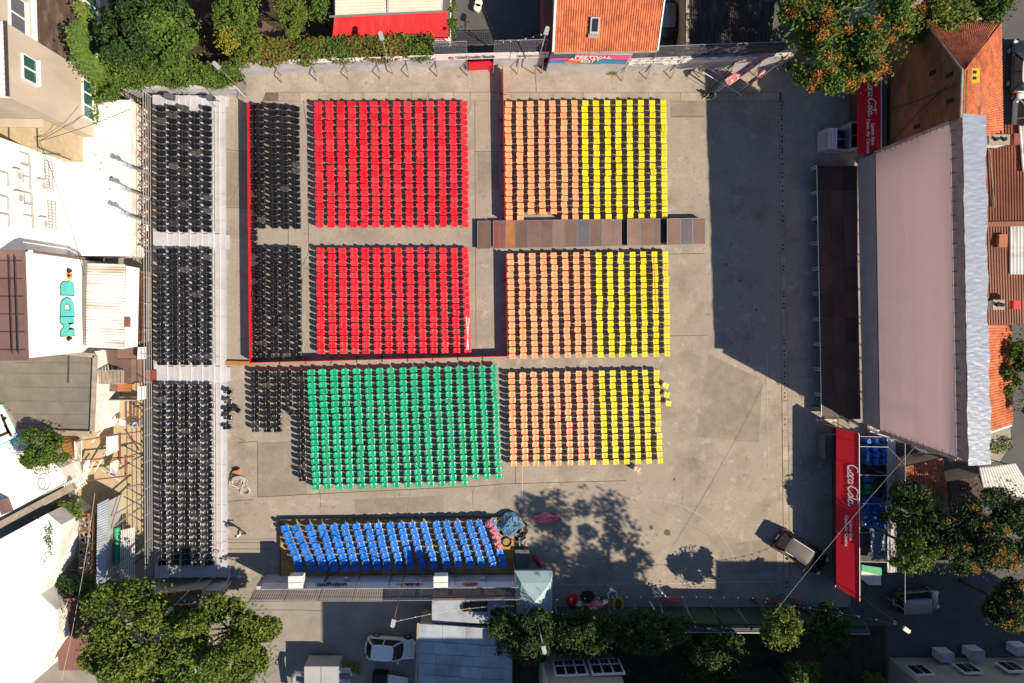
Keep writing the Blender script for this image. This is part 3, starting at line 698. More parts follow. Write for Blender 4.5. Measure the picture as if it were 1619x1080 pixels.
def script_word(parent, mat, origin, right, upv, width):
    """The flowing two-word script wordmark on the red roofs."""
    m = MB(); arc = lambda cx, cy, rx, ry, a0, a1, n=14, sk=.28: [(cx + rx * math.cos(R(a)) + sk * ry * math.sin(R(a)), cy + ry * math.sin(R(a))) for a in np.linspace(a0, a1, n)]
    thick = lambda n, a=.05, b=.13: [a + (b - a) * math.sin(math.pi * i / (n - 1)) for i in range(n)]
    S = []
    S.append((arc(.55, .62, .42, .55, 55, 330), .13)); S.append(([(.15, .05), (.5, -.02), (1.0, .02), (1.5, -.02)], .05))
    S.append((arc(1.15, .33, .19, .27, 0, 360), .11)); S.append((arc(1.62, .33, .19, .27, 50, 310), .11))
    S.append((arc(2.05, .33, .19, .27, 0, 360), .11)); S.append(([(2.3, .6), (2.22, .1), (2.42, .08)], .09)); S.append(([(2.5, .35), (2.72, .38)], .08))
    S.append((arc(3.15, .62, .42, .55, 60, 330), .13)); S.append(([(3.3, 1.15), (3.75, 1.0), (4.2, 1.22), (4.75, 1.1)], [.04, .09, .09, .03]))
    S.append((arc(3.75, .33, .19, .27, 0, 360), .11)); S.append(([(4.02, .08), (4.12, .6), (4.3, 1.08), (4.18, 1.1), (4.08, .5), (4.12, .12), (4.3, .1)], .08))
    S.append((arc(4.52, .33, .19, .27, 0, 360), .11)); S.append(([(4.78, .6), (4.7, .1), (4.95, .1), (5.1, .3)], .08))
    for pts, w in S:
        ribbon(m, pts, w, Vector(origin) - Vector(right).normalized() * width / 2, right, upv, scale=width / 5.1)
    m.build('script_lettering', mat, parent)

# ------------------------------------------------------------------ foliage
def leaf_mesh(name, pts, nrm, size, mats, mi=None, up=.45):
    n = len(pts); r = npr
    d = r.normal(size=(n, 3)); d[:, 2] = np.abs(d[:, 2]) + up
    if nrm is not None: d = d * .6 + nrm * .9
    d /= np.linalg.norm(d, axis=1)[:, None]
    t = r.normal(size=(n, 3)); u = np.cross(d, t); u /= np.linalg.norm(u, axis=1)[:, None] + 1e-9; w = np.cross(d, u)
    s = size * r.uniform(.6, 1.35, n)[:, None]
    fold = d * s * .25
    V = np.stack([pts - u * s * .9, pts + w * s * .42 + fold, pts + u * s * .9, pts - w * s * .42 + fold], 1).reshape(-1, 3)
    me = bpy.data.meshes.new(name); me.vertices.add(4 * n); me.vertices.foreach_set('co', V.ravel())
    # two triangles folded along the midrib
    idx = np.arange(n)[:, None] * 4
    tri = np.concatenate([idx + np.array([[0, 2, 1]]), idx + np.array([[0, 3, 2]])], 1).reshape(-1)
    me.loops.add(6 * n); me.loops.foreach_set('vertex_index', tri.astype(np.int32)); me.polygons.add(2 * n)
    me.polygons.foreach_set('loop_start', np.arange(0, 6 * n, 3, dtype=np.int32))
    try: me.polygons.foreach_set('loop_total', np.full(2 * n, 3, dtype=np.int32))
    except Exception: pass
    for q in mats: me.materials.append(q)
    if mi is not None: me.polygons.foreach_set('material_index', np.repeat(mi, 2).astype(np.int32))
    me.update(calc_edges=True); me.validate()
    return me

def crown_points(c, rx, ry, rz, nclump, per, cr):
    out = []; cl = []
    for k in range(nclump):
        while True:
            v = npr.uniform(-1, 1, 3)
            l = np.linalg.norm(v)
            if .35 < l < 1: break
        v = v / l * (l ** .45); az = math.atan2(v[1], v[0]); v = v * (.86 + .2 * math.sin(3 * az + c[0]) + .12 * math.sin(5 * az + c[1]))
        if v[2] < -.5: v[2] *= .5
        p = np.array([c[0] + v[0] * rx, c[1] + v[1] * ry, c[2] + v[2] * rz]); cl.append(p)
        rr = cr * npr.uniform(.6, 1.25)
        q = npr.normal(size=(per, 3)); q /= np.linalg.norm(q, axis=1)[:, None]
        q *= (npr.uniform(.25, 1, (per, 1)) ** .5) * rr; q[:, 2] = np.where(q[:, 2] < 0, q[:, 2] * .5, q[:, 2] * .8)
        out.append(q + p)
    return np.concatenate(out), cl

def tree(px, py, zc, r, rz, label, mat='leaf', n=9000, leaf=.17, name='tree', group=None, spots=None, cr=None, trunk=True, ry=None, ground=0.0):
    """Crown centre at height zc where the photograph shows it; the trunk stands below."""
    c = P(px, py, zc); root = empty(name, (c.x, c.y, ground), label=label, cat='tree' if name.endswith('tree') else 'shrub', group=group)
    cr = (cr or r * .3) * .74; ncl = max(9, int(19 * (r / cr / 3.3) ** 2)); per = max(30, int(n * 1.25) // ncl); leaf *= .76
    pts, cl = crown_points(c, r - cr * .6, (ry or r) - cr * .6, rz - cr * .4, ncl, per, cr)
    ns = int(len(pts) * .07); v = npr.normal(size=(ns, 3)); v /= np.linalg.norm(v, axis=1)[:, None]; v[:, 2] = np.abs(v[:, 2]) * 1.0 - .15
    v *= npr.uniform(.55, 1.04, (ns, 1)); pts = np.concatenate([pts, np.array([c.x, c.y, c.z]) + v * np.array([r, ry or r, rz])])
    pts[:, 2] = np.maximum(pts[:, 2], ground + .05)
    o = bpy.data.objects.new('crown', leaf_mesh('crown', pts, None, leaf, [M[mat]])); col.objects.link(o); o.parent = root; o.matrix_parent_inverse = MATI(root)
    if spots:
        sm, cnt = spots
        hi = sorted(cl, key=lambda p: -p[2])[:max(6, int(len(cl) * .75))]
        sp = []
        for k in range(cnt):
            b = hi[rnd.randrange(len(hi))] + npr.normal(size=3) * cr * .55 + np.array([0, 0, cr * .75])
            sp.append(b + npr.normal(size=(42, 3)) * np.array([.17, .17, .08]))
        o = bpy.data.objects.new('seed_cluster', leaf_mesh('seed_cluster', np.concatenate(sp), None, .075, [M[sm]])); col.objects.link(o); o.parent = root; o.matrix_parent_inverse = MATI(root)
        o['kind'] = 'stuff'
    if trunk:
        h0 = max(.3, zc - rz * .7 - ground); tr = max(.06, r * .055)
        part('trunk', M['bark'], root, lambda m: m.tube([(c.x, c.y, ground - .02), (c.x + tr, c.y, ground + h0 * .5), (c.x, c.y + tr, ground + h0), (c.x, c.y, zc)], [tr * 1.4, tr, tr * .8, tr * .45], 8), smooth=True)
        limbs = cl[::max(1, len(cl) // 10)]
        for q in limbs[:10]:
            s = Vector((c.x, c.y, ground + h0 * rnd.uniform(.75, 1.05))); e = Vector(q); mid = (s + e) / 2 + Vector((0, 0, .2))
            part('limb', M['bark'], root, lambda m: m.tube([s, mid, e], [tr * .5, tr * .32, tr * .14], 5))
    return root

def ivy(name, label, quads, dens, leaf, mats, weights=None, depth=.25, cat='ivy', mask=None, group=None):
    """Leaves growing over quads of 4 points; quads as lists of Vectors."""
    P_, N_ = [], []
    for q in quads:
        a, b, c, d = [np.array(p) for p in q]; area = np.linalg.norm(np.cross(b - a, d - a)); n = max(20, int(area * dens))
        u, v = npr.rand(n, 1), npr.rand(n, 1)
        nn = np.cross(b - a, d - a); nn = nn / np.linalg.norm(nn)
        if nn[2] < -.1 or (abs(nn[2]) <= .1 and nn @ (np.array([0, 0, 54.]) - a) < 0): nn = -nn
        p = (a * (1 - u) + b * u) * (1 - v) + (d * (1 - u) + c * u) * v
        lump = .55 + .45 * np.sin(p[:, :1] * 2.3 + np.cos(p[:, 1:2] * 1.7) * 2 + p[:, 2:] * 2.9)
        P_.append(p + nn * npr.rand(n, 1) * depth * lump + npr.normal(size=(n, 3)) * .08); N_.append(np.repeat(nn[None], n, 0))
    pts = np.concatenate(P_); nr = np.concatenate(N_)
    if mask is not None: k = mask(pts); pts, nr = pts[k], nr[k]
    mi = None
    if len(mats) > 1:
        f = np.sin(pts[:, 0] * .9 + 1) + np.sin(pts[:, 0] * 2.3 + pts[:, 1] * 2) * .5 + npr.normal(size=len(pts)) * .7
        mi = np.clip(np.digitize(f, weights), 0, len(mats) - 1)
    pts[:, 2] = np.maximum(pts[:, 2], .05)
    o = bpy.data.objects.new(name, leaf_mesh(name, pts, nr, leaf, [M[x] for x in mats], mi)); col.objects.link(o)
    return tag(o, label, cat, group)

# ------------------------------------------------------------------ roofs
def tile_roof(parent, A, B, C, D, tw=.2, tl=.38, mat='tile', name='roof_tile_field'):
    """A-B is the eave, D-C the ridge; small curved tiles in courses, too small to pick apart singly."""
    A, B, C, D = map(Vector, (A, B, C, D)); eu = (B - A); ev = (D - A)
    nu = max(2, int(eu.length / tw)); nv = max(2, int(ev.length / tl))
    n = eu.cross(ev).normalized()
    if n.z < 0: n = -n
    V, Fs = [], []
    prof = [(-.5, .0), (-.25, .045), (0, .06), (.25, .045), (.5, .0)]
    for j in range(nv):
        for i in range(nu):
            b = len(V); jit = rnd.uniform(-.012, .012)
            for v, lift in ((j / nv - .25 / nv, .045), ((j + 1) / nv, .0)):
                for s, h in prof:
                    u = (i + .5 + s) / nu; p = (A.lerp(B, u)).lerp(D.lerp(C, u), max(v, -.02) + jit / ev.length)
                    V.append(p + n * (h + lift))
            Fs += [(b + k, b + k + 1, b + k + 6, b + k + 5) for k in range(4)]
    me = bpy.data.meshes.new(name); me.from_pydata([tuple(v) for v in V], [], Fs); me.materials.append(M[mat]); me.polygons.foreach_set('use_smooth', [True] * len(Fs))
    o = bpy.data.objects.new(name, me); col.objects.link(o); o.parent = parent; o.matrix_parent_inverse = MATI(parent); o['kind'] = 'stuff'
    part('roof_deck', M['seam'], parent, lambda m: m.slab([A, B, C, D], .12))
    return o

def corrugated(name, mat, parent, A, B, C, D, n, amp=.03, along='u', square=False, **k):
    """Sheet A B C D with ridges; ridges run from the A-B edge to the D-C edge when along == 'u'."""
    A, B, C, D = map(Vector, (A, B, C, D))
    if along == 'v': A, B, C, D = A, D, C, B
    nn = (B - A).cross(D - A).normalized()
    if nn.z < 0: nn = -nn
    m = MB(); vs = []; S = 4
    for i in range(n * S + 1):
        u = i / (n * S); ph = i % S
        h = (amp if ph in (1,) else 0) if square else amp * math.sin(2 * math.pi * i / S)
        vs += [A.lerp(B, u) + nn * h, D.lerp(C, u) + nn * h]
    w = len(vs); lo = [v - nn * .04 for v in vs]
    fs = [(2 * i, 2 * i + 2, 2 * i + 3, 2 * i + 1) for i in range(n * S)] + [(w + 2 * i + 1, w + 2 * i + 3, w + 2 * i + 2, w + 2 * i) for i in range(n * S)]
    fs += [(2 * i, w + 2 * i, w + 2 * i + 2, 2 * i + 2) for i in range(n * S)] + [(2 * i + 1, 2 * i + 3, w + 2 * i + 3, w + 2 * i + 1) for i in range(n * S)] + [(0, 1, w + 1, w), (w - 2, 2 * w - 2, 2 * w - 1, w - 1)]
    m.add(vs + lo, fs); return m.build(name, mat, parent, **k)

def house(name, label, top, z, mats, zb=0.0, cat='building', roof=True, wall_in=.0):
    """A block whose roof outline the photograph shows at height z; walls go straight down."""
    c = P(*top[0], z); root = empty(name, (c.x, c.y, zb), label=label, cat=cat)
    pts = [P(x, y, z).to_2d() for x, y in top]
    part('wall', mats[0], root, lambda m: m.prism(pts, zb, z - .08))
    if roof: part('roof', mats[1], root, lambda m: m.prism(pts, z - .078, z))
    return root
def parapet(root, top, z, mat, w=.25, h=.3):
    pts = [P(x, y, z) for x, y in top]
    for a, b in zip(pts, pts[1:] + pts[:1]):
        part('parapet', mat, root, lambda m: m.bar(a + Vector((0, 0, h / 2)), b + Vector((0, 0, h / 2)), w, h))
def chimney(root, px, py, z0, z1, w, d, mat, pots=2):
    c = P(px, py, z1)
    ch = part('chimney', mat, root, lambda m: m.box((c.x, c.y, (z0 + z1) / 2), (w, d, z1 - z0)))
    part('chimney_cap', M['concrete_pale'], ch, lambda m: m.box((c.x, c.y, z1 + .04), (w + .12, d + .12, .08)))
    for k in range(pots):
        part('flue', M['rubber'], ch, lambda m: m.tube([(c.x + (k - (pots - 1) / 2) * w * .42, c.y, z1 + .02), (c.x + (k - (pots - 1) / 2) * w * .42, c.y, z1 + .3)], min(w, d) * .22, 8))
    return ch

def wall_run(name, label, pts, h, mats, stays=None, inward=1, mesh_h=1.6, back=None):
    """Concrete yard wall with steel stays and a mesh screen on top."""
    root = empty(name, P(*pts[0]), label=label, cat='wall'); G = [P(*p) for p in pts]
    for a, b in zip(G, G[1:]):
        part('wall_section', mats, root, lambda m: m.bar(a + Vector((0, 0, h / 2)), b + Vector((0, 0, h / 2)), .25, h))
        d = b - a; n = max(1, round(d.length / 2.2)); t = d.normalized(); iw = Vector((t.y, -t.x, 0)) * inward
        for i in range(n + 1):
            p = a + d * i / n
            part('post', M['steel'], root, lambda m: m.bar(p + Vector((0, 0, h - .1)), p - iw * .35 + Vector((0, 0, h + mesh_h)), .06))
            part('stay', M['steel'], root, lambda m: (m.bar(p + iw * .15 + Vector((0, 0, .0)), p + iw * .15 + Vector((0, 0, h)), .06), m.bar(p + iw * .75, p + iw * .15 + Vector((0, 0, h * .62)), .05)))
        if mesh_h > 0:
            q0, q1 = a + Vector((0, 0, h + .45)), b + Vector((0, 0, h + .45)); o2 = -iw * .25 + Vector((0, 0, mesh_h - .5))
            nx, nz = max(4, int(d.length / .16)), 7
            part('mesh_screen', M['mesh_dark'], root, lambda m: ([m.bar(q0.lerp(q1, k / nx), q0.lerp(q1, k / nx) + o2, .03) for k in range(nx + 1)], [m.bar(q0 + o2 * k / nz, q1 + o2 * k / nz, .03) for k in range(nz + 1)]))
            part('top_rail', M['steel'], root, lambda m: m.tube([a - iw * .35 + Vector((0, 0, h + mesh_h)), b - iw * .35 + Vector((0, 0, h + mesh_h))], .04))
    return root

def banner(name, label, a, b, z0, z1, mat, inw, gap=.2, wav=.0):
    a, b = P(*a), P(*b); o = inw * gap
    m = MB(); n = 24; vs = []
    for i in range(n + 1):
        p = a.lerp(b, i / n) + o; w = wav * math.sin(i * 1.3) + wav * .5 * math.sin(i * 2.9)
        vs += [p + Vector((0, 0, z0 + w)), p + Vector((0, 0, z1 + w)) - inw * .12]
    k = len(vs); lo = [v - inw * .03 for v in vs]
    m.add(vs + lo, [(2 * i, 2 * i + 2, 2 * i + 3, 2 * i + 1) for i in range(n)] + [(k + 2 * i + 1, k + 2 * i + 3, k + 2 * i + 2, k + 2 * i) for i in range(n)] + [(2 * i + 1, 2 * i + 3, k + 2 * i + 3, k + 2 * i + 1) for i in range(n)] + [(2 * i, k + 2 * i, k + 2 * i + 2, 2 * i + 2) for i in range(n)] + [(0, 1, k + 1, k), (k - 2, 2 * k - 2, 2 * k - 1, k - 1)])
    return m.build(name, mat, None, label=label, cat='banner')

def floodlight(base, head, z, label, r=.035, size=(.5, .36), mat='steel_white', pm='steel'):
    """Pole standing at `base` with its lamp head where the photograph shows it at height z."""
    h = P(*head, z); b = Vector((h.x, h.y, 0)) * (1 - .9 / math.hypot(h.x, h.y)); root = empty('floodlight', b, label=label, cat='floodlight')
    part('pole', M[pm], root, lambda m: m.tube([b, Vector((b.x, b.y, z - .3)), h + Vector((0, 0, -.08))], r))
    d = (h - b); a = math.atan2(d.y, d.x)
    hd = part('lamp_head', M['hvac' if mat == 'steel_white' else mat], root, lambda m: m.prism([(h.x + math.cos(a + q) * s, h.y + math.sin(a + q) * s) for q, s in ((-2.6, size[0] * .6), (-.5, size[0] * .6), (0, size[0] * .68), (.5, size[0] * .6), (2.6, size[0] * .6))], z, z + .14))
    part('lens', M['lamp_clear'], hd, lambda m: m.box((h.x, h.y, z - .02), (.3, .25, .03), a))
    return root

def cable(label, a, b, sag=.5, r=.015, mat='cable', bulbs=0, name='cable'):
    a, b = Vector(a), Vector(b); n = 14
    pts = [a.lerp(b, i / n) - Vector((0, 0, sag * 4 * (i / n) * (1 - i / n))) for i in range(n + 1)]
    if not bulbs:
        return part(name, M[mat], None, lambda m: m.tube(pts, r, 5), label=label, cat='cable')
    root = empty(name, a, label=label, cat='lights')
    part('wire', M[mat], root, lambda m: m.tube(pts, r, 5))
    for i in range(bulbs):
        t = (i + .5) / bulbs * n; k = int(t); p = pts[k].lerp(pts[min(k + 1, n)], t - k)
        part('bulb', M['bulb'], root, lambda m: m.loft([[(p.x + .05 * s * math.cos(q), p.y + .05 * s * math.sin(q), p.z + hh) for q in (0, 1.05, 2.09, 3.14, 4.19, 5.24)] for s, hh in ((.4, 0), (1, -.06), (1, -.1), (.5, -.15))]))
    return root

# ------------------------------------------------------------------ cars and people
def soften(o):
    md = o.modifiers.new('round', 'SUBSURF'); md.levels = 2; md.render_levels = 2
def car(name, label, px, py, ang, L, W, Hh, paint, roofmat=None, kind='hatch', z=.0, group=None):
    p = P(px, py, .8); root = empty(name, (0, 0, 0), label=label, cat='van' if kind == 'van' else 'car', group=group)
    def ring(x, hw, z0, z1, r=.12):
        return [(x, -hw + .04, z0), (x, hw - .04, z0), (x, hw, z0 + r), (x, hw * 1.0, (z0 + z1) / 2), (x, hw * .97, z1 - r), (x, hw * .86, z1), (x, -hw * .86, z1), (x, -hw * .97, z1 - r), (x, -hw, (z0 + z1) / 2), (x, -hw, z0 + r)]
    h = L / 2; w = W / 2; bz = Hh * .56
    hood = Hh * .52 if kind != 'van' else Hh * .54
    st = [(-h, w * .72, .38, bz * .86), (-h + .08, w * .88, .28, bz * .95), (-h + .45, w, .24, bz), (-.3 * L, w, .22, bz), (.05 * L, w, .22, bz), (.22 * L, w, .22, bz * .98), (.36 * L, w * .97, .24, hood * .95), (h - .22, w * .88, .27, hood * .84), (h - .04, w * .68, .32, hood * .72), (h, w * .5, .36, hood * .62)]
    body = part('body', paint, root, lambda m: m.loft([ring(*s) for s in st]), smooth=True); soften(body)
    # cabin
    if kind == 'van': xb0, xb1, xt0, xt1 = -h + .06, .30 * L, -h + .18, .14 * L
    elif kind == 'suv': xb0, xb1, xt0, xt1 = -h + .12, .22 * L, -h + .42, .07 * L
    else: xb0, xb1, xt0, xt1 = -h + .18, .24 * L, -h + .62, .06 * L
    wb, wt = w * .90, w * .70; zt = Hh
    def cab(m, g=0.0):
        rb = lambda x0, x1, ww, zz, r: [(x0, -ww + r, zz), (x0 + r, -ww, zz), (x1 - r, -ww, zz), (x1, -ww + r, zz), (x1 + r * .35, 0, zz), (x1, ww - r, zz), (x1 - r, ww, zz), (x0 + r, ww, zz), (x0, ww - r, zz), (x0 - r * .3, 0, zz)]
        m.loft([rb(xb0, xb1, wb, bz - .04, .22), rb(xt0, xt1, wt, zt - .06, .16)])
    part('cabin', M['glass'], root, cab, smooth=False)
    rm = roofmat or paint
    def roof(m):
        rb = lambda s, zz: [(xt0 - s * .05, -wt * .86 - s * .05, zz), (xt0 + .12, -wt - s * .05, zz), (xt1 - .12, -wt - s * .05, zz), (xt1 + s * .05, -wt * .86, zz), (xt1 + .07, 0, zz), (xt1 + s * .05, wt * .86, zz), (xt1 - .12, wt + s * .05, zz), (xt0 + .12, wt + s * .05, zz), (xt0 - s * .05, wt * .86 + s * .05, zz), (xt0 - .05, 0, zz)]
        m.loft([rb(1, zt - .085), rb(1, zt - .05), rb(0, zt - .02), [(xt0 + (xt1 - xt0) * .5 + (x - (xt0 + xt1) / 2) * .5, y * .5, zt + .02) for x, y, _z in rb(0, zt)]])
    soften(part('roof', rm, root, roof, smooth=True))
    for s in (-1, 1):  # pillars
        for (xa, xc) in ((xb0, xt0), (xb1, xt1)):
            part('pillar', paint, root, lambda m: m.bar((xa, s * (wb - .05), bz - .03), (xc, s * (wt - .01), zt - .05), .08))
        xm, xn = (xb0 + xb1) / 2 - .05, (xt0 + xt1) / 2
        part('pillar', paint, root, lambda m: m.bar((xm, s * (wb + .012), bz - .03), (xn, s * (wt + .012), zt - .05), .07))
        part('headlight', M['lamp_clear'], root, lambda m: m.box((h - .2, s * w * .66, hood * .74), (.26, .3, .1), -s * .5))
        part('taillight', M['lamp_red'], root, lambda m: m.box((-h + .06, s * w * .74, bz * .82), (.12, .22, .22)))
        part('mirror', paint, root, lambda m: m.box((xb1 - .28, s * (w + .1), bz + .06), (.14, .2, .13)))
        if kind == 'suv': part('roof_rail', M['steel_white'], root, lambda m: m.bar((xt0 + .1, s * (wt - .05), zt + .05), (xt1 - .1, s * (wt - .05), zt + .05), .035))
        for xw in (-.30 * L, .31 * L):
            wh = part('wheel', M['rubber'], root, lambda m: m.tube([(xw, s * (w - .22), .32), (xw, s * (w + .015), .32)], .32, 18))
            part('rim', M['steel'], wh, lambda m: m.tube([(xw, s * (w + .012), .32), (xw, s * (w + .03), .32)], .2, 12))
    part('number_plate', M['letter_white'], root, lambda m: m.box((-h - .01, 0, bz * .62), (.02, .5, .12)))
    part('wiper', M['rubber'], root, lambda m: m.bar((xb1 + .06, -.4, bz + .02), (xb1 - .03, .3, bz + .1), .025))
    root.location = (p.x, p.y, z); root.rotation_euler = (0, 0, ang)
    return root

def person(label, px, py, face, top, legs, pose='stand', ht=1.74, group=None, hair='hair'):
    """One skinned body; shirt, trousers, skin and hair are faces of that body."""
    s = ht / 1.74; p = P(px, py, .9)
    if pose == 'crouch':
        J = {'pel': (0, 0, .38), 'che': (.14, 0, .72), 'nec': (.24, 0, .90), 'hea': (.30, 0, 1.02), 'crn': (.31, 0, 1.14)}
        legp = {1: [(.05, .12, .38), (.42, .16, .50), (.14, .14, .09), (.30, .15, .04)], -1: [(.05, -.12, .38), (.40, -.18, .46), (.10, -.15, .09), (.26, -.16, .04)]}
        armp = {1: [(.20, .2, .80), (.42, .27, .58), (.60, .16, .42), (.67, .14, .38)], -1: [(.20, -.2, .80), (.44, -.26, .60), (.62, -.12, .40), (.69, -.1, .36)]}
    else:
        a = .22 if pose == 'walk' else .03
        J = {'pel': (0, 0, .93), 'che': (.02, 0, 1.30), 'nec': (.03, 0, 1.48), 'hea': (.06, 0, 1.60), 'crn': (.05, 0, 1.70)}
        legp = {1: [(0, .1, .90), (a, .11, .5), (a * .9, .11, .08), (a * .9 + .16, .12, .035)], -1: [(0, -.1, .90), (-a * .6, -.11, .5), (-a * 1.5, -.11, .1), (-a * 1.5 + .16, -.12, .04)]}
        if pose == 'arms': armp = {1: [(.02, .2, 1.40), (.22, .36, 1.25), (.45, .30, 1.32), (.53, .28, 1.33)], -1: [(.02, -.2, 1.40), (.2, -.38, 1.22), (.42, -.36, 1.30), (.5, -.35, 1.31)]}
        else: armp = {1: [(.02, .2, 1.40), (-.03 - a * .3, .27, 1.12), (.08, .28, .88), (.10, .28, .80)], -1: [(.02, -.2, 1.40), (.02 + a * .5, -.27, 1.12), (.18 + a * .4, -.27, .92), (.22 + a * .4, -.27, .85)]}
    V, E, Rd = [], [], []
    def ad(q, r, par=None):
        V.append(tuple(c * s for c in q)); Rd.append(r * s)
        if par is not None: E.append((par, len(V) - 1))
        return len(V) - 1
    pel = ad(J['pel'], (.15, .12)[0]); che = ad(J['che'], .16, pel); nec = ad(J['nec'], .06, che); hea = ad(J['hea'], .098, nec); crn = ad(J['crn'], .075, hea)
    for sd in (1, -1):
        q = legp[sd]; k = ad(q[0], .09, pel); k = ad(q[1], .065, k); k = ad(q[2], .045, k); ad(q[3], .04, k)
        q = armp[sd]; k = ad(q[0], .07, che); k = ad(q[1], .045, k); k = ad(q[2], .034, k); hnd = ad(q[3], .036, k)
        d = Vector(q[3]) - Vector(q[2]); d.normalize()
        for f in range(5):
            e = Vector(q[3]) + d * (.085 if f else .05) + Vector((0, (f - 2) * .02, -.01)); ad(e, .009, hnd)
    me = bpy.data.meshes.new('person'); me.from_pydata(V, E, []); o = bpy.data.objects.new('person', me); col.objects.link(o)
    md = o.modifiers.new('skin', 'SKIN'); md.use_smooth_shade = True
    for i, sv in enumerate(me.skin_vertices[0].data): sv.radius = (Rd[i], Rd[i] * (.8 if i < 2 else 1)); sv.use_root = (i == 0)
    sb = o.modifiers.new('sub', 'SUBSURF'); sb.levels = 1; sb.render_levels = 1
    me2 = bpy.data.meshes.new_from_object(o.evaluated_get(bpy.context.evaluated_depsgraph_get())); bpy.data.objects.remove(o)
    me2.materials.clear()
    for q in (M['skin'], M[top], M[legs], M[hair], M['rubber']): me2.materials.append(q)
    hz = J['hea'][2] * s; pz = J['pel'][2] * s; hx = J['hea'][0] * s
    for f in me2.polygons:
        c = f.center
        if c.z > hz - .02 * s and (c.x < hx + .03 or c.z > hz + .05 * s): f.material_index = 3
        elif c.z > J['nec'][2] * s - .01: f.material_index = 0
        elif c.z < .07: f.material_index = 4
        else:
            dt = min((Vector(V[i]) - c).length for i in (pel, che)); 
            if pose == 'crouch': f.material_index = 1 if c.z > .52 and c.x < .36 else (2 if c.x < .5 or c.z < .3 else 0)
            else: f.material_index = 2 if c.z < pz - .0 and abs(c.y) < .23 * s else (1 if c.z > 1.15 * s or (abs(c.y) < .2 * s and c.z > pz) else 0)
    ob = bpy.data.objects.new('person', me2); col.objects.link(ob); ob.location = (p.x, p.y, 0); ob.rotation_euler = (0, 0, face)
    return tag(ob, label, 'person', group)

S_ = Vector((0, -1, 0)); N_ = Vector((0, 1, 0)); UP = Vector((0, 0, 1)); XR = Vector((1, 0, 0))
# ------------------------------------------------------------------ yard walls
wall_run('concrete_wall', 'grey yard wall with steel stays under the bank banner', [(389, 119), (500, 112.5), (600, 109.5), (690, 106)], 2.4, M['wall_grey'], mesh_h=0)
wall_run('concrete_wall', 'short grey yard wall under the bank lettering beside the doorway', [(690.5, 106), (738, 104.5)], 2.4, M['wall_grey'])
wall_run('concrete_wall', 'short grey yard wall between the doorway and the festival mural', [(779, 103.5), (856, 101.5)], 2.4, M['wall_grey'])
wall_run('concrete_wall', 'grey yard wall with draped white cloth beside the tiled house', [(982, 112.5), (1060, 109.5), (1150, 106), (1232, 103)], 2.4, M['wall_grey'])
wall_run('concrete_wall', 'low grey wall behind the bleacher under the ivy hedge', [(212, 150), (386, 151)], 2.0, M['wall_grey'], mesh_h=0)
wall_run('concrete_wall', 'grey yard wall behind the blue chairs with white sponsor strip', [(420, 910), (520, 909.5), (620, 909), (720, 908.5), (815, 908)], 2.4, M['wall_grey'], inward=-1)
wall_run('concrete_wall', 'grey wall at the end of the bleacher beside the big tree', [(236, 924), (366, 919)], 2.0, M['wall_grey'], inward=-1, mesh_h=1.2)
wall_run('fabric_fence', 'dark green fabric fence along the planting bed', [(876, 962), (1000, 962), (1120, 963), (1240, 964), (1338, 966)], 2.9, M['green_cloth'], inward=-1, mesh_h=.5)
pl = empty('mural_wall', P(864, 111), label='grey wall with a colourful festival mural below the tiled house', cat='wall')
A, B = P(863, 111), P(981, 113.5)
part('wall_section', M['wall_grey'], pl, lambda m: m.bar(A + UP * 1.95, B + UP * 1.95, .25, 3.9))
dirw = (B - A).normalized(); fo = Vector((dirw.y, -dirw.x, 0)) * .14
def mural(a, b, z0, z1, mat, k=0):
    u, v = A.lerp(B, a), A.lerp(B, b); o = fo * (1 + k * .03)
    part('mural_field', mat, pl, lambda m: m.add([u + o + UP * z0[0], v + o + UP * z0[1], v + o + UP * z1[1], u + o + UP * z1[0]] + [u + UP * z0[0], v + UP * z0[1], v + UP * z1[1], u + UP * z1[0]], [(0, 1, 2, 3), (7, 6, 5, 4), (0, 4, 5, 1), (1, 5, 6, 2), (2, 6, 7, 3), (3, 7, 4, 0)]))
mural(.0, .98, (1.95, 2.05), (3.8, 3.8), M['navy'])
mural(.0, .5, (2.55, 2.75), (2.85, 3.3), M['pink'], 1); mural(.3, .98, (2.95, 2.95), (3.8, 3.8), M['pink'], 2)
mural(.0, .35, (1.95, 2.05), (2.45, 2.4), M['sky_blue'], 3); mural(.6, .96, (2.05, 2.05), (2.75, 2.75), M['sky_blue'], 1)
mural(.2, .42, (2.0, 2.3), (2.35, 3.3), M['orange'], 4); mural(.4, .6, (2.05, 2.05), (2.7, 2.5), M['violet'], 3); mural(.57, .66, (2.0, 2.0), (2.45, 2.3), M['green_paint'], 6)
for body, f, z, sz in [('FESTIVAL', .52, 3.48, .62), ('AUGUST', .43, 3.0, .55), ('2021', .47, 2.55, .5)]:
    text_mesh(body, sz, M['letter_white'], A.lerp(B, f) + fo * 1.35 + UP * z, dirw, UP, 'mural_lettering', pl, sx=1.1, bold=.012)

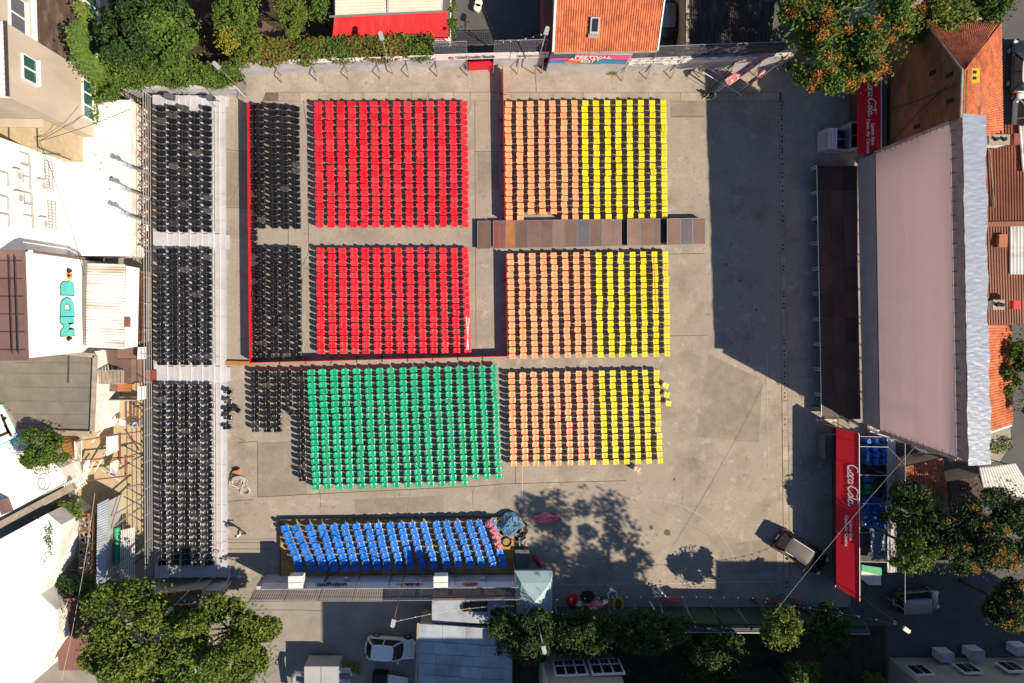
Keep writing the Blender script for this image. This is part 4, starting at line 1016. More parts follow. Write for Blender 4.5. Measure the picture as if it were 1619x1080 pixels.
bn = banner('banner', 'white bank banner with red emblem along the top of the wall', (688, 106), (803, 102.5), 1.95, 2.75, M['banner'], S_)
a, b = P(688, 106), P(803, 102.5); dr = (b - a).normalized()
text_mesh('UniCredit Bank', .72, M['letter_dark'], a.lerp(b, .55) + S_ * .19 + UP * 2.36, dr, UP, parent=bn, sx=.62, bold=.008)
c = a.lerp(b, .24) + S_ * .235 + UP * 2.36
part('emblem', M['logo_red'], bn, lambda m: m.loft([[c + dr * .17 * math.cos(q) + UP * .24 * math.sin(q) + S_ * h for q in np.linspace(0, 6.28, 14)[:-1]] for h in (0, .02)]))
part('emblem_mark', M['letter_white'], bn, lambda m: m.bar(c - dr * .14 - UP * .05 + S_ * .03, c + dr * .14 + UP * .12 + S_ * .03, .015, .05))
bn2 = banner('banner', 'creased white banner with faint dark script beside the doorway wall', (804, 102.8), (862, 101), 1.9, 2.7, M['banner'], S_, wav=.03)
text_mesh('SARAJEVO', .5, M['mesh_dark'], P(832, 102) + S_ * .2 + UP * 2.3, dr, UP, parent=bn2, sx=.75)
bn3 = banner('banner', 'sagging white cloth banner hung along the wall past the mural', (984, 112.5), (1062, 109.5), 1.75, 2.45, M['banner'], S_, wav=.1)
text_mesh('AIR AND MORE', .34, M['mesh_dark'], P(1015, 111.5) + S_ * .24 + UP * 2.05, dr, UP, parent=bn3)
banner('banner', 'pale cloth banner with brownish stain beside the red flags', (1066, 109.3), (1165, 105.6), 1.85, 2.5, M['banner'], S_, wav=.08)
banner('strip', 'white cloth strip above the left half of the ivy topped wall', (470, 113.8), (690, 106), 2.3, 2.65, M['banner'], S_, wav=.03)
# sponsor strip on the lower wall (faces the yard)
sp = banner('banner', 'long white sponsor strip on the wall behind the blue chairs', (428, 910), (815, 908), 1.95, 2.75, M['banner'], N_)
L_ = Vector((-1, 0, 0))
text_mesh('wiingo', .8, M['letter_green'], P(536, 909.3) + N_ * .2 + UP * 2.36, L_, UP, parent=sp, sx=1.0, bold=.03)
text_mesh('ASA', .62, M['letter_dark'], P(655, 908.8) + N_ * .2 + UP * 2.36, L_, UP, parent=sp, bold=.015)
text_mesh('BANKA', .36, M['letter_dark'], P(642, 908.9) + N_ * .2 + UP * 2.34, L_, UP, parent=sp)
for px, w, mt in [(664, .16, 'logo_red'), (745, .5, 'logo_red'), (738, .32, 'logo_orange'), (513, .2, 'sky_blue')]:
    c = P(px, 908.7) + N_ * (.22 if mt != 'logo_orange' else .235) + UP * 2.36
    part('emblem', M[mt], sp, lambda m: m.loft([[c + XR * w * math.cos(q) + UP * .22 * math.sin(q) + N_ * h for q in np.linspace(0, 6.28, 14)[:-1]] for h in (0, .02)]))
for px, lb in [(468, 'white metal box with red label on the wall near the bleacher'), (697, 'white metal box on the wall behind the middle blue rows')]:
    c = P(px, 920, 3.0); r_ = empty('wall_box', P(px, 909), label=lb, cat='box')
    part('housing', M['white_dirty'], r_, lambda m: m.box((c.x, c.y, 2.65), (1.0, .85, .8)))
    part('lid', M['steel_white'], r_, lambda m: m.box((c.x, c.y, 3.08), (1.08, .93, .05)))
    part('seam', M['mesh_dark'], r_, lambda m: m.box((c.x, c.y - .02, 3.11), (1.0, .03, .02)))
    part('bracket', M['rust_bar'], r_, lambda m: m.box((c.x, c.y - .5, 2.6), (.8, .14, .12)))
    part('support', M['steel'], r_, lambda m: m.tube([(c.x, c.y, 0), (c.x, c.y, 2.3)], .06))
for px in (547, 763):
    c = P(px, 918.5, 1.6); r_ = empty('wall_lamp', P(px, 909), label='small grey lamp on the wall near the ' + ('left' if px < 600 else 'tent') + ' end of the blue chairs' if px > 600 else 'small grey lamp on the wall under the green lettering', cat='lamp')
    part('lamp_body', M['hvac'], r_, lambda m: m.box((c.x, c.y + .1, 1.6), (.36, .3, .22)))
    part('lamp_lens', M['lamp_clear'], r_, lambda m: m.box((c.x, c.y + .26, 1.6), (.28, .03, .15)))
# doorway with red counter
dw = empty('doorway', P(758, 104), label='dark wooden doorway in the yard wall below the bank banner', cat='doorway')
a, b = P(738, 104.5), P(779, 103.5)
part('lintel', M['wall_grey'], dw, lambda m: m.bar(a + UP * 2.2, b + UP * 2.2, .25, .4))
for k in range(9): part('plank', M['rust_dark'], dw, lambda m: m.bar(a.lerp(b, (k + .1) / 9) + N_ * .35 + UP * 1.0, a.lerp(b, (k + .9) / 9) + N_ * .35 + UP * 1.0, .06, 2.0))
part('ticket_counter', M['red_panel'], None, lambda m: (m.bar(P(740.5, 111.5) + UP * .55, P(779, 109.5) + UP * .55, .06, 1.1), m.bar(P(740.5, 111.3) + UP * 1.1 + N_ * .1, P(779, 109.3) + UP * 1.1 + N_ * .1, .3, .04)), label='bright red counter board in front of the doorway', cat='counter')
part('white_plank', M['steel_white'], None, lambda m: m.bar(P(762, 102.5, .9), P(769, 105, .05) + N_ * .2, .14, .05), label='white board leaning in the dark doorway', cat='board')

# festival flags and pipe rack near the corner
def flag(label, a, za, b, zb, w, seed):
    A_, B_ = P(*a, za), P(*b, zb); root = empty('festival_flag', P(*a), label=label, cat='flag')
    part('pole', M['steel_white'], root, lambda m: m.tube([Vector((A_.x, A_.y, 0)), A_, B_], .03))
    d = (B_ - A_); n = Vector((-d.y, d.x, 0)).normalized()
    part('cloth', M['red_film'], root, lambda m: tarp(m, A_ + n * w, B_ + n * w * .6, B_ - n * w * .5, A_ - n * w * .7, 24, 6, .25, .015, seed), smooth=True)
flag('large crumpled red festival flag beside the pipe rack', (1150, 132), 2.6, (1214, 86), 3.4, .33, 3)
flag('narrow red festival flag hanging low over the shaded floor', (1184, 133), 2.2, (1210, 112), 2.6, .18, 5)
flag('small red festival flag in the wall corner', (1226, 104), 2.8, (1250, 84), 3.2, .13, 6)
rk = empty('pipe_rack', P(1130, 130), label='tangle of black and silver pipes leaning at the sunlit wall corner', cat='rack')
for a, za, b, zb in [((1092, 117), .1, (1126, 140), .2), ((1101, 108), .6, (1172, 150), .3), ((1117, 106), .9, (1160, 132), .5), ((1127, 107), 1.2, (1148, 124), .9), ((1140, 106), .3, (1178, 130), .4), ((1118, 145), .1, (1158, 112), 1.4), ((1120, 156), .05, (1148, 128), 1.0), ((1163, 152), .1, (1190, 132), 1.0), ((1146, 117), .8, (1162, 98), 1.8), ((1166, 124), .2, (1172, 132), .6)]:
    part('pipe', M['steel_dark'] if rnd.random() < .65 else M['steel_white'], rk, lambda m: m.tube([P(*a, za), P(*b, zb)], .035))
person('person in dark blue clothes crouching in the shade beside the pipe rack', 1134, 147, R(200), 'shirt_dark', 'trouser', 'crouch')
cable('thin pale cable lying in a curve on the shaded floor', P(1160, 155, .05), P(1125, 230, .04), 0, .015, 'cable_pale')

# ------------------------------------------------------------------ buildings beyond the upper wall
aw = empty('canopy_shop', P(615, 60), label='shop roof of cream sheets with a bright red cloth awning', cat='building')
part('wall', M['white_dirty'], aw, lambda m: m.prism([P(540, 48).to_2d(), P(700, 48).to_2d(), P(700, -60).to_2d(), P(540, -60).to_2d()], 0, 3.0))
corrugated('roof', M['cream'], aw, P(530, 24, 3.5), P(613, 20, 3.5), P(613, -50, 4.4), P(530, -50, 4.4), 14, .03, 'v')
corrugated('roof', M['cream'], aw, P(614, 20, 3.5), P(697, 18, 3.5), P(697, -50, 4.4), P(614, -50, 4.4), 14, .03, 'v')
part('gutter', M['steel'], aw, lambda m: m.bar(P(521, 26.5, 3.5), P(700, 18, 3.5), .12, .1)); part('roof_seam', M['hvac'], aw, lambda m: m.bar(P(613.5, 20, 3.56), P(613.5, -45, 4.46), .12, .06))
part('awning', M['red_cloth'], aw, lambda m: tarp(m, P(525, 64, 2.4), P(709, 61, 2.4), P(708, 18.5, 3.4), P(529, 25, 3.4), 60, 10, .10, .03, 9), smooth=True)
part('sill', M['white_dirty'], aw, lambda m: m.bar(P(676, 67, 1.6), P(713, 66, 1.6), .5, .6))
part('downpipe', M['steel_white'], aw, lambda m: m.tube([P(712, 62, .2), P(712, -20, 3.0)], .06))

th = empty('tiled_house', P(955, 60), label='house with sunlit orange tile roof and a skylight', cat='house')
A4, B4, C4, D4 = P(876, 83, 4.1), P(1038, 80.5, 4.1), P(1057, -62, 6.9), P(883, -62, 6.9)
part('wall', M['plaster'], th, lambda m: m.prism([(A4.x + .1, A4.y + .35), (B4.x - .1, B4.y + .35), (B4.x - .1, D4.y), (A4.x + .1, D4.y)], 0, 3.95))
tile_roof(th, A4, B4, C4, D4, .17, .36, 'tile')
part('eave_gutter', M['wood_grey'], th, lambda m: m.bar(A4 + UP * .02 + S_ * .06, B4 + UP * .02 + S_ * .06, .12, .12))
part('verge', M['steel_white'], th, lambda m: m.bar(A4 + UP * .1 + Vector((-.08, 0, 0)), D4 + UP * .1 + Vector((-.08, 0, 0)), .16, .1))
part('verge', M['steel_white'], th, lambda m: m.bar(B4 + UP * .1 + Vector((.06, 0, 0)), C4 + UP * .1 + Vector((.06, 0, 0)), .1, .1))
c = P(940, 42, 5.05); sl = (D4 - A4).normalized()
sk = part('skylight', M['hvac'], th, lambda m: m.slab([c + XR * -.33 - sl * .55 + UP * .16, c + XR * .33 - sl * .55 + UP * .16, c + XR * .33 + sl * .55 + UP * .16, c + XR * -.33 + sl * .55 + UP * .16], .14))
part('pane', M['glass'], sk, lambda m: m.slab([c + XR * -.22 - sl * .4 + UP * .18, c + XR * .22 - sl * .4 + UP * .18, c + XR * .22 + sl * .45 + UP * .18, c + XR * -.22 + sl * .45 + UP * .18], .03))
part('flashing', M['concrete_pale'], sk, lambda m: m.slab([c + XR * -.42 - sl * .8 + UP * .12, c + XR * .42 - sl * .8 + UP * .12, c + XR * .42 - sl * .56 + UP * .14, c + XR * -.42 - sl * .56 + UP * .14], .04))
lt = house('lean_to', 'narrow maroon lean-to roof beside the tiled house', [(859, 72), (875, 72), (876, -50), (860, -50)], 2.6, (M['maroon_sheet'], M['maroon_sheet']), cat='shed')
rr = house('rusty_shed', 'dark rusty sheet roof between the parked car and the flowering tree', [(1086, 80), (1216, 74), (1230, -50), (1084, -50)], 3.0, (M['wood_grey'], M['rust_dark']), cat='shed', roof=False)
corrugated('roof', M['rust_dark'], rr, P(1084, 82, 3.05), P(1218, 76, 3.05), P(1232, -50, 3.4), P(1082, -50, 3.4), 42, .03)  # dark rust colour also carries the shade over this roof
part('side_board', M['wood_grey'], rr, lambda m: m.bar(P(1087, 78, 3.2), P(1087, -45, 3.5), .25, .06))
car('parked_car', 'grey car parked nose in between the tiled house and rusty shed', 1052, 42, R(-90), 4.2, 1.72, 1.48, M['car_dark'], M['car_grey'])
for k, (px, py) in enumerate([(757, 4), (755, 12)]):
    c = P(px, py, .5); part('plant_pot', M['white_dirty'], None, lambda m: m.tube([(c.x, c.y, .01), (c.x, c.y, .5)], [.22, .3], 12), label='white round tub on the dark service yard', cat='tub', group='white tubs')

# ------------------------------------------------------------------ buildings right of the yard
gb = empty('gable_house', P(1440, 150), label='tall house with bare brown side wall, orange tiles and yellow chimney', cat='house')
gx = P(1380, 150).x
def on_x(px, py):
    d = ROT @ Vector(((px - CX) / F, (CY - py) / F, -1)); t = gx / d.x
    return Vector((gx, d.y * t, H + d.z * t))
w_top = [on_x(1464, 36), on_x(1521, 111), on_x(1518, 195)]
w_bot = [Vector((gx, p.y, 0)) for p in w_top]
yb_ = P(1380, 272).y; w_top.append(Vector((gx, yb_, w_top[2].z - .3))); w_bot.append(Vector((gx, yb_, 0)))
xe = P(1500, 100).x
pr_ = w_bot + w_top[::-1]; n8 = len(pr_)
part('side_wall', M['felt_brown'], gb, lambda m: m.add(pr_ + [p + Vector((.4, 0, 0)) for p in pr_], [tuple(range(n8)), tuple(range(n8, 2 * n8))[::-1]] + [(k, (k + 1) % n8, n8 + (k + 1) % n8, n8 + k) for k in range(n8)]))
part('wall', M['plaster'], gb, lambda m: m.prism([(gx + .41, w_top[0].y), (xe, w_top[0].y), (xe, yb_), (gx + .41, yb_)], 0, 4.8))
tile_roof(gb, P(1584, 215, 4.9), P(1581, 38, 4.9), w_top[1] + Vector((.1, 0, .05)), w_top[2] + Vector((.1, -.8, .05)), .2, .34, 'tile')
tile_roof(gb, P(1580, 34, 4.9), w_top[0] + Vector((-.05, .1, 0)), w_top[1] + Vector((.05, 0, .05)), w_top[1] + Vector((.2, .02, .05)), .22, .4, 'tile_dark')  # north slope: its shade is put into the darker tile colour
part('verge', M['wood_grey'], gb, lambda m: [m.bar(a + UP * .05, b + UP * .05, .14, .12) for a, b in zip(w_top[:2], w_top[1:3])])
c = P(1541, 119, 9.2)
ch = part('chimney', M['yellow_paint'], gb, lambda m: m.box((c.x, c.y, 8.2), (.75, .95, 2.0)))
for s in (-1, 1): part('flue', M['rubber'], ch, lambda m: m.box((c.x, c.y + s * .2, 9.21), (.22, .2, .06)))
part('vent_hood', M['rust_bar'], gb, lambda m: m.box(P(1542, 178, 8.0), (.3, .7, .6)))
for px, py in [(1475, 115), (1501, 119), (1502, 160), (1450, 200)]:
    c = on_x(px, py); part('wall_opening', M['rubber'], gb, lambda m: m.box((gx - .01, c.y, c.z), (.06, .3, .7)))
for nm, top, lab in [('sheet_roof_house', [(1541, 197), (1660, 197), (1660, 351), (1546, 353)], 'house with brown standing-seam sheet roof and twin-flue chimney near the silver tarpaulin'), ('sheet_roof_house', [(1546, 357), (1660, 355), (1660, 512), (1553, 513)], 'house with rustier brown sheet roof patched with white sheets')]:
    r_ = house(nm, lab, top, 4.8, (M['plaster'], M['rust_sheet']), cat='house', roof=False)
    p = [P(x, y, 5.2 if i in (2, 3) and top[0][1] < 300 or i in (0, 1) and top[0][1] > 300 else 4.75) for i, (x, y) in enumerate(top)]
    corrugated('roof', M['rust_sheet'], r_, p[0], p[1], p[2], p[3], 26, .06, 'u', square=True)
    if top[0][1] < 300:
        chimney(r_, 1579, 221, 4.7, 6.0, 1.5, .62, M['white_dirty']); part('chimney_hood', M['ply_red'], r_, lambda m: m.box(P(1604, 221, 5.8), (.45, .8, .5)))
        corrugated('patch_sheet', M['white_rust'], r_, P(1611, 199, 5.0), P(1660, 199, 5.0), P(1660, 272, 5.2), P(1617, 272, 5.2), 9, .04)
        part('pipe', M['wood_grey'], r_, lambda m: m.tube([P(1565, 238, 5.0), P(1572, 328, 5.3)], .05))
        part('ridge', M['rust_sheet'], r_, lambda m: m.bar(p[3] + UP * .08 + S_ * .1, p[2] + UP * .08 + S_ * .1, .35, .1))
    else:
        chimney(r_, 1578, 482, 4.7, 6.0, .8, .62, M['white_dirty']); part('chimney_hood', M['red_panel'], r_, lambda m: m.box(P(1605, 482, 5.8), (.55, .62, .4)))
        part('roof_hatch', M['ply_orange'], r_, lambda m: m.box(P(1583, 381, 5.3), (.65, .95, .4)))
        corrugated('patch_sheet', M['white_rust'], r_, P(1597, 357, 5.28), P(1660, 357, 5.28), P(1660, 434, 5.1), P(1597, 434, 5.1), 12, .05)
tl = empty('low_tiled_house', P(1575, 600), label='low orange tiled roof behind the lower end of the screen tower', cat='house')
part('wall', M['plaster'], tl, lambda m: m.prism([P(1550, 684, 3.5).to_2d(), P(1594, 668, 3.5).to_2d(), P(1596, 516, 3.5).to_2d(), P(1550, 516, 3.5).to_2d()], 0, 3.4))
tile_roof(tl, P(1599, 670, 3.6), P(1597, 514, 3.6), P(1540, 514, 5.3), P(1540, 690, 5.3), .2, .3, 'tile')
part('eave_board', M['white_dirty'], tl, lambda m: m.bar(P(1552, 688, 3.6), P(1598, 672, 3.4), .15, .25))
ws = empty('sheet_shelter', P(1590, 755), label='shelter of white corrugated sheets at the edge of the shaded lot', cat='shed')
corrugated('roof', M['white_rust'], ws, P(1548, 740, 2.8), P(1606, 733, 2.8), P(1640, 790, 2.6), P(1556, 778, 2.6), 15, .05)
for px, py in [(1552, 742), (1606, 738), (1625, 782), (1560, 774)]: part('post', M['steel_dark'], ws, lambda m: m.tube([P(px, py, .01) * 1 if False else Vector((P(px, py, 2.7).x, P(px, py, 2.7).y, 0)), P(px, py, 2.7)], .05))
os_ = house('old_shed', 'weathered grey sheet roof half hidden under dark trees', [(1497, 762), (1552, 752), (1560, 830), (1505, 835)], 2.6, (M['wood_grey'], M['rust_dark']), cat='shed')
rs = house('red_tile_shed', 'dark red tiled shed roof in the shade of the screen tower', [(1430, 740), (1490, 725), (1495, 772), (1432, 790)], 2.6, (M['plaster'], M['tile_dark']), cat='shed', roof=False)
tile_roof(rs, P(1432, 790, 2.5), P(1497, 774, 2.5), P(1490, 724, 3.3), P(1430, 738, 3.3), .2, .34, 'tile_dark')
part('foil_sheet', M['silver'], None, lambda m: tarp(m, P(1443, 735, .5), P(1467, 732, .5), P(1466, 715, .9), P(1445, 717, .9), 12, 8, .2, seed=2), label='crumpled silver sheet lying behind the lower end of the screen', cat='sheet')
car('parked_car', 'dark blue car with white rear on the street beside the gable house', 1619, 104, R(90), 4.3, 1.8, 1.5, M['car_dark'], M['car_white'])
car('parked_car', 'pale car on the street next to the brown sheet roof', 1624, 178, R(88), 4.3, 1.8, 1.5, M['car_white'], M['car_grey'])

# ------------------------------------------------------------------ booths
def booth(label, q, text_at, sub_at, width, sub_w):
    root = empty('snack_booth', P(*q[0][:2]), label=label, cat='booth'); p = [P(*c) for c in q]   # top-left, bottom-left, bottom-right, top-right
    part('roof', M['red_awning'], root, lambda m: m.slab(p, .08))
    part('edge_trim', M['steel_white'], root, lambda m: m.bar(p[2] + UP * .03, p[3] + UP * .03, .04, .05))
    part('counter', M['stage'], root, lambda m: m.bar(Vector((p[0].x + 1.1, p[0].y - .6, .55)), Vector((p[1].x + 1.1, p[1].y + .8, .55)), .1, 1.1))  # dark colour stands in for the shade under the booth roof
    for c in p: part('post', M['steel'], root, lambda m: m.tube([(c.x, c.y, 0), (c.x, c.y, c.z - .05)], .05))
    n = (p[1] - p[0]).cross(p[3] - p[0]).normalized()
    if n.z < 0: n = -n
    right = (p[1] - p[0]).normalized(); upv = n.cross(right)
    pos = lambda f, g: p[0].lerp(p[1], f).lerp(p[3].lerp(p[2], f), g) + n * .02
    script_word(root, M['letter_white'], pos(*text_at), right, upv, width)
    text_mesh('Ljetno kino', sub_w, M['letter_white'], pos(sub_at[0], sub_at[1] + .10), right, upv, 'roof_lettering', root, bold=.004)
    text_mesh('Open Air Cinema', sub_w, M['letter_white'], pos(sub_at[0] + .015, sub_at[1] - .10), right, upv, 'roof_lettering', root, bold=.004)
    return root, p
bt, p = booth('red roofed drinks booth with white script beside the bare brown wall', [(1356, 96, 3), (1356, 244, 3), (1393, 240, 3), (1393, 96, 3)], (.40, .42), (.80, .54), 2.9, .36)
bt2, p = booth('long red roofed drinks booth with white script beside the chair store', [(1322, 676, 2.5), (1322, 927, 2.5), (1359, 951, 3.5), (1358, 686, 3.5)], (.33, .50), (.60, .55), 3.3, .34)
for k in range(7):
    t = (k + .4) / 7.2; a, b = p[0].lerp(p[1], t), p[3].lerp(p[2], t)
    part('roof_seam', M['logo_red'], bt2, lambda m: m.bar(a + UP * .02, b + UP * .02, .03, .02))
part('blue_side_wall', M['navy'], bt, lambda m: m.prism([P(1394, 120, 2.4).to_2d(), P(1402, 120, 2.4).to_2d(), P(1402, 236, 2.4).to_2d(), P(1394, 236, 2.4).to_2d()], 0, 2.4))
part('added_shadow_wall', M['stage'], bt2, lambda m: m.add([Vector((p[2].x - .05, p[2].y, 0)), Vector((p[3].x - .05, p[3].y, 0)), p[3] - UP * .12 - XR * .05, p[2] - UP * .12 - XR * .05] + [Vector((p[2].x - .1, p[2].y, 0)), Vector((p[3].x - .1, p[3].y, 0)), p[3] - UP * .12 - XR * .1, p[2] - UP * .12 - XR * .1], [(0, 1, 2, 3), (7, 6, 5, 4), (0, 4, 5, 1), (1, 5, 6, 2), (2, 6, 7, 3), (3, 7, 4, 0)]))  # wall added to fill out the booth's shadow on the ground
fr = empty('store_frame', P(1380, 800), label='open pipe frame over the chair stacks beside the long red booth', cat='frame')
for py in (690, 706, 751, 796, 842, 888):
    part('cross_pipe', M['hvac'], fr, lambda m: m.tube([P(1359, py, 3.3), P(1404, py + 1, 3.1)], .025))
    part('post', M['steel'], fr, lambda m: m.tube([Vector((P(1404, py, 3.1).x, P(1404, py, 3.1).y, 0)), P(1404, py + 1, 3.1)], .035))
part('long_pipe', M['hvac'], fr, lambda m: m.tube([P(1431, 690, 3.6), P(1431, 972, 3.6)], .025))
for py in (700, 760, 825, 885, 965): part('post', M['steel'], fr, lambda m: m.tube([Vector((P(1431, py, 3.6).x, P(1431, py, 3.6).y, 0)), P(1431, py, 3.6)], .04))
for a, b in [((1404, 707), (1431, 735)), ((1404, 797), (1431, 760)), ((1404, 800), (1431, 825))]: part('diagonal', M['steel'], fr, lambda m: m.tube([P(*a, 3.1), P(*b, 3.5)], .025))
part('tarpaulin_strip', M['hvac'], None, lambda m: tarp(m, P(1403, 690, 1.6), P(1416, 690, 1.6), P(1418, 905, 1.6), P(1403, 905, 1.6), 6, 60, .3, seed=8), label='crumpled grey tarpaulin strip behind the stacked chairs', cat='tarpaulin')
stk = {}
for nm in ('chair_blue', 'chair_green'):
    stk[nm] = chair_mesh(M[nm]); stk[nm].name = 'stacked_chair'
def chair_stack(px, py, nm, n, rot, label, group):
    c = P(px, py, .8); root = empty('chair_stack', (c.x, c.y, 0), rot, label, 'chair stack', group)
    for k in range(n):
        o = bpy.data.objects.new('stacked_chair', stk[nm]); col.objects.link(o); o.parent = root; o.location = (k * .012, 0, k * .10)
for j, py in enumerate([696, 709, 718.5, 729]):
    for i in range(3): chair_stack(1368 + i * 13.5, py, 'chair_blue', 8 - (j == 1), R(90 * (j % 2)) + R(rnd.uniform(-6, 6)), 'blue chair stack, ' + nth(j + 1) + ' row from the screen, ' + nth(i + 1) + ' from the red booth', 'blue chair stacks near the screen')
chair_stack(1369, 757, 'chair_blue', 8, R(180), 'single stack of blue chairs next to the green stacks', None)
for py in (768, 777): chair_stack(1370, py, 'chair_green', 7, R(184), 'stack of green chairs between the blue stacks', 'green chair stacks')
for j, py in enumerate([789, 799, 809, 818, 828]):
    for i in range(3): chair_stack(1368 + i * 12.5, py + i * 1.5, 'chair_blue', 6 + (i + j) % 3, R(90) + R(rnd.uniform(-8, 8)), 'blue chair stack past the green ones, ' + nth(j + 1) + ' row, ' + nth(i + 1) + ' from the red booth', 'blue chair stacks past the green ones')
part('tarpaulin', M['tarp_blue'], None, lambda m: tarp(m, P(1378, 832, .9), P(1398, 830, .9), P(1400, 884, .7), P(1376, 886, .7), 16, 24, .35, seed=12), label='crumpled blue tarpaulin past the last chair stacks', cat='tarpaulin')
ct = empty('freezer_chest', P(1376, 912), label='white chest with green top beside the long red booth', cat='chest')
part('body', M['white_dirty'], ct, lambda m: m.prism([P(1362, 896, 1.2).to_2d(), P(1393, 906, 1.2).to_2d(), P(1393, 925, 1.2).to_2d(), P(1374, 925, 1.2).to_2d(), P(1362, 915, 1.2).to_2d()], 0, 1.2))
part('lid', M['green_paint'], ct, lambda m: m.prism([P(1361, 893, 1.28).to_2d(), P(1394, 898, 1.28).to_2d(), P(1394, 910, 1.28).to_2d(), P(1361, 903, 1.28).to_2d()], 1.2, 1.28))
for px, py, w, d, lb in [(1325, 220, 2.0, 1.6, 'open grey bottle cart with slatted side in front of the red booth'), (1356, 214, 1.25, 2.0, 'open grey bottle cart pushed against the red booth roof')]:
    c = P(px, py, 1.3); r_ = empty('bottle_cart', (c.x, c.y, 0), label=lb, cat='cart')
    for s in (-1, 1):
        part('side_wall', M['hvac'], r_, lambda m: m.box((c.x + s * (w / 2), c.y, .75), (.06, d, 1.4))); part('end_wall', M['hvac'], r_, lambda m: m.box((c.x, c.y + s * d / 2, .75), (w, .06, 1.4)))
    part('floor', M['rubber'], r_, lambda m: m.box((c.x, c.y, .35), (w - .1, d - .1, .1))); part('divider', M['steel'], r_, lambda m: m.box((c.x, c.y, 1.3), (w, .07, .1)))
    if w > 1.5:
        for k in range(5): part('slat', M['steel_white'], r_, lambda m: m.box((c.x - .88 + k * .16, c.y, 1.47), (.13, d, .03)))
    for k in range(6): part('bottle_crate', M['navy'], r_, lambda m: m.box((c.x + (.2 if w > 1.5 else 0) + (k % 2 - .5) * .45, c.y - d * .33 + (k // 2) * d * .3, .6), (.38, .3, .35), rnd.uniform(-.3, .3)))
sb = empty('black_cabinet', P(1318, 706), label='black cabinet on wheels beside the stage corner', cat='cabinet')
part('body', M['mesh_dark'], sb, lambda m: m.prism([P(1304, 688, 1.4).to_2d(), P(1329, 688, 1.4).to_2d(), P(1330, 727, 1.4).to_2d(), P(1305, 727, 1.4).to_2d()], .12, 1.4))
part('top_panel', M['stage'], sb, lambda m: m.prism([P(1317, 689, 1.44).to_2d(), P(1329, 689, 1.44).to_2d(), P(1330, 726, 1.44).to_2d(), P(1318, 726, 1.44).to_2d()], 1.4, 1.44))
for k in (0, 1): part('caster', M['rubber'], sb, lambda m: m.box(P(1312 + 10 * k, 722, .07), (.2, .2, .13)))
part('stage_ramp', M['wood_grey'], None, lambda m: m.slab([P(1276, 645, .05), P(1293, 648, .1), P(1327, 660, .95), P(1312, 645, .9)], .05), label='pale plank ramp leading onto the stage corner', cat='ramp')
part('litter_sheet', M['white_dirty'], None, lambda m: tarp(m, P(1290, 662, .15), P(1322, 664, .15), P(1322, 667, .12), P(1290, 666, .12), 10, 3, .1, seed=3), label='white crumpled cloth on the floor at the ramp foot', cat='cloth')

# ------------------------------------------------------------------ blue chair platform and clutter
pf = empty('wooden_platform', P(630, 865), label='low plywood platform carrying the blue chairs', cat='platform')
X0, X1 = 443.5, 813
for i in range(16):
    for j in range(4):
        xa, xb = X0 + (X1 - X0) * i / 16, X0 + (X1 - X0) * (i + 1) / 16
        yt = lambda x: 821.5 - (x - 443) * .009; yb = lambda x: 910 - (x - 443) * .010
        f = lambda x, t: (x, yt(x) + (yb(x) - yt(x)) * t)
        q = [P(*f(xa + .1, j / 4 + .002), PZ), P(*f(xb - .1, j / 4 + .002), PZ), P(*f(xb - .1, (j + 1) / 4 - .003), PZ), P(*f(xa + .1, (j + 1) / 4 - .003), PZ)]
        part('plywood_sheet', M['wood'], pf, lambda m: m.prism([v.to_2d() for v in q], PZ - .03, PZ))
part('skirting', M['steel_dark'], pf, lambda m: [m.bar(P(*a, PZ) - UP * .15, P(*b, PZ) - UP * .15, .06, .36) for a, b in [((443, 821.2), (813.5, 817.8)), ((443, 821.2), (443, 910)), ((813.5, 817.8), (813.5, 906.5))]])
part('support_frame', M['steel_dark'], pf, lambda m: m.prism([P(446, 824).to_2d(), P(811, 820).to_2d(), P(811, 903).to_2d(), P(446, 906).to_2d()], .01, PZ - .04))
def heap(name, label, px, py, rx, ry, z0, h, mat, cat, seed, n=18):
    c = P(px, py, z0); r = np.random.RandomState(seed); m = MB(); V = []
    for i in range(n + 1):
        for j in range(n + 1):
            u, v = i / n * 2 - 1, j / n * 2 - 1; d = min(1, math.hypot(u, v))
            k = (1 - d ** 3) * h * (.55 + .3 * math.sin(5 * u + seed) * math.cos(4 * v + 2 * seed) + r.uniform(0, .35))
            s = math.sqrt(max(0, 1 - v * v / 2)); t = math.sqrt(max(0, 1 - u * u / 2))
            V.append((c.x + u * s * rx * (1 + .15 * math.sin(7 * v + seed)), c.y + v * t * ry, z0 + k))
    w = n + 1; N = len(V); lo = [(x, y, z0) for x, y, z in V]
    fs = [(i * w + j, (i + 1) * w + j, (i + 1) * w + j + 1, i * w + j + 1) for i in range(n) for j in range(n)]
    m.add(V + lo, fs + [tuple(N + q for q in f[::-1]) for f in fs])
    return m.build(name, M[mat], None, smooth=False, label=label, cat=cat)
heap('tarpaulin', 'crumpled translucent blue sheet at the end of the wooden platform', 806, 829, 1.05, 1.0, PZ, .55, 'tarp_blue', 'tarpaulin', 3)
heap('wrapped_bundle', 'red bundle in clear film lying on the floor past the platform', 862, 819, 1.1, .5, .01, .55, 'red_film', 'bundle', 5)
for k, (px, py) in enumerate([(773, 828), (779, 838), (782, 847), (785, 857), (788, 864)]):
    heap('film_cover', 'red and white plastic film draped over the last blue row', px, py, .32, .35, PZ + .5, .4, 'red_film', 'plastic film', 7 + k, 9)
    tag(bpy.context.scene.collection.objects[-1], group='film covers on the blue chairs')
heap('cable_heap', 'heap of black cables beside the blue sheet', 822, 838, .6, .9, .01, .5, 'rubber', 'cables', 9)
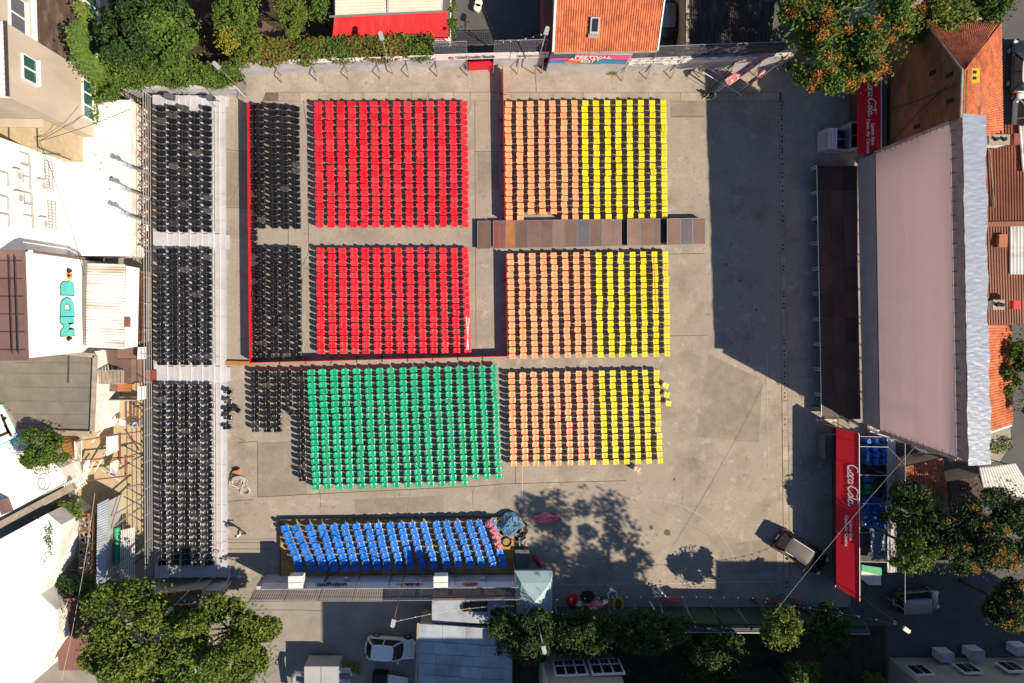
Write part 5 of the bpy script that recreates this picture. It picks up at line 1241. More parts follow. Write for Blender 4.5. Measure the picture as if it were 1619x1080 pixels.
for k in range(14):
    a = P(818 + rnd.uniform(-6, 14), 822 + rnd.uniform(0, 42), .3); t = rnd.uniform(0, 6.28)
    part('equipment_bar', M[rnd.choice(['steel_dark', 'wood_grey', 'steel_dark'])], None, lambda m: (m.bar(a - Vector((math.cos(t), math.sin(t), 0)) * .35, a + Vector((math.cos(t), math.sin(t), .1)) * .35, .09), m.bar(a - Vector((-math.sin(t), math.cos(t), 0)) * .12, a + Vector((-math.sin(t), math.cos(t), 0)) * .12, .06)), label='short bar in the pile of black equipment past the platform', cat='bar', group='pile of equipment bars')
part('cable_coil', M['rubber'], None, lambda m: [m.tube([P(801, 857, PZ + .03 + k * .03) + Vector((math.cos(q), math.sin(q), 0)) * (.32 + .03 * k) for q in np.linspace(0, 6.28, 24)], .03, 5) for k in range(3)], label='black cable coil lying on the wooden platform', cat='cable coil')
part('red_tube', M['red_panel'], None, lambda m: (m.tube([P(845, 879, .15), P(856, 897, .15)], .16, 10), m.tube([P(845, 879, .15), P(844.4, 878, .15)], .1, 8)), label='red cylinder lying on the floor beside the tent', cat='cylinder')
part('flight_case', M['ply_grey'], None, lambda m: (m.prism([P(814.5, 870, .7).to_2d(), P(836, 870, .7).to_2d(), P(836, 898, .7).to_2d(), P(814.5, 898, .7).to_2d()], .0, .66), m.prism([P(814.2, 869.5, .7).to_2d(), P(836.4, 869.5, .7).to_2d(), P(836.4, 898.5, .7).to_2d(), P(814.2, 898.5, .7).to_2d()], .66, .72)), label='grey flight case between platform and tent', cat='case')
tn = empty('tent', P(845, 945), label='pale blue-green pavilion tent at the corner of the yard', cat='tent')
T = [P(814, 903, 2.3), P(873, 903, 2.3), P(873, 985, 2.3), P(818, 988, 2.3)]; ap1, ap2 = P(824, 922, 2.75), P(870, 921, 2.75); ap = P(845, 955, 3.3)
cc = (T[0] + T[1] + T[2] + T[3]) / 4; ap = Vector((ap.x, ap.y, 3.2))
part('canopy', M['tent'], tn, lambda m: m.add(T + [ap, ap1, ap2] , [(0, 1, 6, 5), (5, 6, 4), (1, 2, 4, 6), (2, 3, 4), (3, 0, 5, 4), (3, 2, 1, 0)]))
part('valance', M['tent'], tn, lambda m: [m.bar(T[i] - UP * .14, T[(i + 1) % 4] - UP * .14, .02, .28) for i in range(4)])
for c in T: part('leg', M['steel'], tn, lambda m: m.tube([(c.x, c.y, 0), c], .04))
for e in (T[0], T[1], T[2], T[3]): part('ridge_seam', M['letter_white'], tn, lambda m: m.bar(e.lerp(ap, .1) + UP * .02, ap + UP * .02, .03, .02))
ld = empty('ladder', P(445, 915), label='narrow ladder leaning on the wall at the platform end', cat='ladder')
for s in (0, 1): part('rail', M['steel'], ld, lambda m: m.bar(P(444 + s * 6, 909, .1), P(438 + s * 6, 926, 2.3), .05))
for k in range(6): part('rung', M['steel'], ld, lambda m: m.bar(P(444, 909, .1).lerp(P(438, 926, 2.3), (k + .5) / 6), P(450, 909, .1).lerp(P(444, 926, 2.3), (k + .5) / 6), .035))
person('person in white shirt walking on the floor between bleacher and blue chairs', 378, 845, R(115), 'shirt_white', 'trouser', 'walk')
ro = empty('cable_rope_pile', P(376, 758), label='pile of pale rope and orange tools on the floor by the bleacher', cat='rope pile')
for (px, py, r0, n) in [(376, 763, .62, 7), (389, 775, .42, 5), (370, 748, .25, 2)]:
    for k in range(n):
        c = P(px + rnd.uniform(-2, 2), py + rnd.uniform(-2, 2), .06 + k * .025); e = rnd.uniform(.55, 1)
        part('rope_loop', M['cable_pale'] if px > 372 else M['rubber'], ro, lambda m: m.tube([c + Vector((math.cos(q) * (r0 - k * .04), math.sin(q) * (r0 - k * .04) * e, 0)) for q in np.linspace(0, 6.28, 22)], .022, 5))
part('tool_bag', M['chair_orange'], ro, lambda m: (m.box(P(376, 745, .2), (.42, .26, .3), .3), m.bar(P(373, 745, .4), P(379, 744, .4), .05)))
part('tool_handle', M['steel_dark'], ro, lambda m: [m.bar(P(364, 752, .1), P(374, 745, .35), .05), m.bar(P(363, 760, .1), P(368, 750, .2), .06)])
for k, (px, py) in enumerate([(846, 334), (855, 334), (875, 333)]):
    c = P(px - 6 * 0, py, .6); o = bpy.data.objects.new('folded_chair', chair_mesh(M['chair_orange'])); col.objects.link(o); o.location = (c.x, c.y, .42); o.rotation_euler = (R(rnd.uniform(-8, 8)), R(150), R(rnd.uniform(-12, 12)))
    tag(o, 'upturned orange chair resting on the last peach row by the catwalk', 'chair', 'upturned orange chairs')
part('white_pole', M['steel_white'], None, lambda m: (m.tube([P(737.5, 504, .9), P(740.5, 553, .9)], .04), m.box(P(737.5, 503, .9), (.12, .12, .12))), label='white pole lying across the last red column, straight', cat='pole')
part('white_pole', M['steel_white'], None, lambda m: (m.tube([P(741.5, 505, .93), P(738, 553, .93)], .035), m.box(P(741.5, 504, .93), (.1, .1, .1))), label='white pole crossing the other one on the last red column', cat='pole')
part('wooden_lath', M['timber'], None, lambda m: (m.bar(P(1033, 409, .9), P(1038, 493, .9), .05), m.box(P(1033, 409, .9), (.07, .07, .06))), label='long thin lath lying across the yellow chairs', cat='lath')
for px, py, lb in [(267, 152, 'black loudspeaker standing on the top bleacher tier'), (331, 154, 'black floodlight on a tripod at the bleacher end')]:
    c = P(px, py, 1.9); r_ = empty('loudspeaker' if px < 300 else 'stage_light', (c.x, c.y, 1.2 if px < 300 else .5), label=lb, cat='speaker' if px < 300 else 'light')
    part('cabinet', M['mesh_dark'], r_, lambda m: m.box((c.x, c.y, 1.75), (.62, .36, .5) if px < 300 else (.45, .35, .35), -.12))
    part('front_grille', M['steel_dark'], r_, lambda m: m.box((c.x + .3, c.y - .04, 1.75), (.04, .3, .42), -.12))
    part('stand', M['steel_dark'], r_, lambda m: [m.bar((c.x, c.y, 1.6), (c.x + .35 * math.cos(q), c.y + .35 * math.sin(q), .55), .03) for q in (.3, 2.4, 4.5)])

# ------------------------------------------------------------------ left side buildings
tb = empty('apartment_building', P(170, 190), label='tall beige plastered block with green glazed windows above the white roof', cat='building')
ax, ay0, ay1 = P(177, 140).x, P(177, 140).y, P(177, 231).y
part('wall', M['plaster'], tb, lambda m: m.prism([(ax, ay0), (ax, ay1), (-75, ay1), (-75, ay0)], 0, 11.9))
part('roof', M['white_dirty'], tb, lambda m: m.prism([(ax + .06, ay0), (ax + .06, ay1 - .06), (-75, ay1 - .06), (-75, ay0)], 11.9, 12.0))
for k in range(14): part('roof_course', M['white_wall'], tb, lambda m: m.box((ax - 20, ay0 - .3 - k * (ay0 - ay1 - .4) / 13.5, 12.03), (40, .22, .05)))
part('roof_edge', M['steel_dark'], tb, lambda m: m.box((ax + .05, (ay0 + ay1) / 2, 12.02), (.14, ay0 - ay1, .14)))
def win(root, x, y, z, w, h, mat='glass_green', panes=2):
    f = part('window', M['letter_white'], root, lambda m: m.box((x + .03, y, z), (.12, w, h)))
    for k in range(panes):
        part('pane', M[mat], f, lambda m: m.box((x + .08, y - w / 2 + (k + .5) * w / panes, z), (.06, w / panes - .12, h - .2)))
    part('sill', M['letter_white'], f, lambda m: m.box((x + .12, y, z - h / 2 - .05), (.3, w + .1, .08)))
def on_wall(px, py, x0):
    """Height and position where the line of sight meets the wall plane X = x0."""
    d = ROT @ Vector(((px - CX) / F, (CY - py) / F, -1)); t = x0 / d.x
    return d.y * t, H + d.z * t
for px, py, w, h, n in [(45, 110, 1.5, 1.35, 2), (137, 158, 2.6, 1.2, 3)]:
    y, z = on_wall(px, py, ax); win(tb, ax, y, z, w, h, panes=n)
cx = P(163, 262).x; cy1 = P(163, 268).y
an = empty('brick_annex', P(150, 255), label='yellowish brick annex with dark pipes against the beige block', cat='building')
part('wall', M['brick_yellow'], an, lambda m: m.prism([(cx, ay1 - .02), (cx, cy1), (-75, cy1), (-75, ay1 - .02)], 0, 7.2))
part('coping', M['plaster'], an, lambda m: m.box(((cx - 75) / 2, ay1 - .3, 7.3), (cx + 75, .55, .2)))
for k in range(5):
    part('pipe', M['steel_dark'], an, lambda m: m.tube([(cx - .4 - k * 1.75, cy1 - .06, 3.5), (cx - .4 - k * 1.75, cy1 - .06, 7.25), (cx - .4 - k * 1.75, ay1 - .2, 7.25)], .04))
part('pipe', M['steel_dark'], an, lambda m: m.tube([(cx, cy1 - .07, 5.4), (-60, cy1 - .07, 5.4)], .03))
ux = P(188, 60).x
ub = empty('stepped_building', P(150, 40), label='beige building with brown lower roof and ivy covered wall', cat='building')
part('wall', M['plaster'], ub, lambda m: m.prism([(ux, ay0 + .01), (ux, 60), (-90, 60), (-90, ay0 + .01)], 0, 5.4))
part('lower_roof', M['rust_dark'], ub, lambda m: m.slab([Vector((ux + .1, ay0, 5.4)), Vector((ux + .1, 60, 5.4)), Vector((ux - 2.3, 60, 6.6)), Vector((ux - 2.3, ay0, 6.6))], .1))
part('upper_wall', M['plaster'], ub, lambda m: m.prism([(ux - 2.2, ay0 + .01), (ux - 2.2, 60), (-90, 60), (-90, ay0 + .01)], 5.3, 16))
part('flashing', M['letter_white'], ub, lambda m: m.box((ux - 2.1, ay0 + 15, 6.72), (.35, 30, .12)))
y, z = on_wall(26, 24, ux - 2.2); win(ub, ux - 2.2, y, z, 2.2, 1.5, 'mesh_dark')
for px, py in [(136, 70), (141, 8)]:
    y, z = on_wall(px, py, ux); win(ub, ux, y, z, 1.3, 1.7)
# white hall with facade, low white sheet roof
dx = P(137, 300).x; dy0, dy1 = cy1 - .01, P(137, 425).y
wh = empty('white_hall', P(137, 330), label='white rendered facade with air conditioners above the white sheet roof', cat='building')
part('wall', M['white_wall'], wh, lambda m: m.prism([(dx, dy0), (dx, dy1), (-80, dy1), (-80, dy0)], 0, 14))
for px, py in [(21, 278), (23, 313), (60, 294), (63, 354)]:
    y, z = on_wall(px, py, dx)
    ac = part('air_conditioner', M['white_dirty'], wh, lambda m: m.box((dx + .2, y, z), (.38, .8, .6)))
    part('fan_grille', M['hvac'], ac, lambda m: m.tube([(dx + .385, y, z), (dx + .40, y, z)], .22, 14)); part('bracket', M['steel_dark'], ac, lambda m: m.box((dx + .18, y, z - .34), (.42, .7, .05)))
for px, py in [(36, 252), (37, 268), (38, 288), (40, 314), (41, 330), (42, 350), (2, 282), (2, 320), (3, 348)]:
    y, z = on_wall(px, py, dx)
    w_ = part('window', M['letter_white'], wh, lambda m: m.box((dx + .02, y, z), (.08, .7, .8))); part('pane', M['white_wall'], w_, lambda m: m.box((dx + .05, y, z), (.04, .56, .66))); part('sill', M['hvac'], w_, lambda m: (m.box((dx + .1, y, z - .44), (.2, .8, .05)), m.box((dx + .08, y + .39, z), (.14, .04, .8))))
for px, py in [(75, 277), (80, 340)]:
    y, z = on_wall(px, py, dx)
    g_ = part('window_grille', M['hvac'], wh, lambda m: [m.box((dx + .12, y + (k - 4.5) * .2, z), (.03, .03, .95)) for k in range(10)])
    part('grille_rail', M['hvac'], g_, lambda m: [m.box((dx + .12, y, z + s * .42), (.03, 1.95, .04)) for s in (-1, 0, 1)])
lw = house('low_white_annex', 'low building with dazzling white sheet roof beside the bleacher', [(96, 232), (206, 158), (206, 404), (130, 404)], 2.6, (M['white_dirty'], M['white_roof']), cat='building', roof=False)
corrugated('roof', M['white_roof'], lw, Vector((dx, P(206, 158, 2.6).y, 2.65)), P(206, 158, 2.65), P(206, 405, 2.65), Vector((dx, P(206, 405, 2.6).y, 2.65)), 62, .03, 'v')
part('gutter', M['steel_white'], lw, lambda m: m.bar(P(206.5, 157, 2.6), P(206.5, 406, 2.6), .12, .12))
for px, py in [(170, 170), (152, 245), (160, 258), (159, 268), (175, 280), (174, 299)]: part('screw_plate', M['hvac'], lw, lambda m: m.box(P(px, py, 2.7), (.14, .1, .04), .4))
for k, (px, py) in enumerate([(202, 262), (200, 299), (198, 338)]):
    a = P(px + 36, py + 14, 1.6); b = P(px, py, 4.2); r_ = empty('spotlight_arm', a, label='grey spotlight arm reaching over the white roof edge', cat='spotlight', group='spotlight arms on the bleacher rail')
    part('arm', M['steel'], r_, lambda m: m.bar(a, b, .14, .14)); part('lamp_head', M['hvac'], r_, lambda m: (m.tube([b, b + Vector((-.25, .12, .12))], [.14, .2], 8), m.box(b + Vector((.2, -.05, .1)), (.22, .3, .2), .4)))
    part('foot', M['steel_dark'], r_, lambda m: m.tube([(a.x, a.y, 0), tuple(a)], .05))
# stored stalls in the gap behind the bleacher
for k in range(10):
    y = 170 + k * 23.5; c = P(217, y, 1.9); yl = k % 4 != 3
    r_ = empty('stored_stall', (c.x, c.y, 0), label='folded white stall with rusty frame behind the bleacher, ' + nth(k + 1) + ' from the ivy end' if not yl else 'folded stall with yellow panel behind the bleacher, ' + nth(k + 1) + ' from the ivy end', cat='stall', group='stored stalls')
    part('panel', M['yellow_paint'] if yl else M['white_dirty'], r_, lambda m: m.box((c.x - .3, c.y, 1.1), (.2, .8, 1.9), rnd.uniform(-.05, .05)))
    for s in (-1, 1): part('frame_bar', M['rust_bar'], r_, lambda m: (m.bar((c.x - .3, c.y + s * .42, .0), (c.x + .35, c.y + s * .42, 1.7), .06), m.bar((c.x - .3, c.y + s * .42, 1.6), (c.x + .4, c.y - s * .3, 1.2), .05)))
    part('cross_bar', M['rust_bar'], r_, lambda m: m.bar((c.x + .3, c.y - .5, 1.3), (c.x + .3, c.y + .5, 1.3), .06))
    part('folded_seat', M['white_dirty'], r_, lambda m: m.tube([(c.x + .12, c.y, .9), (c.x + .16, c.y, .94)], .27, 12))
# white hall with graffiti
gx0, gy0, gy1 = P(172, 480).x, P(172, 416).y, P(172, 552).y
gh = empty('graffiti_hall', P(172, 480), label='white wall with turquoise graffiti below a maroon roof', cat='building')
part('wall', M['white_wall'], gh, lambda m: m.prism([(gx0, gy0), (gx0, gy1), (-80, gy1), (-80, gy0)], 0, 9.9))
part('roof', M['brown_roof'], gh, lambda m: m.prism([(gx0 + .12, gy0 + .12), (gx0 + .12, gy1 - .12), (-80, gy1 - .12), (-80, gy0 + .12)], 9.9, 10.05))
for k in range(6): part('roof_seam', M['steel_dark'], gh, lambda m: m.box((gx0 - 10, gy0 - (k + .5) * (gy0 - gy1) / 6, 10.07), (20, .05, .05)))
for x in (-.25, -.6): part('roof_rail', M['rust_dark'], gh, lambda m: m.bar((gx0 + x, gy0 - .3, 10.3), (gx0 + x, gy1 + .3, 10.3), .05))
part('cornice', M['letter_white'], gh, lambda m: m.box((gx0 + .1, gy0 - .1, 9.6), (.3, .5, .4))); part('ledge', M['brown_roof'], gh, lambda m: m.bar((gx0 + .12, gy0 + .1, 3.4), (gx0 + .12, gy0 + .1, 9.8), .14))
for ch, py in [('M', 516), ('D', 486), ('B', 456)]:
    y, z = on_wall(107, py, gx0)
    text_mesh(ch, 1.9, M['black_paint'], (gx0, y, z), (0, 1, 0), UP, 'graffiti_outline', gh, sx=.85, bold=.2, off_n=.02)
    text_mesh(ch, 1.9, M['teal_paint'], (gx0, y, z), (0, 1, 0), UP, 'graffiti_letter', gh, sx=.85, bold=.14, off_n=.035)
for py, mt in [(434, 'orange'), (428, 'black_paint'), (535, 'black_paint'), (531, 'yellow_paint'), (438, 'yellow_paint')]:
    y, z = on_wall(109, py, gx0); part('paint_splash', M[mt], gh, lambda m: m.loft([[(gx0 + .03 + h, y + .16 * math.cos(q) * (1 + .4 * math.sin(3 * q)), z + .35 * math.sin(q)) for q in np.linspace(0, 6.28, 12)[:-1]] for h in (0, .01)]))
cn = empty('canopy_roof', P(167, 485), label='rust streaked white corrugated canopy beside the graffiti wall', cat='canopy')
corrugated('roof', M['white_rust'], cn, P(136, 416, 3.5), P(198, 418, 3.3), P(196, 552, 3.3), P(136, 549, 3.5), 30, .05, 'v')
part('flat_cover', M['white_roof'], cn, lambda m: m.slab([P(199, 420, 3.2), P(220, 424, 3.1), P(217, 548, 3.1), P(197, 551, 3.2)], .06))
part('edge_flashing', M['felt_grey'], cn, lambda m: m.bar(P(135.5, 412, 3.65), P(131, 545, 3.65), .2, .1))
for px, py in [(140, 420), (214, 428), (212, 542), (140, 545)]: part('post', M['steel'], cn, lambda m: m.tube([Vector((P(px, py, 3.2).x, P(px, py, 3.2).y, 0)), P(px, py, 3.15)], .05))
for k in range(4): part('vent_slat', M['maroon_sheet'], cn, lambda m: m.bar(P(197.5 + k * 2.6, 502, 3.3), P(197.5 + k * 2.6, 517, 3.3), .09, .05))
gl = empty('lattice_box', P(225, 485), label='rusty lattice cage between the canopy and the bleacher', cat='cage')
part('base', M['wood_grey'], gl, lambda m: m.prism([P(220, 430, 2).to_2d(), P(232, 430, 2).to_2d(), P(230, 540, 2).to_2d(), P(218, 540, 2).to_2d()], 0, 1.9))
for k in range(28): part('lattice_bar', M['rust_bar'] if k % 3 else M['steel'], gl, lambda m: m.bar(P(218.5, 430 + k * 4, 2.05), P(231.5, 430 + k * 4 + rnd.uniform(-3, 3), 2.1), .045))
for x in (219, 223, 227, 231.5): part('frame_bar', M['rust_bar'], gl, lambda m: m.bar(P(x + 1, 429, 2.12), P(x - 1, 541, 2.12), .06))
# grey felt roof
gf = house('flat_roof_building', 'flat grey felt roof with pale kerb beside the stair landing', [(-60, 566), (145, 556), (152, 600), (148, 684), (26, 684), (12, 650), (-60, 600)], 3.5, (M['white_dirty'], M['felt_grey']))
for a, b, w in [((100, 557), (152, 562), .3), ((152, 562), (147, 684), .22), ((147, 685), (28, 682), .35), ((28, 682), (14, 650), .3), ((14, 650), (-20, 620), .3)]: part('kerb', M['wood_grey'], gf, lambda m: m.bar(P(*a, 3.5) + UP * .1, P(*b, 3.5) + UP * .1, w, .26))
part('cable_duct', M['steel_dark'], gf, lambda m: m.bar(P(109, 560, 3.53), P(107.5, 606, 3.53), .07, .05))
for y in (573, 590, 612, 634, 655, 670): part('felt_lap', M['seam'], gf, lambda m: m.bar(P(20, y, 3.5), P(150, y + 1, 3.5), .025, .02))
# stair landing
lg = empty('stair_landing', P(200, 590), label='brown plywood landing with metal stairs behind the bleacher', cat='landing')
for (x0, x1, y0, y1, mt) in [(166, 186, 553, 578, 'ply_brown'), (186, 226, 549, 567, 'ply_brown'), (186, 206, 568, 606, 'ply_brown'), (206.5, 229, 568, 605, 'ply_brown'), (164, 185, 607, 619, 'ply_brown'), (185.5, 207, 607, 619, 'ply_orange'), (229.5, 247, 585, 606, 'ply_red')]:
    part('deck_panel', M[mt], lg, lambda m: m.prism([P(x0, y0, 1.6).to_2d(), P(x1, y0, 1.6).to_2d(), P(x1, y1, 1.6).to_2d(), P(x0, y1, 1.6).to_2d()], 1.5, 1.6))
part('support', M['steel_dark'], lg, lambda m: m.prism([P(170, 556, 1.4).to_2d(), P(225, 556, 1.4).to_2d(), P(225, 604, 1.4).to_2d(), P(170, 604, 1.4).to_2d()], 0, 1.45))
for k in range(8): part('step', M['wood_grey'], lg, lambda m: m.prism([P(149 + k * 6, 585.5, 3.4 - k * .22).to_2d(), P(153.6 + k * 6, 585.5, 3.4 - k * .22).to_2d(), P(153.6 + k * 6, 606, 3.4 - k * .22).to_2d(), P(149 + k * 6, 606, 3.4 - k * .22).to_2d()], 3.34 - k * .22, 3.4 - k * .22))
for y in (585, 606.5): part('stringer', M['steel'], lg, lambda m: m.bar(P(148, y, 3.4), P(195, y, 1.65), .05, .14))
part('side_panel', M['hvac'], lg, lambda m: m.bar(P(155, 631, .9), P(222, 631, .9), .06, 1.5)); part('white_panel', M['white_roof'], lg, lambda m: m.bar(P(159, 553, 2.0), P(159, 628, 2.0), .35, .1))
for y0, y1 in [(549, 568), (611, 632)]: part('white_board', M['white_roof'], lg, lambda m: m.prism([P(218, y0, 2.2).to_2d(), P(226, y0, 2.2).to_2d(), P(226, y1, 2.2).to_2d(), P(217, y1, 2.2).to_2d()], 1.7, 2.2))
# scrap frames
sf = empty('scrap_pile', P(190, 700), label='jumble of rusty and white steel frames stored behind the bleacher', cat='scrap pile')
for a, za, b, zb in [((117, 698), 1, (222, 682), 1.4), ((190, 684), 1.2, (190, 732), 1.2), ((118, 728), .9, (212, 722), 1.2), ((137, 760), 1.2, (205, 752), 1.3), ((206, 690), .8, (220, 712), .8), ((198, 720), 1, (198, 755), 1), ((170, 730), 1.3, (222, 716), 1.1), ((205, 635), .6, (205, 668), .6), ((212, 636), .6, (212, 670), .6), ((218, 640), .6, (218, 672), .6), ((205, 635), .6, (222, 646), .6)]:
    part('rusty_bar', M['rust_bar'], sf, lambda m: m.bar(P(*a, za), P(*b, zb), .08))
for a, za, b, zb in [((118, 698), 1.1, (120, 732), .8), ((120, 732), .8, (130, 725), .9), ((150, 668), 1.2, (188, 662), 1.0), ((145, 700), 1, (175, 664), 1.2), ((160, 742), .8, (190, 760), .6), ((128, 765), 1.1, (150, 730), .9), ((150, 745), .9, (170, 712), .9)]:
    part('white_bar', M['steel_white'], sf, lambda m: m.bar(P(*a, za), P(*b, zb), .07))
for q in [[(118, 702), (129, 696), (128, 730), (119, 733)], [(168, 690), (190, 684), (188, 712), (168, 722)], [(132, 735), (144, 722), (138, 758), (130, 764)], [(174, 733), (191, 724), (186, 752), (174, 752)], [(154, 635), (172, 632), (172, 652), (154, 658)], [(188, 663), (198, 665), (197, 673), (188, 672)]]:
    p = [P(*c, 1.0 + rnd.uniform(-.2, .3)) for c in q]
    part('scrap_board', M['white_dirty'], None, lambda m: (m.slab(p, .06), m.bar(p[0], p[2], .05)), label='white sheet board lying among the scrap frames', cat='board', group='white boards in the scrap yard')
part('grey_box', M['hvac'], None, lambda m: (m.box(P(214, 671, .3), (.5, .5, .6), .3), m.tube([P(214, 671, .6), P(214, 671, .7)], .2, 10)), label='grey drum box near the pipe rail in the scrap yard', cat='box')
pa = empty('slatted_pallet', P(112, 755), label='big white slatted frame leaning beside the round tree', cat='frame')
O, U_, V_ = P(90, 748, 1.4), P(135, 772, 1.6) - P(90, 748, 1.4) if False else P(112, 785, 1.3) - P(90, 748, 1.4), P(110, 732, 1.6) - P(90, 748, 1.4)
for k in range(9): part('slat', M['steel_white'], pa, lambda m: m.bar(O + V_ * 1.25 * k / 8, O + V_ * 1.25 * k / 8 + U_, .1, .05))
for k in range(3): part('cross_slat', M['steel_white'], pa, lambda m: m.bar(O + U_ * (k + .3) / 2.8 - UP * .05, O + U_ * (k + .3) / 2.8 + V_ * 1.25 - UP * .05, .08, .05))
part('timber_fence', M['timber'], None, lambda m: [m.bar(P(104 + k * 1.6, 690 + k * 5, .9), P(106 + k * 1.6, 694 + k * 5, .9), .12, 1.4) for k in range(10)], label='short brown board fence beside the round tree', cat='fence')
# white membrane roofs
w1 = house('membrane_roof_hall', 'building with white roof and grey scribbles next to the round tree', [(-60, 690), (28, 690), (95, 740), (105, 762), (-60, 850)], 3.2, (M['white_dirty'], M['white_roof']))
for px, py, r0 in [(70, 762, .6), (66, 765, .4), (22, 706, .5), (15, 703, .3)]:
    c = P(px, py, 3.22); part('scribble', M['hvac'], w1, lambda m: m.tube([c + Vector((math.cos(q) * r0 * .7, math.sin(q) * r0, 0)) for q in np.linspace(0, 6.28, 18)], .03, 4))
part('edge', M['wood_grey'], w1, lambda m: m.bar(P(-60, 862, 3.3), P(118, 768, 3.3), .5, .3))
part('roof_post', M['brown_roof'], w1, lambda m: m.box(P(8, 800, 3.6), (.35, 1.0, .8), .3))
w2 = house('membrane_roof_hall', 'building with blank dazzling white roof beside the fan cage', [(-60, 885), (75, 812), (97, 830), (88, 895), (64, 940), (90, 965), (94, 1015), (45, 1085), (-60, 1085)], 4.2, (M['white_dirty'], M['white_roof']))
w3 = house('corner_shop', 'small painted block with blue and white graffiti at the felt roof corner', [(-60, 640), (2, 640), (22, 676), (24, 690), (-60, 735)], 3.9, (M['teal_paint'], M['white_roof']), cat='building')
for a, b in [((2, 655), (14, 685)), ((8, 672), (18, 690)), ((-2, 690), (12, 684)), ((4, 664), (10, 660))]: part('graffiti_stroke', M['black_paint'], w3, lambda m: m.bar(P(*a, 3.92), P(*b, 3.92), .18, .02))
fc = empty('fan_cage', P(132, 855), label='rusty cage of four round fans under vines', cat='cooling unit')
part('base', M['rust_cage'], fc, lambda m: m.prism([P(127, 812, 1.6).to_2d(), P(150, 812, 1.6).to_2d(), P(148, 908, 1.6).to_2d(), P(125, 908, 1.6).to_2d()], 0, 1.6))
for k, (py, mt) in enumerate([(826.5, 'maroon_sheet'), (849.5, 'rubber'), (876, 'rubber'), (896, 'rust_dark')]):
    c = P(133.5, py, 1.75); f = part('fan_ring', M['wood_grey'], fc, lambda m: m.tube([c + Vector((math.cos(q), math.sin(q), 0)) * .42 for q in np.linspace(0, 6.28, 25)], .05, 6))
    part('fan_well', M[mt], f, lambda m: m.tube([(c.x, c.y, 1.58), (c.x, c.y, 1.66)], .4, 20))
    for q in range(4): part('blade', M['hvac'], f, lambda m: m.slab([c + Vector((math.cos(q * 1.57 + e), math.sin(q * 1.57 + e), -.05 + e * .05)) * r0 for e, r0 in ((0, .06), (0, .36), (.5, .36), (.5, .06))], .02))
for x in (96, 111, 128, 141, 148): part('cage_bar', M['rust_cage'], fc, lambda m: m.bar(P(x, 812, 2.0), P(x - 4, 908, 2.0), .04))
for y in (818, 839, 859, 880, 901): part('cage_bar', M['rust_cage'], fc, lambda m: m.bar(P(92, y, 2.0), P(150, y, 2.0), .04))
for px, py in [(93, 815), (150, 812), (148, 905), (92, 905)]: part('cage_post', M['rust_cage'], fc, lambda m: m.bar(Vector((P(px, py, 2).x, P(px, py, 2).y, 0)), P(px, py, 2), .06))
heap('plaster_heap', 'pale heap of rubble inside the vine covered cage', 103, 860, .9, 2.2, .02, .9, 'white_dirty', 'rubble', 21)
bs_ = empty('sheet_shed', P(160, 860), label='narrow pale corrugated shed roof beside the fan cage', cat='shed')
corrugated('roof', M['blue_sheet'], bs_, P(154, 797, 2.6), P(172, 788, 2.4), P(166, 926, 2.4), P(152, 928, 2.6), 34, .03, 'v')
part('wall', M['hvac'], bs_, lambda m: m.prism([P(156, 800, 2.4).to_2d(), P(169, 794, 2.3).to_2d(), P(164, 922, 2.3).to_2d(), P(154, 924, 2.4).to_2d()], 0, 2.25))
pr = empty('pipe_stack', P(195, 880), label='rack of white pipes and one green tube behind the bleacher', cat='pipes')
for k in range(8): part('pipe', M['steel_white'], pr, lambda m: m.tube([P(192 + k * 2.8, 838 - k * .6, 1.3 + .03 * (k % 2)), P(190 + k * 3.3, 920, 1.2)], .045))
part('green_tube', M['green_paint'], pr, lambda m: m.tube([P(185, 834, 1.2), P(184, 892, 1.1)], .2, 10)); part('cross_bar', M['steel'], pr, lambda m: [m.bar(P(176, y, 1.05), P(214, y, 1.05), .06) for y in (845, 880, 916)])
for a, b in [((170, 820), (228, 785)), ((175, 836), (226, 800)), ((168, 905), (226, 870)), ((200, 770), (226, 765)), ((190, 895), (226, 868))]: part('scaffold_tube', M['steel'], None, lambda m: (m.tube([P(*a, 1.6), P(*b, 2.1)], .05), m.box(P(*b, 2.1), (.12, .12, .12))), label='loose scaffold tube leaning on the bleacher rail', cat='tube', group='scaffold tubes at the rail')
mr = empty('maroon_shed', P(110, 1000), label='maroon corrugated roof beside the big leafy tree', cat='shed')
corrugated('roof', M['maroon_sheet'], mr, P(84, 948, 3.0), P(146, 944, 3.0), P(150, 1060, 2.8), P(93, 1060, 2.8), 26, .035)
part('wall', M['plaster'], mr, lambda m: m.prism([P(88, 952, 2.8).to_2d(), P(143, 949, 2.8).to_2d(), P(146, 1056, 2.8).to_2d(), P(96, 1056, 2.8).to_2d()], 0, 2.75))
g2 = empty('pale_sheet_roof', P(158, 960), label='small pale corrugated roof edge under the big leafy tree', cat='shed')
corrugated('roof', M['hvac'], g2, P(144, 938, 2.7), P(164, 938, 2.7), P(164, 985, 2.6), P(146, 985, 2.6), 9, .03)
part('post', M['steel'], g2, lambda m: [m.tube([Vector((P(x, y, 2.6).x, P(x, y, 2.6).y, 0)), P(x, y, 2.62)], .05) for x, y in ((146, 940), (162, 940), (162, 980), (148, 980))])
ms = house('red_brown_shed', 'dark red shed roof under the big tree beside the bleacher end', [(245, 940), (320, 932), (310, 975), (250, 985)], 2.4, (M['plaster'], M['rust_sheet']), cat='shed')

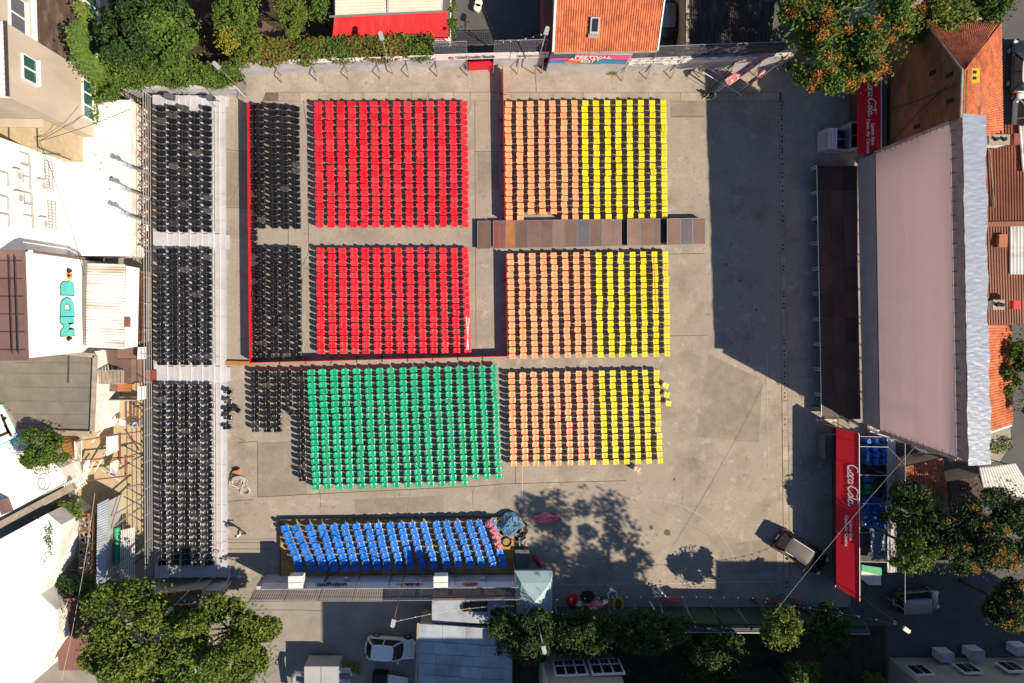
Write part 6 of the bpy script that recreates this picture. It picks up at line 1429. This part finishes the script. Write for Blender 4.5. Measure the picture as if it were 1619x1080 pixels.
# ------------------------------------------------------------------ alley and lower edge
car('parked_car', 'white hatchback parked in the shaded alley beside the panelled roof', 617, 1027, R(-6), 4.0, 1.72, 1.5, M['car_white'])
car('parked_suv', 'dark maroon off-road car with grey roof parked on the drain channel', 1268, 874, R(-33), 4.75, 1.9, 1.75, M['car_maroon'], M['car_roof'], 'suv')
car('parked_van', 'white van, shade painted in as grey, under the trees beside the pipe frame', 1451, 951, R(3), 3.9, 1.75, 1.75, M['car_grey'], None, 'van')  # shade over the white van is put into its grey paint
br = empty('panel_roof_building', P(735, 1030), label='building with blue-grey sheet panel roof beside the white car', cat='building')
part('wall', M['plaster'], br, lambda m: m.prism([P(664, 990, 2.9).to_2d(), P(808, 997, 2.9).to_2d(), P(808, 1120, 2.9).to_2d(), P(660, 1120, 2.9).to_2d()], 0, 2.85))
ysr = [986, 1013, 1032, 1048, 1066, 1090, 1115]
for j in range(6):
    xs = [661]
    while xs[-1] < 808: xs.append(min(810, xs[-1] + rnd.uniform(24, 40)))
    for a, b in zip(xs, xs[1:]):
        if b - a < 3: continue
        s = lambda x: (x - 661) * .07
        part('roof_sheet', M['blue_sheet'], br, lambda m: m.prism([P(a + .2, ysr[j] + s(a) + .3, 3).to_2d(), P(b - .2, ysr[j] + s(b) + .3, 3).to_2d(), P(b - .2, ysr[j + 1] + s(b) - .3, 3).to_2d(), P(a + .2, ysr[j + 1] + s(a) - .3, 3).to_2d()], 2.86, 3 + rnd.uniform(-.03, .03)))
part('roof_edge', M['wood_grey'], br, lambda m: m.bar(P(661, 985, 3.02), P(657, 1110, 3.02), .15, .1))
u2 = house('side_roof', 'lower blue-grey roof with a rusty patch behind the sponsor wall', [(683, 950), (800, 948), (800, 986), (683, 985)], 2.6, (M['plaster'], M['blue_sheet']), cat='shed')
part('rust_patch', M['rust_dark'], u2, lambda m: m.prism([P(732, 952, 2.61).to_2d(), P(771, 951, 2.61).to_2d(), P(771, 967, 2.61).to_2d(), P(732, 967, 2.61).to_2d()], 2.59, 2.62)); part('parapet', M['rust_bar'], u2, lambda m: m.bar(P(683, 947, 2.8), P(795, 944, 2.8), .12, .3))
hv = empty('ventilation_unit', P(508, 1065), label='grey ventilation unit with silver ducts at the alley edge', cat='ventilation unit')
part('casing', M['hvac'], hv, lambda m: m.prism([P(481, 1054, 2).to_2d(), P(535, 1054, 2).to_2d(), P(535, 1110, 2).to_2d(), P(481, 1110, 2).to_2d()], .3, 2))
part('casing_seam', M['steel'], hv, lambda m: m.bar(P(508, 1054, 2.01), P(508, 1110, 2.01), .06, .03))
part('plinth', M['steel_dark'], hv, lambda m: m.prism([P(484, 1058, 2).to_2d(), P(532, 1058, 2).to_2d(), P(532, 1105, 2).to_2d(), P(484, 1105, 2).to_2d()], 0, .32))
part('duct', M['steel'], hv, lambda m: m.tube([P(482, 1066, 1.5), P(468, 1064, 1.5), P(464, 1070, 1.4), P(464, 1100, 1.0)], .2, 10)); part('duct', M['steel'], hv, lambda m: m.tube([P(535, 1060, 1.6), P(552, 1060, 1.5), P(554, 1066, 1.2)], .2, 10)); part('duct', M['steel'], hv, lambda m: m.tube([P(535, 1074, 1.5), P(552, 1076, 1.5), P(558, 1085, 1.2)], .2, 10))
part('dark_crate', M['rubber'], None, lambda m: (m.prism([P(589, 1067, .9).to_2d(), P(612, 1068, .9).to_2d(), P(612, 1100, .9).to_2d(), P(587, 1100, .9).to_2d()], 0, .85), m.bar(P(588, 1067, .9), P(612, 1068, .9), .06)), label='black crate at the edge of the alley beside the pale sheet', cat='crate')
part('pale_sheet', M['white_dirty'], None, lambda m: tarp(m, P(613, 1066, .6), P(645, 1072, .6), P(645, 1100, .6), P(612, 1100, .6), 14, 10, .2, seed=31), label='crumpled pale sheet next to the black crate', cat='sheet')
# two houses and an added unseen block; all throw the shade over alley and bed
def fwall(root, xa, xb, yb, h, depth, mat):
    a, b = P(xa, yb), P(xb, yb)
    part('wall', mat, root, lambda m: m.prism([(a.x, a.y), (b.x, b.y), (b.x, b.y - depth), (a.x, a.y - depth)], 0, h))
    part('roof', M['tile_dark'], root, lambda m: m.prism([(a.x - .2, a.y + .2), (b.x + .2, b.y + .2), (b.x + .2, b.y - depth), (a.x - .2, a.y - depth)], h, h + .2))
    return a, b
h1 = empty('glazed_house', P(915, 1017), label='brown house front with white framed glazed bays behind the hedge', cat='house')
a, b = fwall(h1, 852, 960, 1017, 7.5, 6, M['plaster'])
for k in range(2):
    x0 = a.x + .7 + k * 2.75
    f = part('window_bay', M['letter_white'], h1, lambda m: m.box((x0 + 1.2, a.y + .06, 4.1), (2.5, .14, 2.2)))
    for i in range(3):
        part('pane', M['glass'], f, lambda m: m.box((x0 + .42 + i * .78, a.y + .13, 4.55), (.64, .06, 1.05)))
        for r0 in range(2):
            for c0 in range(2): part('pane', M['glass'], f, lambda m: m.box((x0 + .26 + i * .78 + c0 * .33, a.y + .13, 3.3 + r0 * .32), (.27, .06, .25)))
h2 = empty('tall_apartment_block', P(1560, 1045), label='tall beige apartment block with ground floor windows beside the shaded lot', cat='building')
a, b = fwall(h2, 1405, 1800, 1040, 15.5, 12, M['plaster'])
for px in (1462, 1535, 1600):
    x = P(px, 1040).x - 2; f = part('window', M['letter_white'], h2, lambda m: m.box((x, a.y + .05, 2.2), (1.6, .14, 1.5)))
    for k in (0, 1): part('pane', M['glass'], f, lambda m: m.box((x - .36 + k * .72, a.y + .13, 2.2), (.6, .06, 1.25)))
for px, py, lb in [(1498, 1040, 'blue-white cooling box by the apartment wall beside the first window'), (1546, 1036, 'blue-white cooling box between the apartment windows'), (1617, 1030, 'blue-white cooling box at the far end of the apartment wall')]:
    c = P(px, py, 1.2); r_ = empty('cooling_box', (c.x, c.y, 0), label=lb, cat='cooling box')
    part('casing', M['white_dirty'], r_, lambda m: m.box((c.x, c.y, .65), (1.15, .7, 1.1))); part('lid', M['blue_sheet'], r_, lambda m: m.box((c.x, c.y, 1.22), (1.2, .75, .06))); part('foot', M['steel_dark'], r_, lambda m: [m.box((c.x + s * .4, c.y, .05), (.1, .6, .1)) for s in (-1, 1)])
h3 = empty('added_shade_block', P(1100, 1140), label='unseen block added beyond the hedge to shade the alley', cat='building')  # out of view; added to throw shade over alley and bed
fwall(h3, 872, 1390, 1140, 19, 10, M['plaster'])
# floodlights, cables
floodlight((600, 946), (622, 984), 7.5, 'floodlight on a rusty pole above the alley beside the white car', pm='rust_bar')
floodlight((820, 1000), (860, 1026), 7, 'floodlight above the hedge beside the glazed house')
floodlight((1392, 945), (1432, 995), 7.5, 'floodlight at the end of the pipe frame beside the van', mat='cream', pm='steel_dark')
floodlight((346, 122), (343, 104), 4.5, 'floodlight rising from the ivy hedge beside the garden')
floodlight((604, 96), (603, 58), 5.0, 'floodlight in front of the red cloth awning')
floodlight((850, 78), (864, 50), 6.0, 'floodlight beside the tiled house gable')
floodlight((255, 955), (268, 965), 5.5, 'floodlight above the dark red shed roof')
cable('long pale cable from the planting bed over the parked off-road car', P(1222, 972, 6), P(1462, 690, 8), .25, .010, 'hvac')
cable('string of bulbs above the alley near the floodlight', P(622, 984, 7.2), P(812, 958, 3.2), .6, .012, 'cable_pale', 9, 'string_lights')
cable('string of bulbs along the green fabric fence', P(870, 950, 3.2), P(1225, 948, 3.4), .5, .012, 'cable', 16, 'string_lights')
cable('string of bulbs from the small bright tree to the far floodlight', P(1200, 952, 3.6), P(1430, 990, 7), .5, .012, 'cable', 9, 'string_lights')
cable('string of bulbs over the dark service yard', P(790, 66, 4.5), P(862, 52, 5.6), .3, .012, 'cable', 6, 'string_lights')
cable('dark cable spanning the alley to the floodlight', P(400, 965, 6), P(615, 977, 7), .5, .015)
cable('dark cable across the white sheet roof to the graffiti wall', P(62, 223, 8), P(133, 436, 5), .4, .02)
cable('dark cable from the annex corner to the ivy wall', P(62, 223, 8), P(206, 172, 5), .3, .02)
cable('thin cable from the beige block window to the annex', P(62, 223, 8), P(140, 176, 6), .1, .02)
cable('pale cable over the fan cage to the maroon roof', P(150, 780, 5), P(98, 1075, 6), .3, .011, 'cable_pale')
cable('thin dark cable over the blank white roof', P(52, 818, 4.6), P(100, 838, 3), .2, .02)
cable('dark cable slung across the bare brown wall', on_x(1404, 235) - XR * .1, on_x(1500, 134) - XR * .1, .5, .03)
cable('dark cable along the bare brown wall towards the chimney', on_x(1404, 176) - XR * .1, on_x(1516, 134) - XR * .1, .4, .03)
# people and bikes along the green fence
person('person in pale shirt and tan trousers standing on the shaded floor near the fence', 966, 931, R(-80), 'shirt_white', 'trouser_tan', 'arms')
person('person in pale grey shirt beside the yellow ring at the green fence', 955, 950, R(-60), 'shirt_white', 'trouser', 'stand')
heap('red_bag', 'red bag on the floor near the tent', 905, 949, .45, .55, .01, .6, 'red_panel', 'bag', 41, 8)
heap('rubbish_bags', 'pile of dark and red bags at the foot of the hedge', 940, 957, 1.0, .45, .01, .6, 'red_film', 'bags', 43, 10)
heap('dark_bag', 'black bag leaning between the red bag and the person', 929, 943, .6, .5, .01, .5, 'rubber', 'bag', 44, 8)
heap('white_bag', 'small pale bag beside the red bag', 914, 955, .35, .25, .01, .4, 'white_dirty', 'bag', 45, 8)
part('yellow_ring', M['yellow_paint'], None, lambda m: [m.tube([P(977, 956, .15 + k * .15) + Vector((math.cos(q) * .4, math.sin(q) * .55, 0)) for q in np.linspace(0, 6.28, 22)], .1, 6) for k in range(2)], label='yellow and black hose reel at the foot of the green fence', cat='hose reel')
for k, (px, py) in enumerate([(1037, 937), (1046, 937), (1038, 943), (1044, 943), (1051, 942)]):
    c = P(px, py, .8); part('stanchion', M['steel_white'], None, lambda m: (m.tube([(c.x, c.y, .0), (c.x, c.y, .04)], .15, 10), m.tube([(c.x, c.y, .03), (c.x, c.y, .85)], .04, 6), m.tube([(c.x, c.y, .85), (c.x, c.y, .95)], [.1, .06], 8)), label='white capped stanchion in the cluster beside the red folded chairs', cat='stanchion', group='white stanchions')
for k in range(6):
    c = P(1052 + k * 3.6, 951, .6); part('folded_deckchair', M['red_film'], None, lambda m: (m.slab([c + Vector((-.06, -.45, -.1)), c + Vector((.02, -.45, -.1)), c + Vector((.08, .45, .3)), c + Vector((0, .45, .3))], .05), m.bar(c + Vector((0, -.5, -.58)), c + Vector((.04, .45, .3)), .04), m.bar(c + Vector((.1, -.3, -.58)), c + Vector((.04, .2, .2)), .04)), label='folded red deckchair in the row leaning at the green fence', cat='deckchair', group='folded red deckchairs')
part('bent_pipe', M['cable_pale'], None, lambda m: m.tube([P(1027, 951, .3), P(1034, 962, 1.0), P(1037, 977, 2.2)], .07), label='bent pale pipe hanging on the green fence', cat='pipe')
def bicycle(px, py, a, label):
    c = P(px, py, .5); root = empty('bicycle', (0, 0, 0), label=label, cat='bicycle')
    for s in (-.5, .5): part('wheel', M['rubber'], root, lambda m: m.tube([(s + .33 * math.cos(q), 0, .34 + .33 * math.sin(q)) for q in np.linspace(0, 6.28, 18)], .025, 5))
    part('frame', M['logo_red'], root, lambda m: [m.tube(q, .022) for q in ([(-.5, 0, .34), (-.12, 0, .34), (.35, 0, .72), (.5, 0, .34)], [(-.12, 0, .34), (-.22, 0, .85)], [(-.22, 0, .75), (.35, 0, .72)], [(-.5, 0, .34), (-.22, 0, .72)])])
    part('saddle', M['rubber'], root, lambda m: m.box((-.24, 0, .88), (.26, .12, .06))); part('handlebar', M['steel'], root, lambda m: m.tube([(.3, -.28, .95), (.38, 0, .98), (.3, .28, .95)], .02)); part('stem', M['steel'], root, lambda m: m.tube([(.36, 0, .7), (.38, 0, .98)], .02))
    root.location = (c.x, c.y, 0); root.rotation_euler = (R(8), 0, a)
bicycle(1227, 948, R(20), 'bicycle leaning at the drain end beside the small bright tree'); bicycle(1262, 952, R(-15), 'bicycle standing behind the parked off-road car')

# ------------------------------------------------------------------ trees and ivy
tree(213, 62, 5, 2.6, 2.4, 'dark leafy garden tree beside the ivy covered wall', 'leaf_dark', 11000, .2)
tree(262, 60, 5.0, 2.6, 2.4, 'broad dark leafy garden tree above the ivy hedge', 'leaf', 15000, .2)
tree(240, -8, 6, 2.6, 2.4, 'dense dark garden tree behind the two leafy trees', 'leaf_dark', 9000, .2)
tree(200, 98, 3, 1.3, 1.1, 'low light green bush at the end of the ivy hedge', 'leaf_light', 4500, .13, 'garden_shrub')
tree(378, 14, 4.5, 1.7, 1.7, 'mid green garden tree beside the shaded gap', 'leaf', 8000, .16)
tree(363, 60, 3.2, 1.2, 1.1, 'yellow-leaved garden shrub beside the shaded gap', 'leaf_yellow', 4000, .14, 'garden_shrub')
tree(393, 70, 3, 1.35, 1.2, 'bright green garden shrub next to the yellow one', 'leaf_light', 6000, .14, 'garden_shrub')
tree(461, 22, 4.5, 1.25, 2.0, 'bright green conical garden tree above the brown path', 'leaf_light', 7000, .12, ry=1.6)
tree(505, 15, 3, 1.0, .9, 'small green shrub beside the cream shop roof', 'leaf', 3000, .13, 'garden_shrub')
tree(715, 30, 2.5, .5, 1.2, 'thin green shrub beside the shop downpipe', 'leaf', 1500, .12, 'garden_shrub', ry=1.5)
tree(1330, 38, 8, 5.0, 3.2, 'large tree with orange seed clusters above the red booth', 'leaf', 24000, .2, spots=('leaf_orange', 120), cr=1.05)
tree(1480, 18, 6.5, 2.6, 1.8, 'olive green tree above the dark gable tiles', 'leaf_light', 9000, .18, spots=('leaf_orange', 8))
tree(1570, -5, 6, 2.0, 1.5, 'olive green tree at the end of the street', 'leaf', 6000, .17)
tree(70, 711, 4.2, 1.75, 1.5, 'round green tree beside the white scribbled roof', 'leaf', 9000, .14)
tree(215, 1000, 5.0, 4.0, 3.0, 'big leafy tree beside the maroon roof', 'leaf_light', 26000, .19, cr=1.1)
tree(350, 1022, 5.0, 4.1, 3.0, 'big leafy tree shading the alley corner', 'leaf_light', 26000, .19, cr=1.1)
tree(275, 1075, 4.6, 3.5, 2.5, 'big leafy tree between the two crowns at the alley', 'leaf', 11000, .19)
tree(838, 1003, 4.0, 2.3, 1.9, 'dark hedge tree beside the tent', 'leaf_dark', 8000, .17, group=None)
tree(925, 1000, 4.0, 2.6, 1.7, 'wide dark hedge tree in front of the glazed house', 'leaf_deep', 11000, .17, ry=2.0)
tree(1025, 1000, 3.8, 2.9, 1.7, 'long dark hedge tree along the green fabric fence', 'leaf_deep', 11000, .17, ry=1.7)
tree(790, 985, 4.0, 1.1, 1.6, 'narrow dark shrub at the edge of the panelled roof', 'leaf_dark', 3500, .15, 'garden_shrub')
tree(1235, 993, 5.2, 1.75, 1.5, 'small bright green tree at the end of the fabric fence', 'leaf_light', 6000, .17, cr=.6)
tree(1310, 995, 4.2, 1.9, 1.4, 'dark shrub behind the small bright tree', 'leaf_dark', 6000, .15, 'garden_shrub')
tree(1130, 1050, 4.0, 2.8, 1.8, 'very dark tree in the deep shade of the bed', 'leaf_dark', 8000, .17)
tree(1268, 1068, 4.5, 1.5, 1.2, 'grey-green shrub in the shaded bed', 'leaf', 4000, .15, 'garden_shrub')
tree(1380, 1080, 4.0, .9, .9, 'small pale shrub at the apartment corner', 'leaf_light', 2500, .13, 'garden_shrub')
tree(1443, 868, 5.5, 2.0, 1.7, 'bright green tree beside the stored chairs and pipe frame', 'leaf_light', 9000, .16)
tree(1440, 805, 4.5, 2.4, 1.7, 'dark tree between the red shed and the bright tree', 'leaf_dark', 7500, .16)
tree(1505, 850, 5.5, 2.9, 2.0, 'dark tree with few amber leaves behind the bright tree', 'leaf_deep', 9000, .17, spots=('leaf_amber', 8))
tree(1578, 838, 6, 3.8, 2.4, 'wide dark tree with amber seed clusters below the white shelter', 'leaf_deep', 15000, .18, spots=('leaf_amber', 34))
tree(1600, 962, 5.5, 2.4, 1.8, 'dark tree with amber seed clusters beside the van lot', 'leaf_deep', 8000, .17, spots=('leaf_amber', 22))
tree(1612, 585, 4, 2.0, 1.8, 'dark green tree behind the low tiled house', 'leaf', 8000, .16, ry=3.6)
tree(1428, 1280, 17, 6.2, 3.2, 'very tall tree beyond the hedge throwing dappled shade on the yard', 'leaf', 6000, .28, cr=1.5)
def wq(ax_, ay_, bx_, by_, z0, z1):
    a, b = P(ax_, ay_), P(bx_, by_); return [a + UP * z0, b + UP * z0, b + UP * z1, a + UP * z1]
def hedge(pts, z1, w):
    out = []
    for (a, b) in zip(pts, pts[1:]):
        A_, B_ = P(*a), P(*b); d = (B_ - A_).normalized(); n = Vector((-d.y, d.x, 0))
        out += [[A_ + n * .05 + UP * z1, B_ + n * .05 + UP * z1, B_ + n * w + UP * z1, A_ + n * w + UP * z1], [A_ + n * .05 + UP * (z1 - .45), B_ + n * .05 + UP * (z1 - .45), B_ + n * .05 + UP * z1, A_ + n * .05 + UP * z1], [A_ + n * w, B_ + n * w, B_ + n * w + UP * z1, A_ + n * w + UP * z1]]
    return out
ivy('ivy_hedge', 'thick green ivy hedge over the wall behind the bleacher', hedge([(176, 151), (280, 148), (388, 148)], 2.7, 1.3), 330, .12, ['leaf', 'leaf_light'], [.9], .5)
ivy('ivy_hedge', 'ivy of mixed green and rust red leaves along the wall top', hedge([(386, 118), (500, 112), (600, 109), (688, 106)], 2.7, 1.35), 340, .11, ['leaf', 'leaf_autumn', 'leaf_light'], [.1, 1.0], .5)
def vine(lbl, pts, x0, w, n, mat, leaf=.12):
    Q = []
    for (a, b) in zip(pts, pts[1:]):
        for k in range(n):
            t = npr.rand(); px = a[0] + (b[0] - a[0]) * t + npr.normal() * w; py = a[1] + (b[1] - a[1]) * t + npr.normal() * w
            y, z = on_wall(px, py, x0 + .08); Q.append((x0 + .08 + npr.rand() * .25, y, max(.1, z)))
    q = np.array(Q); o = bpy.data.objects.new('climbing_ivy', leaf_mesh('climbing_ivy', q, np.repeat(np.array([[1., 0, .4]]), len(q), 0), leaf, [M[mat]])); col.objects.link(o)
    tag(o, lbl, 'ivy')
vine('ivy streak climbing the beige wall beside the brown roof', [(122, 8), (140, 45), (150, 70), (165, 95)], ux, 4.5, 900, 'leaf_light')
vine('broad ivy mass at the foot of the beige wall', [(118, 45), (125, 80), (140, 105), (160, 120)], ux, 7.5, 1500, 'leaf')
vine('thin ivy streak on the beige wall near the garden tree', [(155, 14), (172, 40), (186, 58)], ux, 2.2, 500, 'leaf_light')
vine('ivy hanging down beside the white sheet roof', [(148, 120), (150, 150), (155, 175), (152, 190)], ax, 3.5, 600, 'leaf')
ivy('ivy_hedge', 'ivy heap at the corner of beige block and hedge', [[P(128, 95, 2.5), P(185, 95, 2.5), P(190, 160, 2.6), P(150, 165, 2.6)], [P(128, 95, 1.5), P(185, 95, 1.5), P(190, 160, 2.0), P(150, 165, 2.0)]], 330, .12, ['leaf', 'leaf_light'], [.5], .9)
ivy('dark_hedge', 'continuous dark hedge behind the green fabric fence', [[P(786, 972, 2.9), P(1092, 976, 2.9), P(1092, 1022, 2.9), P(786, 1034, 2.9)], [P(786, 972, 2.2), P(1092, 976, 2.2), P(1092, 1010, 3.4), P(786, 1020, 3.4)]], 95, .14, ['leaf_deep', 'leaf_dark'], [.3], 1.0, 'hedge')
ivy('vine', 'green vine draped over the top of the fan cage', [[P(80, 795, 2.2), P(128, 793, 2.4), P(130, 818, 2.2), P(92, 835, 2.2)]], 260, .12, ['leaf', 'leaf_light'], [.2], .5, 'vine')
ivy('vine', 'dark vine along the lower edge of the fan cage', [[P(66, 940, 2.6), P(92, 910, 2.4), P(150, 915, 2.2), P(150, 945, 2.4)]], 260, .12, ['leaf_dark', 'leaf'], [.4], .5, 'vine')
ivy('vine', 'trailing vine on the blank white roof beside the cage', [[P(72, 836, 4.3), P(86, 832, 4.3), P(83, 860, 4.3), P(74, 858, 4.3)], [P(80, 858, 4.3), P(84, 858, 4.3), P(74, 890, 4.3), P(71, 890, 4.3)]], 70, .11, ['leaf', 'leaf_light'], [.4], .2, 'vine')
ivy('weed_tuft', 'weed tuft growing at the foot of the mural wall', [[P(966, 110, .3), P(974, 110, .3), P(974, 116, .2), P(966, 116, .2)]], 900, .09, ['leaf_light'], None, .5, 'weeds')
ivy('weed_strip', 'dry yellow weeds along the alley edge near the ventilation unit', [[P(540, 1048, .2), P(572, 1050, .2), P(570, 1064, .2), P(556, 1060, .2)]], 500, .09, ['leaf_yellow', 'leaf'], [.6], .3, 'weeds')
ivy('weed_tuft', 'weeds on the dirt patch behind the screen tower', [[P(1566, 700, .2), P(1598, 690, .2), P(1598, 712, .2), P(1570, 716, .2)]], 160, .12, ['leaf', 'leaf_yellow'], [.8], .3, 'weeds')
